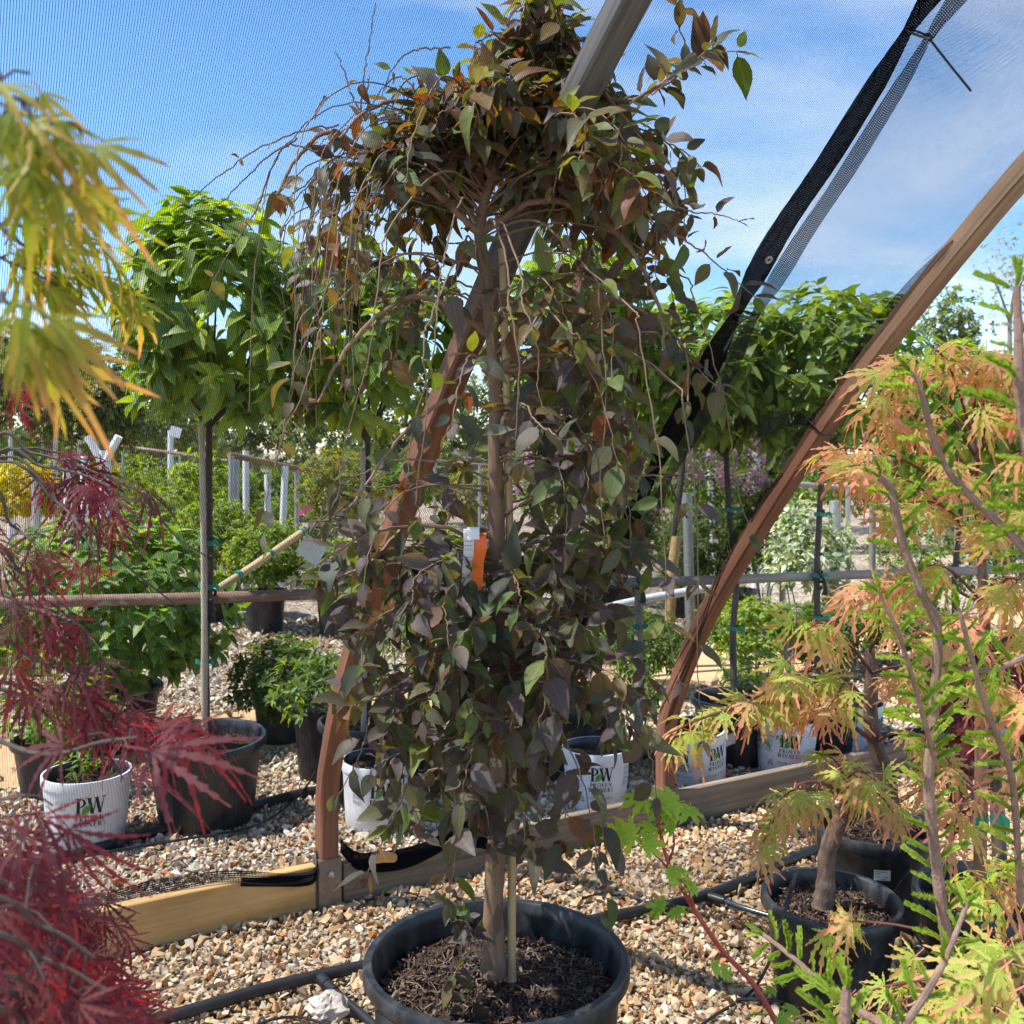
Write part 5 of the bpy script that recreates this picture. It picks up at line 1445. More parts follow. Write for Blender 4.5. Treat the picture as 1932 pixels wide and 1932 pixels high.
def bush(label, u, v, y, ru, rv, kind, leaf, shoots, per=6, singles=0, temps=None, seed=0, name='shrub', lump=0.2, bottom=-0.8, pot_r=None, pot_h=0.3, pot_label=None, lo=0.45, droop=0.3, mat='green', spread=(0.5, 1.2), stems=True, group='shrubs in pots', depth=None):
    """leafy shrub whose body is centred at (u, v) at depth y; ru, rv = half sizes in picture units"""
    c = P(u, v, y); rx, rz = ru * y / F, rv * y / F
    base = np.array((c[0], c[1], 0.0))
    if pot_r:
        pot(pot_label, (c[0], c[1]), pot_r, pot_h, soil=0.04, seed=seed, n=36, group='pots of the shrubs')
        base[2] = pot_h - 0.045
    root = thing(name, label, 'shrub', base, group)
    if stems:
        rs = np.random.RandomState(seed + 3); mb = MB()
        for k in range(7):
            a = rs.uniform(0, 6.28); e = c + np.array((math.cos(a) * rx * 0.55, math.sin(a) * rx * 0.55, rz * rs.uniform(-.1, .5)))
            mb.tube(smooth_path([base + np.array((rs.uniform(-.02, .02), rs.uniform(-.02, .02), 0)), (base + e) / 2 + np.array((rs.uniform(-.03, .03), 0, 0)), e], 10), np.linspace(0.007, 0.003, 10), 5)
        mb.build('stems', M['bark_grey'], root, kind='stuff')
    tips, ax = shell_points(shoots, c, (rx, depth or rx, rz), lo, bottom, lump, seed)
    tips[:, 2] = np.maximum(tips[:, 2], 0.02)
    ax = nrm(ax + np.array((0, 0, 0.6)))
    pos, d, n, s = whorls(tips, ax, per, leaf, spread, droop, seed)
    foliage(root, pos, d, n, s, SH[kind], temps or TEMP_TINY, ML[mat], singles, mass='foliage', jitter=0.25)
    return root
GR = 'shrubs in pots'
bush('broad mound of large drooping green leaves behind the rusty rail', 205, 1150, 5.15, 235, 185, 'hyd', 0.092, 430, 7, 280, TEMP_OVAL, 41, droop=0.7, pot_r=0.25, pot_h=0.3, pot_label='black pot hidden under the broad mound of drooping leaves', name='mound_shrub', depth=0.45)
bush('lime green leafy shrub in a black pot at the edge behind the red maple', 105, 1340, 4.45, 130, 62, 'lime', 0.055, 90, 6, 120, TEMP_OVAL, 42, pot_r=0.17, pot_h=0.24, pot_label='black pot at the edge of the picture under the lime green shrub')
bush('dense dark green shrub with small glossy leaves beside the sandy path', 530, 1275, 5.25, 92, 66, 'dark', 0.042, 520, 6, 0, None, 43, pot_r=0.14, pot_h=0.26, pot_label='black pot under the dense dark green shrub by the path')
bush('light green leafy shrub in a tall black pot left of the brown rib', 610, 1300, 4.66, 95, 84, 'mid', 0.060, 95, 6, 150, TEMP_NARROW, 44, pot_r=0.135, pot_h=0.34, pot_label='tall black pot left of the brown rib on the gravel')
bush('thin stemmed leafy shrub just right of the left brown rib', 760, 1270, 4.75, 85, 96, 'mid', 0.060, 90, 6, 110, TEMP_NARROW, 45, pot_r=0.14, pot_h=0.22, pot_label='black pot just right of the left brown rib')
bush('clipped yellow green boxwood behind the staked patio tree trunk', 405, 1012, 9.0, 82, 72, 'box', 0.05, 900, 6, 0, None, 46, pot_r=0.24, pot_h=0.36, pot_label='black pot under the boxwood behind the staked trunk', group='boxwoods')
bush('rounder yellow green boxwood beside the leaning cane', 500, 1050, 8.4, 76, 66, 'box', 0.048, 850, 6, 0, None, 47, pot_r=0.17, pot_h=0.34, pot_label='black pot under the round boxwood by the leaning cane', group='boxwoods')
bush('bright boxwood half hidden by the left brown rib', 640, 1075, 8.2, 70, 60, 'box', 0.048, 600, 6, 0, None, 48, pot_r=0.17, pot_h=0.34, pot_label='black pot under the bright boxwood near the rib', group='boxwoods')
bush('bright boxwood seen between the rib and the weeping tree trunk', 838, 1060, 8.0, 66, 66, 'box', 0.048, 650, 6, 0, None, 49, pot_r=0.17, pot_h=0.34, pot_label='black pot under the boxwood left of the weeping trunk', group='boxwoods')
bush('bright boxwood just right of the weeping tree trunk', 1085, 1075, 8.0, 70, 58, 'box', 0.048, 650, 6, 0, None, 50, pot_r=0.17, pot_h=0.34, pot_label='black pot under the boxwood right of the weeping trunk', group='boxwoods')
bush('feathery olive shrub rising behind the leaning cane', 640, 920, 9.5, 78, 80, 'olive', 0.05, 620, 6, 0, None, 51, lump=0.35, lo=0.3)
bush('dark shrub under the pink lilac behind the net', 1330, 1050, 8.2, 95, 100, 'dark', 0.05, 700, 6, 0, None, 52)
bush('dark shrub behind the middle of the right brown rib', 1440, 1010, 9.0, 90, 90, 'dark', 0.05, 650, 6, 0, None, 53)
bush('shrub with white edged leaves beyond the right brown rib', 1520, 1040, 7.2, 88, 96, 'silver', 0.065, 230, 7, 0, [tiny_leaf(0.5)], 54, droop=0.6, mat='fine')
bush('low dark shrub under the rail left of the right rib', 1210, 1215, 6.3, 90, 60, 'mid', 0.045, 420, 6, 0, None, 55)
bush('low round shrub under the rail beside the right rib', 1420, 1190, 6.5, 95, 62, 'box', 0.045, 520, 6, 0, None, 56)
bush('low dark shrub under the rail right of the right rib', 1560, 1195, 6.8, 85, 62, 'dark', 0.045, 450, 6, 0, None, 57)
bush('low shrub behind the laceleaf maple at the end of the rail', 1720, 1180, 7.0, 90, 60, 'dark', 0.045, 420, 6, 0, None, 58)
bush('leafy young shrub at the foot of the black net hem', 1195, 1310, 5.0, 58, 80, 'mid', 0.060, 50, 6, 70, TEMP_NARROW, 59, lo=0.3)
bush('leafy young shrub in front of the patio tree trunk right of the rib', 1425, 1270, 5.2, 66, 62, 'mid', 0.060, 50, 6, 70, TEMP_NARROW, 60, lo=0.3)
bush('lobed light green plant right of the rib under the rail', 1500, 1170, 5.6, 50, 62, 'mid', 0.075, 14, 5, 40, TEMP_MAPLE, 61, lo=0.3)
bush('low green plant on the gravel beside the foot of the right rib', 1240, 1390, 4.75, 40, 40, 'mid', 0.045, 26, 5, 40, TEMP_NARROW, 62, lo=0.3)
bush('dark green shrub behind the stems of the orange maple', 1800, 1040, 8.0, 150, 90, 'dark', 0.05, 650, 6, 0, None, 63)
bush('dark leafy shrub in the gap under the rail beside the weeping tree', 900, 1190, 6.0, 80, 56, 'mid', 0.045, 380, 6, 0, None, 64)
bush('golden shrub at the picture edge behind the red maple', 45, 930, 9.5, 62, 60, 'yellow', 0.06, 360, 6, 0, None, 65)
bush('dark bush behind the potted boxwoods', 560, 990, 11.5, 90, 60, 'dark', 0.05, 500, 6, 0, None, 66)
bush('dark bush under the white guarded tree trunks', 260, 985, 11.5, 90, 50, 'dark', 0.06, 420, 6, 0, None, 67)
bush('dark mass of shrub between the lilac bushes', 1180, 1010, 10.0, 90, 70, 'dark', 0.055, 520, 6, 0, None, 68)
# lilacs
def lilac(label, u, v, y, ru, rv, heads, seed):
    root = bush(label, u, v, y, ru, rv, 'mid', 0.055, 300, 6, 0, None, seed, name='lilac_bush', group='lilac bushes')
    c = P(u, v, y); tips, ax = shell_points(heads, c, (ru * y / F * 1.05, ru * y / F, rv * y / F * 1.05), 0.85, -0.3, 0.1, seed + 1)
    keep = ax[:, 1] < 0.35; tips, ax = tips[keep], ax[keep]
    rs = np.random.RandomState(seed); k = 90
    off = rs.normal(size=(len(tips), k, 3)) * np.array((0.03, 0.03, 0.055)); off[..., 2] += 0.03
    p = (tips[:, None] + off).reshape(-1, 3); d = nrm(rs.normal(size=p.shape)); n = nrm(rs.normal(size=p.shape))
    foliage(root, p, d, n, np.full(len(p), 0.026), SH['pink'], [tiny_leaf(0.8, 0.1, 0.0)], ML['flower'], 0, mass='blossom')
lilac('pink flowering lilac right of the weeping tree trunk', 1050, 925, 9.0, 75, 75, 30, 71)
lilac('pink flowering lilac behind the slanting black hem', 1340, 900, 8.8, 95, 80, 40, 72)

# ------------------------------------------------------------------ trees and posts farther off
def far_tree(label, u, v, y, ru, rv, kind, leaf, shoots, seed, trunk='bark_grey', tr=0.04, lump=0.25, lo=0.35, name='young_tree', group='trees beyond the rail', lean=0.0):
    c = P(u, v, y); rx, rz = ru * y / F, rv * y / F
    x = c[0] + lean
    root = thing(name, label, 'tree', (x, y, 0), group)
    top = np.array((c[0], y, c[2] - rz * 0.5)); rs = np.random.RandomState(seed)
    mb = MB(); mb.tube(smooth_path([(x, y, 0), ((x + c[0]) / 2, y, top[2] / 2), top], 12), np.linspace(tr, tr * 0.6, 12), 8)
    for k in range(5):
        a = k * 1.3 + rs.uniform(0, 1); e = c + np.array((math.cos(a) * rx * 0.6, math.sin(a) * rx * 0.6, rz * rs.uniform(-.1, .6)))
        mb.tube(smooth_path([top - Z3 * 0.05, (top + e) / 2 + Z3 * 0.04, e], 8), np.linspace(tr * 0.45, tr * 0.1, 8), 5)
    mb.build('trunk', M[trunk], root)
    tips, ax = shell_points(shoots, c, (rx, rx, rz), lo, -0.85, lump, seed)
    pos, d, n, s = whorls(tips, nrm(ax + np.array((0, 0, 0.5))), 6, leaf, (0.4, 1.3), 0.3, seed)
    foliage(root, pos, d, n, s, SH[kind], TEMP_TINY, ML['fine'], 0, mass='crown', jitter=0.3)
    return root
WG = 'young trees with white trunk guards'
for i, (u, v, ru, rv, y, lab) in enumerate(((20, 735, 75, 90, 10.5, 'olive leaved young tree with white guard at the very edge behind the red maple'), (105, 760, 70, 85, 9.8, 'olive leaved young tree with white guard, second from the picture edge'), (150, 740, 75, 95, 10.6, 'olive leaved young tree with white guard, third from the picture edge'), (205, 775, 60, 75, 9.6, 'olive leaved young tree with forked white guard beside the bushy patio tree'))):
    far_tree(lab, u, v, y, ru, rv, 'olive', 0.07, 520, 81 + i, 'white_wrap', 0.035, group=WG)
for i, (u, v0, v1, y, r, mat, lab) in enumerate(((76, 905, 1030, 8.6, 0.045, 'galv', 'grey metal post at the edge behind the red maple branches'), (128, 865, 1040, 8.4, 0.05, 'white_wrap', 'white trunk guard second of the row behind the red maple'), (155, 860, 1050, 8.2, 0.05, 'white_wrap', 'white trunk guard third of the row behind the red maple'), (180, 940, 1060, 7.6, 0.052, 'galv', 'grey post standing in front of the white trunk guards'), (195, 850, 1050, 8.6, 0.05, 'white_wrap', 'forked white trunk guard at the end of the row by the patio tree'), (437, 868, 985, 10.5, 0.07, 'galv', 'thick grey metal post right of the staked trunk'), (468, 850, 1000, 11.0, 0.055, 'white_wrap', 'white trunk guard right of the thick grey post'), (503, 895, 990, 10.2, 0.05, 'white_wrap', 'white trunk guard above the boxwoods'), (531, 880, 990, 10.6, 0.055, 'white_wrap', 'white trunk guard farthest right above the boxwoods'), (1300, 930, 1090, 7.6, 0.05, 'galv', 'grey metal post under the pink lilac'), (1572, 945, 1060, 7.9, 0.06, 'galv', 'grey metal post beyond the white edged shrub'), (1345, 830, 940, 10.5, 0.05, 'white_wrap', 'white trunk guard inside the pink lilac'), (1428, 850, 935, 9.5, 0.06, 'white_wrap', 'slanted white tree guard hanging by the far rail'), (1640, 950, 1090, 7.0, 0.03, 'bark_grey', 'slim grey trunk beyond the orange laceleaf maple'), (1480, 900, 1000, 9.0, 0.035, 'cane_grey', 'pale wooden stake beyond the right rib'))):
    yb = HOR + EYE * F / y
    root = thing('tree_guard' if mat == 'white_wrap' else 'post', lab, 'tree guard' if mat == 'white_wrap' else 'post', P(u, yb, y), 'posts and guards beyond the rail')
    mb = MB(); a, b = P(u + (4 if i % 2 else -3), yb, y), P(u, v0, y)
    r = r * (0.62 if mat == 'white_wrap' else 0.75); b = b + np.array(((i * 37 % 11 - 5) * 0.008, 0, 0))
    mb.tube(np.array([a, (a + b) / 2, b]), r * np.array((1.05, 1, 1)), 10); mb.build('shaft', M[mat], root)
    if 'forked' in lab:
        for s_ in (-1, 1):
            mb = MB(); mb.tube(np.array([b - Z3 * 0.12, b + np.array((s_ * 0.13, 0, 0.12))]), 0.035, 8); mb.build('fork', M['white_wrap'], root)
# tall potted stake with a paper tag
pot('far black pot holding a white stake behind the boxwoods', (P(318, 965, 15.5)[0], 15.5), 0.30, 0.52, seed=90, n=36, group='pots of the shrubs')
st = thing('white_stake', 'white stake with paper tag in the far black pot', 'stake', (P(321, 965, 15.5)[0], 15.5, 0.45))
mb = MB(); mb.tube(np.array([P(321, 968, 15.5), P(322, 812, 15.5)]), 0.045, 8); mb.build('shaft', M['white_wrap'], st)
mb = MB(); q = P(322, 815, 15.4); mb.box(q + np.array((0.07, 0, 0.0)), (1, 0, -0.3), (0, 1, 0), (0.3, 0, 1), 0.085, 0.006, 0.075); mb.build('paper_tag', M['paper'], st, smooth=False)
# far rails
def far_rail(label, pts, r, mat, posts, y):
    root = thing('far_rail', label, 'rail', P(pts[0][0], HOR + EYE * F / pts[0][2], pts[0][2]))
    mb = MB(); mb.tube(PP(*pts), r, 10); mb.build('pipe', M[mat], root)
    for u, v, yy in posts:
        mb = MB(); mb.tube(np.array([P(u, HOR + EYE * F / yy, yy), P(u, v, yy)]), r * 0.9, 8); mb.build('post', M['galv'], root)
far_rail('tan far pipe rail right of the staked trunk', [(432, 858, 10.0), (560, 884, 10.8), (640, 892, 11.4)], 0.03, 'stake_wood', ((436, 860, 10.0), (560, 886, 10.8)), 10)
far_rail('grey far pipe rail behind the white guards', [(230, 842, 14.0), (340, 856, 13.5), (430, 870, 13)], 0.022, 'rust_pipe', ((232, 845, 14.0), (340, 860, 13.5)), 13)
far_rail('grey far pipe rail behind the right brown rib', [(1270, 898, 9.5), (1430, 908, 9.8), (1660, 925, 10.2)], 0.028, 'grey_pipe', ((1290, 905, 9.5), (1450, 910, 9.8), (1600, 922, 10.0)), 10)
far_rail('pale far pipe rail between the left rib and the weeping trunk', [(800, 868, 11), (930, 880, 11.2), (1010, 888, 11.3)], 0.02, 'rust_pipe', ((820, 870, 11), (905, 878, 11.1)), 10)
# yellow wrapped trunk, pvc pipe, blue grey drum
yw = thing('wrapped_trunk', 'slim trunk with yellow wrapped foot by the slanting black hem', 'tree trunk', P(1268, HOR + EYE * F / 7.0, 7.0))
mb = MB(); mb.tube(smooth_path([P(1270, 1010, 7.0), P(1282, 930, 7.0), P(1290, 850, 7.0)], 8), 0.022, 8); mb.build('trunk', M['bark_dark'], yw)
mb = MB(); mb.tube(np.array([P(1262, HOR + EYE * F / 7.0, 7.0), P(1266, 1092, 7.0), P(1277, 1012, 7.0)]), 0.036, 10); mb.build('wrap', M['yellow_wrap'], yw)
pvc = pipe('pvc_pipe', 'white plastic pipe sloping up behind the rail left of the right rib', 'pipe', [P(1120, 1152, 6.6), P(1230, 1128, 6.8), P(1405, 1098, 7.0)], 0.028, M['pvc'])
for k, (u, v, y, r, h, lab) in enumerate(((640, 1188, 8.3, 0.19, 0.42, 'tall dark pot standing left of the brown rib on the far gravel'), (720, 1178, 8.8, 0.2, 0.4, 'dark pot behind the left brown rib on the far gravel'), (1160, 1165, 9.0, 0.26, 0.34, 'wide dark tub at the lower end of the black hem'), (1290, 1160, 9.2, 0.2, 0.3, 'grey dusty pot under the white plastic pipe'), (1385, 1168, 8.6, 0.18, 0.32, 'dark pot beside the white plastic pipe and right rib'))):
    pot(lab, (P(u, v, y)[0], y), r, h, seed=95 + k, n=32, group='empty pots on the far gravel')
# a far row of nursery shrubs
ORD = ('first', 'second', 'third', 'fourth', 'fifth', 'sixth', 'seventh', 'eighth', 'ninth', 'tenth', 'eleventh', 'twelfth', 'thirteenth', 'fourteenth', 'fifteenth', 'sixteenth')
rf = random.Random(61)
for i in range(16):
    kd = ('mid', 'dark', 'box', 'olive')[(i * 7 + i // 3) % 4]
    nm = {'mid': 'leafy green', 'dark': 'dark green', 'box': 'yellow green', 'olive': 'olive green'}[kd]
    bush(f'{nm} shrub, {ORD[i]} from the left in the far row before the skyline trees', 20 + 125 * i + rf.uniform(-20, 20), 925 + rf.uniform(-22, 18), rf.uniform(12.5, 16), rf.uniform(70, 92), rf.uniform(52, 74), kd, 0.085, 330, 6, 0, None, 220 + i, stems=False, group='far row of nursery shrubs', lump=0.3)
# trees on the skyline
SK = 'trees on the skyline'
sk = (('broad pale tree on the skyline at the left picture edge', -20, 700, 19, 100, 90, 'pale', 0.13), ('dark leafy tree on the skyline between guards and patio tree', 190, 735, 17, 75, 85, 'far', 0.11), ('tall far tree peeping over the white guarded trees', 95, 700, 24, 95, 65, 'far', 0.15), ('small far tree behind the staked trunk', 300, 800, 20, 85, 70, 'pale', 0.12), ('far tree behind the leaning cane', 480, 800, 22, 95, 75, 'far', 0.13), ('far tree between the two left patio trees', 590, 790, 18, 80, 80, 'pale', 0.11), ('far tree behind the left brown rib', 760, 800, 20, 110, 85, 'far', 0.13), ('far tree left of the weeping trunk', 890, 790, 17, 85, 85, 'pale', 0.11), ('far tree right of the weeping trunk', 1020, 800, 20, 95, 80, 'far', 0.13), ('far tree behind the black hem', 1180, 790, 18, 105, 85, 'pale', 0.12), ('far tree beyond the lilac', 1330, 800, 21, 105, 80, 'far', 0.13), ('far tree behind the right rib', 1480, 800, 19, 110, 90, 'far', 0.12), ('far tree beyond the farthest patio tree', 1650, 790, 22, 110, 100, 'far', 0.14), ('airy pale green tree rising right of the brown rib', 1790, 640, 16, 62, 105, 'pale', 0.10), ('dark far tree behind the orange maple crown', 1880, 780, 24, 150, 110, 'far', 0.15))
for i, (lab, u, v, y, ru, rv, kd, lf) in enumerate(sk):
    far_tree(lab, u, v, y, ru, rv, kd, lf, 480 if ru > 90 else 420, 120 + i, tr=0.09, group=SK, name='skyline_tree', lo=0.25 if 'airy' in lab else 0.35, lump=0.35)
far_tree('sparse blossoming tree against the clouds in the right corner', 1905, 545, 14, 70, 110, 'blossom', 0.05, 200, 150, tr=0.05, group=SK, name='skyline_tree', lo=0.2, lump=0.4)
# distant hedge and wood that closes the horizon
rs = np.random.RandomState(9)
k = 9000; a = rs.uniform(-0.62, 0.62, k); y = rs.uniform(30, 46, k)
p = np.stack([a * y, y, rs.uniform(0, 1, k) ** 0.8 * (1.9 + 1.3 * np.sin(a * 23) * np.sin(a * 9 + 1))], 1)
fw = thing('far_wood', 'distant mixed wood closing the horizon', 'wood', (0, 36, 0)); fw['kind'] = 'stuff'
foliage(fw, p, nrm(rs.normal(size=(k, 3))), nrm(rs.normal(size=(k, 3)) + np.array((0, -0.5, 0.8))), rs.uniform(0.35, 0.8, k), SH['far'], TEMP_TINY, ML['fine'], 0, mass='foliage')

# ------------------------------------------------------------------ white printed pots
WP = [
    ('white printed pot behind the red maple, beside the large black pot', G(164, 1590)[:2], 0.157, 0.272, 0.06, (0.0, 0.0), (0,), 1),
    ('white printed pot partly hidden by the left brown rib', G(712, 1556)[:2], 0.145, 0.262, 0.1, (0, 0.03), (0,), 2),
    ('white printed pot half hidden by the purple leaves of the weeping tree', G(1125, 1520)[:2], 0.140, 0.25, 0.15, (0, 0), (0, 1.7), 3),
    ('tilted white printed pot just right of the foot of the right rib', (0.835, 4.60), 0.140, 0.25, -0.55, (0.12, -0.10), (0, 1.35), 4),
    ('white printed pot standing clear behind the weathered board', (1.262, 4.76), 0.140, 0.262, 0.12, (0.08, 0.05), (0, -1.5), 5),
    ('white printed pot farther along behind the maple trunk', (1.66, 5.02), 0.138, 0.262, -0.25, (0.05, 0.04), (0, 1.45), 6),
    ('white printed pot at the right picture edge beyond the red leaves', (2.52, 5.2), 0.138, 0.262, 0.2, (0.05, 0.03), (0,), 7),
]
for lab, c, r, h, turn, tl, sd_, sdd in WP:
    print_pot(lab, c, r, h, turn, tl, sd_, sdd, small=True)
bush('small leafy shoots in the white pot standing clear behind the board', 1462, 1372, 4.66, 40, 30, 'lime', 0.045, 14, 5, 40, TEMP_NARROW, 201, lo=0.2, stems=False, group='young plants in white pots')
bush('few fresh shoots in the tilted white pot', 1330, 1350, 4.62, 36, 30, 'mid', 0.04, 10, 5, 30, TEMP_NARROW, 202, lo=0.2, stems=False, group='young plants in white pots')
bush('small green shoots in the white pot by the maple trunk', 1605, 1335, 5.02, 34, 26, 'mid', 0.04, 12, 5, 30, TEMP_NARROW, 203, lo=0.2, stems=False, group='young plants in white pots')
bush('thin leafy plant in the white pot by the red maple', 150, 1440, 3.9, 50, 22, 'lime', 0.04, 14, 5, 30, TEMP_NARROW, 204, lo=0.2, stems=False, group='young plants in white pots')

# ------------------------------------------------------------------ irrigation
def Gz(u, v, z): 
    p = G(u, v, z); return p
main_line = thing('irrigation_pipe', 'black irrigation pipe on the gravel running behind the big black pot', 'pipe', Gz(520, 1860, 0.0))
mb = MB(); mb.tube(smooth_path([Gz(200, 1945, 0.03), Gz(330, 1915, 0.03), Gz(520, 1860, 0.032), Gz(690, 1822, 0.034), Gz(920, 1775, 0.03), Gz(1130, 1733, 0.034), Gz(1335, 1688, 0.032), Gz(1540, 1602, 0.03), Gz(1760, 1530, 0.028)], 90), 0.0165, 14)
mb.build('tube', M['black_rubber'], main_line)
mb = MB(); a, b = Gz(596, 1838, 0.03), Gz(632, 1872, 0.032)
mb.tube(np.array([a, a + (b - a) * .25, a + (b - a) * .26, a + (b - a) * .6, a + (b - a) * .61, b]), np.array([0.013, 0.013, 0.0165, 0.0165, 0.014, 0.014]), 14)
mb.build('tee_fitting', M['black_rubber'], main_line)
mb = MB(); mb.tube(smooth_path([b, Gz(690, 1920, 0.03), Gz(760, 1985, 0.03)], 14), 0.011, 12); mb.build('branch_tube', M['black_rubber'], main_line)
mb = MB(); a, b = Gz(1332, 1690, 0.03), Gz(1368, 1700, 0.032); mb.tube(np.array([a, (a + b) / 2, b]), np.array([0.014, 0.0155, 0.013]), 14); mb.build('tee_fitting', M['black_rubber'], main_line)
mb = MB(); mb.tube(smooth_path([b, Gz(1400, 1712, 0.03), Gz(1450, 1727, 0.03)], 12), 0.0085, 12); mb.build('branch_tube', M['shiny_tube'], main_line)
for u, v in ((1497, 1618), (300, 1923)):
    mb = MB(); p = Gz(u, v, 0.031); mb.tube(np.array([p - E3 * 0.006, p + E3 * 0.006]), 0.0185, 14); mb.build('clamp_ring', M['black_rubber'], main_line)
pipe('irrigation_pipe', 'black irrigation pipe lying on the white gravel past the white pot', 'pipe', [Gz(-60, 1655, 0.02), Gz(120, 1618, 0.022), Gz(300, 1566, 0.024), Gz(480, 1520, 0.024), Gz(620, 1488, 0.022), Gz(900, 1452, 0.022), Gz(1200, 1430, 0.02), Gz(1410, 1404, 0.022), Gz(1560, 1398, 0.022), Gz(1940, 1360, 0.02)], 0.021, M['black_rubber'], 14, k=80)
pipe('irrigation_pipe', 'black irrigation pipe behind the pot with the sticker, against the weathered board', 'pipe', [Gz(1680, 1560, 0.03), Gz(1800, 1512, 0.03), Gz(1940, 1480, 0.03)], 0.015, M['black_rubber'], 12)
DT = 'thin drip tubes'
pipe('drip_tube', 'thin black drip tube along the white gravel beside the yellow board', 'tube', [Gz(60, 1640, 0.03), Gz(200, 1608, 0.036), Gz(350, 1583, 0.03), Gz(480, 1558, 0.034), Gz(560, 1505, 0.04), Gz(600, 1450, 0.06)], 0.0048, M['black_rubber'], 7, DT)
pipe('drip_tube', 'thin black drip tube looping over the rim of the nearest black pot', 'tube', [P(1480, 1710, 2.72), P(1492, 1672, 2.72), P(1502, 1650, 2.68), P(1490, 1690, 2.6), P(1474, 1745, 2.575), P(1462, 1790, 2.56), Gz(1420, 1868, 0.03), Gz(1340, 1922, 0.025), Gz(1250, 1990, 0.02)], 0.0042, M['black_rubber'], 7, DT, 60)
pipe('drip_tube', 'thin black drip tube hanging down the pot with the sticker', 'tube', [P(1740, 1585, 3.12), P(1725, 1620, 3.08), P(1690, 1680, 3.05), Gz(1665, 1715, 0.02)], 0.0036, M['black_rubber'], 7, DT)
pipe('drip_tube', 'thin black drip tube curling on the gravel by the pale rock', 'tube', [Gz(480, 1935, 0.03), Gz(520, 1922, 0.036), Gz(570, 1920, 0.03), Gz(640, 1940, 0.03)], 0.0036, M['black_rubber'], 7, DT)
pipe('drip_tube', 'thin black drip tube lying by the bottom of the nearest black pot', 'tube', [Gz(1390, 1885, 0.024), Gz(1440, 1886, 0.03), Gz(1500, 1892, 0.024)], 0.0036, M['black_rubber'], 7, DT)
# pale rock
def rock(label, c, r, seed, name='rock'):
    rs = np.random.RandomState(seed); mb = MB(); V, q, t = [], [], []
    nu, nv = 22, 12
    ph = rs.uniform(0, 6, 9)
    for j in range(nv + 1):
        for i in range(nu):
            a, e = i * 2 * math.pi / nu, (j / nv - 0.5) * math.pi
            d = np.array((math.cos(a) * math.cos(e), math.sin(a) * math.cos(e), math.sin(e)))
            k = 1 + 0.16 * math.sin(5 * d[0] + ph[0]) * math.sin(4 * d[1] + ph[1]) + 0.12 * math.sin(9 * d[2] + 6 * d[0] + ph[2]) + 0.06 * rs.normal()
            V.append(c + d * k * np.array((r, r * 0.85, r * 0.75)))
    for j in range(nv):
        for i in range(nu): q.append((j * nu + i, j * nu + (i + 1) % nu, (j + 1) * nu + (i + 1) % nu, (j + 1) * nu + i))
    mb.add(np.array(V), q)
    return tag(mb.build(name, M['rock'], smooth=False), label, 'rock')
rock('pale pitted rock on the gravel beside the big black pot', G(622, 1925) + np.array((0, 0, 0.03)), 0.052, 3)
ball = MB(); c_ = Gz(228, 1590, 0.03); th = np.linspace(-1.57, 1.57, 10)
ball.lathe([(0.0185 * math.cos(t) + 1e-4, 0.0185 * math.sin(t)) for t in th], c_, 16); ball.tube(np.array([c_, c_ + np.array((0, 0.03, -0.02))]), 0.006, 8)
tag(ball.build('emitter_cap', M['black_rubber']), 'small black round cap on the white gravel behind the yellow board', 'cap')

# ------------------------------------------------------------------ maples
def maple(root, branches, tints, temps, mat, bark, singles, seed, gpow=1.6, hang=0.5, facing=(0, -0.5, 0.85), fwd=0.55, sway=0.62, dens=1.0):
    """branches: (points, r0, leaves, size, from, spread)"""
    rs = np.random.RandomState(seed)
    mb = MB(); pos, d, n, s = [], [], [], []
    for pts, r0, cnt, size, fr, spread in branches:
        cnt = int(cnt * dens)
        pth = smooth_path(pts, max(10, 5 * len(pts)))
        mb.tube(pth, np.linspace(r0, max(0.0012, r0 * 0.3), len(pth)), 6)
        L = np.linspace(0, 1, len(pth)); ax0 = nrm(pth[-1] - pth[int(len(pth) * 0.55)])
        for k in range(cnt):
            f = fr + (1 - fr) * ((k + rs.rand()) / cnt)
            p = np.array([np.interp(f, L, pth[:, j]) for j in range(3)])
            side = rs.normal(size=3) * np.array((1, 1, 0.45))
            dd = nrm(ax0 * fwd + side * sway + np.array((0, -0.12, -hang)))
            off = dd * size * 0.35 + rs.normal(size=3) * spread
            pos.append(p + off); d.append(dd); n.append(nrm(np.array(facing) + rs.normal(size=3) * 0.33)); s.append(size * rs.uniform(0.65, 1.2))
            q = p + off - dd * size * 0.28
            mb.tube(np.array([p, (p + q) / 2 + Z3 * 0.004, q]), 0.0009, 4, cap=False)
    mb.build('branches', bark, root, kind='stuff')
    foliage(root, pos, d, n, s, tints, temps, mat, singles, gpow=gpow)
LACE = [((0.46, 0.62, 0.09), (0.86, 0.20, 0.17)), ((0.54, 0.64, 0.11), (0.86, 0.28, 0.22)), ((0.40, 0.58, 0.08), (0.80, 0.26, 0.18)), ((0.74, 0.48, 0.20), (0.88, 0.24, 0.21)), ((0.46, 0.62, 0.09), (0.78, 0.40, 0.20))]
REDS = [((0.15, 0.012, 0.028), (0.17, 0.010, 0.022)), ((0.20, 0.016, 0.036), (0.22, 0.013, 0.027)), ((0.11, 0.010, 0.022), (0.13, 0.010, 0.022)), ((0.27, 0.016, 0.020), (0.31, 0.014, 0.016)), ((0.21, 0.028, 0.048), (0.22, 0.020, 0.034)), ((0.18, 0.028, 0.020), (0.24, 0.022, 0.020))]
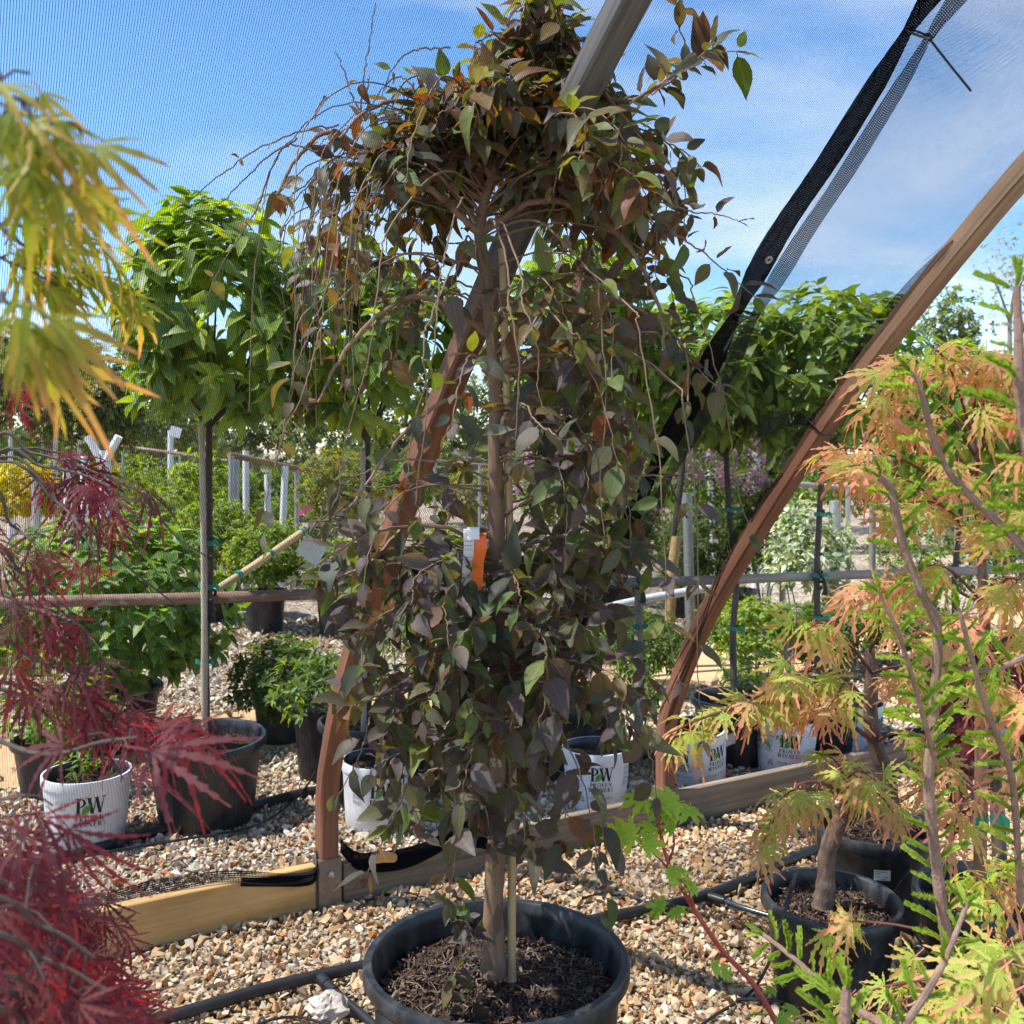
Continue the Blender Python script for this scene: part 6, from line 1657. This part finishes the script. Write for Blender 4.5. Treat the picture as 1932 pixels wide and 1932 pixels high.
GOLD = [((0.30, 0.33, 0.010), (0.58, 0.24, 0.09)), ((0.26, 0.31, 0.012), (0.44, 0.30, 0.05)), ((0.38, 0.35, 0.014), (0.70, 0.25, 0.14)), ((0.22, 0.29, 0.010), (0.33, 0.30, 0.03))]
CORAL = [((0.46, 0.66, 0.06), (0.54, 0.66, 0.08)), ((0.54, 0.70, 0.08), (0.62, 0.66, 0.10)), ((0.38, 0.58, 0.06), (0.44, 0.58, 0.07))]
DRED = [pair((0.10, 0.012, 0.022)), pair((0.15, 0.018, 0.03)), pair((0.20, 0.02, 0.03))]

# red laceleaf maple at the left
rm = thing('red_maple', 'deep red laceleaf maple reaching in from the left edge', 'maple', (-1.28, 1.72, 0))
O = np.array((-1.10, 1.62, 1.12))
mb = MB(); mb.tube(smooth_path([(-1.28, 1.72, 0), (-1.22, 1.70, 0.5), (-1.14, 1.64, 0.9), O], 14), np.linspace(0.03, 0.016, 14), 8); mb.build('trunk', M['bark_dark'], rm)
def Q(*p): return [O] + [P(*a) for a in p]
br = [
    (Q((-40, 850, 1.5), (60, 855, 1.48), (150, 880, 1.46), (260, 925, 1.45)), 0.004, 11, 0.066, 0.55, 0.010),
    (Q((-40, 880, 1.45), (80, 880, 1.42), (180, 905, 1.40), (250, 955, 1.4)), 0.0035, 8, 0.064, 0.55, 0.010),
    (Q((-40, 890, 1.45), (110, 950, 1.4), (170, 1030, 1.36), (190, 1060, 1.35)), 0.003, 4, 0.06, 0.6, 0.010),
    (Q((-30, 880, 1.5), (110, 945, 1.45), (230, 1060, 1.4), (330, 1140, 1.4)), 0.0026, 1, 0.05, 0.5, 0.01),
    (Q((-30, 870, 1.5), (230, 910, 1.5), (330, 1010, 1.5), (390, 1050, 1.5)), 0.0024, 1, 0.05, 0.4, 0.01),
    (Q((-60, 690, 1.4), (0, 720, 1.4), (20, 745, 1.4)), 0.003, 4, 0.06, 0.7, 0.01),
    (Q((-60, 940, 1.2), (20, 990, 1.18), (60, 1020, 1.15)), 0.003, 5, 0.058, 0.5, 0.012),
    (Q((-60, 1040, 1.25), (40, 1080, 1.22), (110, 1130, 1.2), (140, 1165, 1.2)), 0.0035, 10, 0.058, 0.4, 0.014),
    (Q((-60, 1130, 1.3), (60, 1150, 1.25), (150, 1180, 1.22), (170, 1225, 1.22)), 0.0035, 7, 0.055, 0.4, 0.014),
    (Q((-60, 1200, 1.25), (60, 1240, 1.22), (160, 1280, 1.2), (200, 1310, 1.2)), 0.0035, 15, 0.060, 0.35, 0.014),
    (Q((-60, 1280, 1.3), (60, 1300, 1.28), (170, 1320, 1.3), (250, 1350, 1.4)), 0.0035, 10, 0.060, 0.35, 0.014),
    (Q((-60, 1290, 1.4), (150, 1340, 1.5), (280, 1350, 1.62), (390, 1385, 1.7)), 0.0035, 16, 0.068, 0.6, 0.012),
    ([O, P(-150, 1330, 1.0), P(60, 1420, 0.9), P(190, 1400, 0.88), P(260, 1390, 0.88)], 0.003, 4, 0.080, 0.75, 0.008),
    ([O, P(-150, 1400, 0.9), P(-20, 1500, 0.85), P(50, 1500, 0.82)], 0.003, 5, 0.078, 0.75, 0.010),
    ([O, P(-150, 1500, 0.9), P(-20, 1640, 0.82), P(30, 1680, 0.8)], 0.003, 5, 0.07, 0.7, 0.012),
]
rb_ = random.Random(3)
for k in range(26):
    v0 = rb_.uniform(1650, 1990); ue = rb_.uniform(90, 330) * (0.42 + 0.58 * (v0 - 1640) / 330); y = rb_.uniform(1.05, 1.45)
    br.append(([O + np.array((0.05, -0.1, -0.35)), P(-120, v0 - 40, y), P(ue * 0.45, v0 - 5, y), P(ue, v0 + 50, y)], 0.003, 24, 0.047, 0.42, 0.02))
for k in range(7):
    v0 = rb_.uniform(1740, 1960); y = rb_.uniform(0.75, 0.9)
    br.append(([O + np.array((0.05, -0.3, -0.35)), P(-120, v0 - 40, y), P(80, v0, y), P(rb_.uniform(130, 250), v0 + 60, y)], 0.0025, 6, 0.055, 0.5, 0.015))
REDS = [tuple(tuple(np.array(c) * 0.85 + np.array((0.0, 0.010, 0.014))) for c in t) for t in REDS]
maple(rm, br, REDS, TEMP_LACE_FINE, ML['red'], M['bark_dark'], 300, 301, hang=0.45, dens=1.0)

# golden green maple leaves close to the eye
gm = thing('golden_maple', 'blurred golden green maple leaves with coral tips close by at the upper left', 'maple', (-0.72, 0.62, 0))
O2 = np.array((-0.60, 0.66, 1.62))
mb = MB(); mb.tube(smooth_path([(-0.72, 0.62, 0), (-0.70, 0.63, 0.8), O2], 14), np.linspace(0.018, 0.008, 14), 8); mb.build('trunk', M['bark_dark'], gm)
def Q2(*p): return [O2] + [P(*a) for a in p]
br = [
    (Q2((-90, 150, 0.60), (0, 175, 0.58), (70, 200, 0.58)), 0.0016, 6, 0.044, 0.55, 0.006),
    (Q2((-90, 210, 0.66), (30, 215, 0.64), (150, 235, 0.64)), 0.0016, 7, 0.042, 0.55, 0.006),
    (Q2((-90, 270, 0.62), (0, 285, 0.60), (90, 310, 0.60)), 0.0016, 8, 0.045, 0.5, 0.006),
    (Q2((-90, 330, 0.74), (40, 345, 0.72), (150, 370, 0.72)), 0.0016, 8, 0.045, 0.5, 0.006),
    (Q2((-90, 400, 0.95), (40, 460, 0.96), (140, 510, 0.98), (240, 556, 1.0)), 0.0026, 14, 0.050, 0.4, 0.006),
    (Q2((-90, 420, 0.9), (60, 430, 0.92), (170, 455, 0.95)), 0.002, 9, 0.052, 0.45, 0.006),
    (Q2((-90, 470, 0.9), (30, 500, 0.92), (110, 540, 0.95)), 0.002, 6, 0.046, 0.5, 0.006),
    (Q2((-90, 555, 0.62), (0, 568, 0.60), (60, 585, 0.60)), 0.0016, 5, 0.050, 0.6, 0.005),
    (Q2((-90, 600, 0.66), (0, 612, 0.64), (60, 632, 0.64)), 0.0016, 5, 0.048, 0.65, 0.005),
]
maple(gm, br, GOLD, [palmate_leaf((0, 24, -24, 50, -50), (1, 0.92, 0.92, 0.65, 0.65), 0.115, 0.2, dr, sd_, 7, belly=0.8) for dr, sd_ in ((0.3, 21), (0.55, 22), (0.9, 23))], ML['bright'], M['bark_dark'], 80, 302, gpow=2.0, hang=0.30, facing=(0.1, -0.75, 0.6), fwd=1.0, sway=0.40, dens=1.35)

# orange tipped laceleaf maples on the right
def trunk_of(root, pts, r, mat='bark_rough', n=12):
    p = smooth_path(pts, 30); rr_ = np.interp(np.linspace(0, 1, len(p)), np.linspace(0, 1, len(r)), r)
    rs = np.random.RandomState(int(p[0, 0] * 100) % 97)
    mb = MB(); mb.tube(p, rr_ * (1 + 0.10 * rs.normal(size=len(p)) * 0.6), n); mb.build('trunk', M[mat], root)
    return p
la = thing('laceleaf_maple', 'small laceleaf maple with twisted bare trunk in the nearest black pot', 'maple', (P(1563, 1692, 2.75)[0], 2.75, 0.24), 'orange tipped laceleaf maples')
tA = trunk_of(la, PP((1552, 1712, 2.75), (1558, 1668, 2.75), (1560, 1620, 2.75), (1572, 1575, 2.74), (1592, 1535, 2.73), (1600, 1505, 2.72)), (0.029, 0.025, 0.024, 0.023, 0.021, 0.016))
tpA = tA[-1]; def_ = lambda *p: [tpA] + [P(*a) for a in p]
br = [(def_((1560, 1480, 2.65), (1510, 1480, 2.6), (1470, 1530, 2.55), (1440, 1590, 2.5)), 0.006, 14, 0.080, 0.35, 0.014),
      (def_((1550, 1490, 2.6), (1500, 1490, 2.5), (1470, 1510, 2.45)), 0.005, 9, 0.082, 0.35, 0.014),
      (def_((1600, 1470, 2.7), (1620, 1455, 2.65), (1650, 1470, 2.6)), 0.005, 9, 0.080, 0.3, 0.014),
      (def_((1620, 1490, 2.7), (1660, 1500, 2.65), (1690, 1540, 2.6)), 0.005, 8, 0.080, 0.35, 0.014),
      (def_((1590, 1460, 2.8), (1570, 1430, 2.85), (1540, 1420, 2.9)), 0.005, 8, 0.078, 0.3, 0.016)]
maple(la, br, LACE, TEMP_LACE, ML['bright'], M['twig_red'], 80, 311, dens=1.15, gpow=1.4)
lb = thing('laceleaf_maple', 'laceleaf maple with long arching branches in the pot with the sticker', 'maple', (P(1645, 1560, 3.22)[0], 3.22, 0.25), 'orange tipped laceleaf maples')
tB = trunk_of(lb, PP((1690, 1588, 3.22), (1684, 1540, 3.22), (1672, 1470, 3.22), (1650, 1400, 3.22), (1642, 1330, 3.21), (1645, 1270, 3.2), (1640, 1225, 3.2)), (0.040, 0.032, 0.027, 0.025, 0.023, 0.020, 0.014))
fork = lambda v, *p: [np.array([np.interp(v, [1225, 1270, 1330, 1400, 1470], [PP((1640, 1225, 3.2), (1645, 1270, 3.2), (1642, 1330, 3.21), (1650, 1400, 3.22), (1672, 1470, 3.22))[i][k] for i in range(5)]) for k in range(3)])] + [P(*a) for a in p]
br = [(fork(1400, (1560, 1340, 3.0), (1450, 1325, 2.9), (1340, 1350, 2.82), (1260, 1385, 2.78)), 0.008, 22, 0.094, 0.30, 0.014),
      (fork(1370, (1540, 1300, 3.0), (1460, 1300, 2.9), (1390, 1340, 2.85)), 0.007, 14, 0.092, 0.35, 0.016),
      (fork(1330, (1580, 1270, 3.0), (1520, 1265, 2.9), (1470, 1290, 2.85)), 0.007, 13, 0.090, 0.3, 0.016),
      (fork(1330, (1600, 1290, 2.95), (1580, 1310, 2.85), (1560, 1340, 2.8)), 0.006, 11, 0.088, 0.3, 0.016),
      (fork(1270, (1600, 1210, 3.05), (1560, 1170, 2.95), (1520, 1190, 2.85)), 0.006, 12, 0.090, 0.3, 0.016),
      (fork(1270, (1680, 1260, 3.0), (1720, 1260, 2.9), (1760, 1300, 2.85)), 0.006, 12, 0.090, 0.3, 0.016),
      (fork(1230, (1660, 1180, 3.0), (1650, 1130, 2.95), (1620, 1110, 2.9)), 0.006, 12, 0.090, 0.3, 0.016),
      (fork(1400, (1700, 1380, 3.1), (1760, 1400, 3.0), (1800, 1450, 2.9)), 0.006, 12, 0.088, 0.35, 0.016),
      (fork(1470, (1720, 1450, 3.1), (1760, 1470, 3.0), (1690, 1520, 2.9)), 0.005, 9, 0.085, 0.4, 0.016)]
maple(lb, br, LACE, TEMP_LACE, ML['bright'], M['twig_red'], 190, 312, dens=1.0, gpow=1.4)
lc = thing('laceleaf_maple', 'tall laceleaf maple with salmon leaves filling the right edge under the rib', 'maple', (P(1880, 1700, 2.72)[0], 2.72, 0.25), 'orange tipped laceleaf maples')
tC = trunk_of(lc, PP((1890, 1740, 2.72), (1885, 1600, 2.75), (1875, 1400, 2.8), (1860, 1200, 2.85), (1850, 1020, 2.85), (1840, 880, 2.85), (1835, 780, 2.85)), (0.022, 0.018, 0.016, 0.014, 0.012, 0.010, 0.006), 'bark_rough', 10)
br = []
rc = random.Random(8)
for v0, ue, ve, y, cnt in ((1020, 1600, 880, 2.6, 14), (960, 1570, 850, 2.7, 12), (900, 1640, 760, 2.6, 13), (860, 1690, 690, 2.6, 13), (830, 1760, 660, 2.6, 12), (800, 1850, 665, 2.6, 11), (800, 1930, 690, 2.6, 11), (860, 1950, 760, 2.5, 12), (940, 1950, 860, 2.5, 12), (1020, 1700, 960, 2.5, 13), (1000, 1790, 870, 2.5, 13), (1060, 1950, 950, 2.45, 12), (1140, 1720, 1080, 2.5, 13), (1140, 1640, 1120, 2.5, 12), (1180, 1920, 1100, 2.4, 13), (1240, 1960, 1230, 2.35, 12), (1240, 1780, 1190, 2.4, 12), (1320, 1860, 1300, 2.35, 11), (1320, 1950, 1330, 2.3, 10), (1020, 1860, 1000, 2.4, 10), (930, 1720, 800, 2.65, 10), (900, 1880, 760, 2.55, 10), (1440, 1930, 1430, 2.3, 9), (1500, 1800, 1560, 2.4, 9)):
    p0 = np.array([np.interp(v0, [780, 880, 1020, 1200, 1400, 1600], [PP((1835, 780, 2.85), (1840, 880, 2.85), (1850, 1020, 2.85), (1860, 1200, 2.85), (1875, 1400, 2.8), (1885, 1600, 2.75))[i][k] for i in range(6)]) for k in range(3)])
    e = P(ue, ve, y); m1 = p0 * 0.5 + e * 0.5 + Z3 * 0.05
    br.append(([p0, m1, p0 * 0.15 + e * 0.85 + Z3 * 0.03, e], 0.005, cnt, 0.088, 0.35, 0.016))
maple(lc, br, LACE[:1] + LACE[1:2] + LACE[3:4] + LACE[3:4] + LACE[1:2], TEMP_LACE, ML['bright'], M['twig_red'], 290, 313, dens=1.0, gpow=1.1)
ld = thing('laceleaf_maple', 'laceleaf maple sprays close by in the lower right corner', 'maple', (0.86, 1.55, 0), 'orange tipped laceleaf maples')
O4 = P(1960, 1850, 1.55)
mb = MB(); mb.tube(smooth_path([(0.86, 1.55, 0), (0.85, 1.55, 0.4), O4], 10), np.linspace(0.016, 0.008, 10), 8); mb.build('trunk', M['bark_rough'], ld)
br = []
for ue, ve, y, cnt, sz in ((1550, 1735, 2.05, 5, 0.10), (1690, 1830, 1.85, 5, 0.055), (1620, 1890, 1.8, 5, 0.05), (1740, 1890, 1.5, 6, 0.065), (1840, 1860, 1.35, 6, 0.07), (1900, 1780, 1.5, 6, 0.075), (1880, 1660, 1.8, 6, 0.085), (1830, 1640, 1.9, 5, 0.08), (1900, 1920, 1.2, 5, 0.07), (1500, 1920, 1.7, 5, 0.05), (1920, 1620, 1.7, 5, 0.08), (1800, 1930, 1.3, 5, 0.06), (1640, 1920, 1.6, 6, 0.055)):
    e = P(ue, ve, y); br.append(([O4, O4 * 0.5 + e * 0.5 + Z3 * 0.03, e], 0.004, cnt, sz, 0.72, 0.014))
maple(ld, br, LACE, TEMP_LACE, ML['bright'], M['twig_red'], 120, 314, dens=1.1, gpow=1.7)

# stake with green ties in the third pot
sk_ = thing('wooden_stake', 'round wooden stake with two green ties at the right edge', 'stake', P(1850, 1680, 2.70))
mb = MB(); mb.tube(np.array([P(1848, 1690, 2.70), P(1851, 1500, 2.70), P(1853, 1292, 2.70)]), 0.0165, 12); mb.build('shaft', M['stake_wood'], sk_)
tie(P(1850, 1312, 2.70), 0.021, sk_, h=0.014); tie(P(1849, 1545, 2.70), 0.021, sk_, h=0.016)

# dark red maple behind
dr = thing('red_maple', 'dark crimson maple behind the wooden stake at the right edge', 'maple', (1.62, 3.55, 0), None)
O5 = np.array((1.62, 3.55, 0.75)); mb = MB(); mb.tube(smooth_path([(1.62, 3.55, 0), (1.63, 3.55, 0.4), O5], 8), np.linspace(0.018, 0.01, 8), 8); mb.build('trunk', M['bark_dark'], dr)
br = []
for k in range(16):
    e = P(rc.uniform(1770, 1950), rc.uniform(1180, 1540), rc.uniform(3.2, 3.7)); br.append(([O5, (O5 + e) / 2 + Z3 * 0.05, e], 0.004, 9, 0.075, 0.4, 0.02))
maple(dr, br, DRED, TEMP_MAPLE, ML['red'], M['bark_dark'], 60, 315)

# coral stemmed seedling
cs = thing('coral_maple', 'slender red stemmed maple shoot with fresh green star leaves over the gravel', 'maple', (P(1560, 1900, 2.25)[0], 2.25, 0))
stem_ = smooth_path([(P(1560, 1900, 2.25)[0], 2.25, 0.0), P(1440, 1885, 2.25), P(1360, 1790, 2.24), P(1300, 1700, 2.22), P(1258, 1620, 2.2), P(1244, 1550, 2.2), P(1238, 1515, 2.2)], 40)
mb = MB(); mb.tube(stem_, np.linspace(0.007, 0.0026, len(stem_)), 8)
for a, b in (((1285, 1672), (1200, 1580)), ((1262, 1625), (1268, 1560)), ((1310, 1712), (1270, 1640))):
    pa_, pb_ = P(*a, 2.22), P(*b, 2.18); mb.tube(smooth_path([pa_, (pa_ + pb_) / 2 + np.array((0.008, 0, 0)), pb_], 8), np.linspace(0.003, 0.0018, 8), 6)
mb.build('stem', M['coral_stem'], cs)
pos, d, n, s = [], [], [], []
rs = np.random.RandomState(12)
for u, v, sz in ((1240, 1512, .066), (1215, 1505, .058), (1275, 1515, .066), (1250, 1530, .06), (1300, 1525, .058), (1195, 1575, .064), (1175, 1580, .056), (1215, 1590, .058), (1230, 1560, .04), (1270, 1562, .036), (1262, 1650, .04), (1290, 1660, .044), (1278, 1640, .034), (1310, 1672, .03), (1250, 1712, .046), (1235, 1722, .036), (1275, 1715, .036), (1345, 1825, .036), (1365, 1835, .03), (1460, 1868, .03), (1465, 1850, .026), (1500, 1905, .036), (1430, 1915, .04), (1470, 1925, .04)):
    a = rs.uniform(0, 6.28); pos.append(P(u, v, 2.2 - 0.05 * rs.rand())); d.append(nrm(np.array((math.cos(a), math.sin(a) * 0.7, -0.3 + 0.3 * rs.rand())))); n.append(nrm(np.array((0, -0.55, 0.8)) + rs.normal(size=3) * 0.25)); s.append(sz)
foliage(cs, pos, d, n, s, CORAL, TEMP_MAPLE, ML['bright'], 40, gpow=2)

# conifer with soft bright needles in front on the right
cf = thing('conifer_sapling', 'young conifer with soft bright green needle tufts close by on the right', 'conifer', (0.68, 1.5, 0))
rs = np.random.RandomState(5)
stems = [
    ([(0.66, 1.5, 0.0), (0.67, 1.48, 0.4), P(1805, 1932, 1.45), P(1798, 1860, 1.45), P(1783, 1752, 1.45), P(1769, 1650, 1.45), P(1752, 1481, 1.45), P(1762, 1342, 1.45), P(1768, 1185, 1.45), P(1735, 1112, 1.45), P(1702, 1021, 1.45), P(1680, 923, 1.45), P(1659, 901, 1.45)], 0.0105, 0.45),
    ([P(1990, 1130, 1.3), P(1932, 1036, 1.3), P(1862, 966, 1.3), P(1793, 894, 1.3), P(1757, 814, 1.3), P(1735, 726, 1.3), P(1718, 702, 1.3)], 0.0062, 0.1),
    ([P(1765, 1440, 1.45), P(1739, 1342, 1.4), P(1699, 1206, 1.38), P(1659, 1119, 1.38)], 0.0045, 0.1),
    ([P(1925, 1700, 1.5), P(1911, 1481, 1.45), P(1881, 1390, 1.42), P(1848, 1294, 1.4), P(1819, 1185, 1.38), P(1808, 1148, 1.38)], 0.0055, 0.05),
    ([P(1990, 1100, 1.0), P(1950, 900, 0.95), P(1925, 740, 0.95), P(1922, 640, 0.95), P(1918, 540, 0.95)], 0.0075, 0.1),
    ([P(1760, 1990, 1.25), P(1660, 1930, 1.3), P(1573, 1877, 1.4), P(1500, 1810, 1.45), P(1441, 1764, 1.5)], 0.0062, 0.35),
    ([P(1640, 2010, 1.2), P(1708, 1932, 1.2), P(1769, 1837, 1.22), P(1800, 1770, 1.25), P(1824, 1705, 1.28)], 0.0055, 0.1),
    ([P(1590, 1990, 1.1), P(1593, 1930, 1.1), P(1597, 1865, 1.1)], 0.010, 0.2),
    ([P(1932, 1240, 1.5), P(1870, 1265, 1.48), P(1815, 1260, 1.46)], 0.005, 0.2),
]
mb = MB(); pos, d, n, s = [], [], [], []
for pts, r0, fr in stems:
    pth = smooth_path(pts, 8 * len(pts)); L = np.concatenate(([0], np.cumsum(np.linalg.norm(np.diff(pth, axis=0), axis=1))))
    mb.tube(pth, np.linspace(r0, r0 * 0.5, len(pth)) * (1 + 0.06 * rs.normal(size=len(pth))), 8)
    t = fr * L[-1]; k = 0
    while t < L[-1]:
        p = np.array([np.interp(t, L, pth[:, j]) for j in range(3)]); q = np.array([np.interp(min(L[-1], t + 0.01), L, pth[:, j]) for j in range(3)])
        ax = nrm(q - p + 1e-6); a = rs.uniform(-0.9, 0.9) + (math.pi if k % 2 else 0)
        sdv = nrm(np.cross(ax, (0, -1.0, 0))) * math.cos(a) + np.array((0, -1.0, 0)) * math.sin(a) * 0.8
        dd = nrm(sdv * 0.9 + ax * 0.45 + np.array((0, 0, 0.15)))
        pos.append(p + sdv * r0 * 0.6); d.append(dd); n.append(nrm(np.array((0, -0.7, 0.6)) + rs.normal(size=3) * 0.3)); s.append(rs.uniform(0.020, 0.055)); k += 1
        t += rs.uniform(0.008, 0.018)
    for _ in range(3):
        pos.append(pth[-1]); d.append(nrm(nrm(pth[-1] - pth[-3]) + rs.normal(size=3) * 0.35)); n.append(nrm(np.array((0, -0.7, 0.6)) + rs.normal(size=3) * 0.3)); s.append(rs.uniform(0.025, 0.036))
mb.build('stems', M['larch_stem'], cf)
NEED = [((0.26, 0.38, 0.035), (0.40, 0.50, 0.07)), ((0.33, 0.45, 0.05), (0.48, 0.56, 0.10)), ((0.20, 0.31, 0.03), (0.33, 0.44, 0.055))]
foliage(cf, pos, d, n, s, NEED, TEMP_SPRAY, ML['bright'], 300, name='needle_tuft', mass='needle_mass', gpow=1.0)

# dead leaves and bits on the gravel
rs = np.random.RandomState(44); k = 130
yy = rs.uniform(2.2, 4.4, k); xx = rs.uniform(-0.48, 0.48, k) * yy
p = np.stack([xx, yy, rs.uniform(0.022, 0.032, k)], 1)
lt = thing('leaf_litter', 'scattered dry brown leaves lying on the gravel', 'leaf litter', (0, 3, 0)); lt['kind'] = 'stuff'
a = rs.uniform(0, 6.28, k)
foliage(lt, p, np.stack([np.cos(a), np.sin(a), rs.uniform(-.15, .25, k)], 1), nrm(np.array((0, 0, 1.0)) + rs.normal(size=(k, 3)) * 0.35), rs.uniform(0.014, 0.040, k), [pair((0.20, 0.11, 0.055)), pair((0.13, 0.07, 0.035)), pair((0.28, 0.18, 0.09)), pair((0.10, 0.06, 0.045))], TEMP_PURPLE, ML['fine'], 0, mass='dry_leaves')
mb = MB()
for i in range(60):
    y_ = rs.uniform(2.2, 4.2); x_ = rs.uniform(-0.48, 0.48) * y_; a_ = rs.uniform(0, 6.28); L = rs.uniform(0.03, 0.16); d_ = np.array((math.cos(a_), math.sin(a_), 0))
    q = np.array((x_, y_, 0.027)); mb.tube(smooth_path([q, q + d_ * L * 0.5 + Z3 * rs.uniform(0, 0.012) + rs.normal(size=3) * 0.006, q + d_ * L], 6), rs.uniform(0.0009, 0.002), 4)
mb.build('dry_twigs', M['twig'], lt, kind='stuff')
lay_stones()
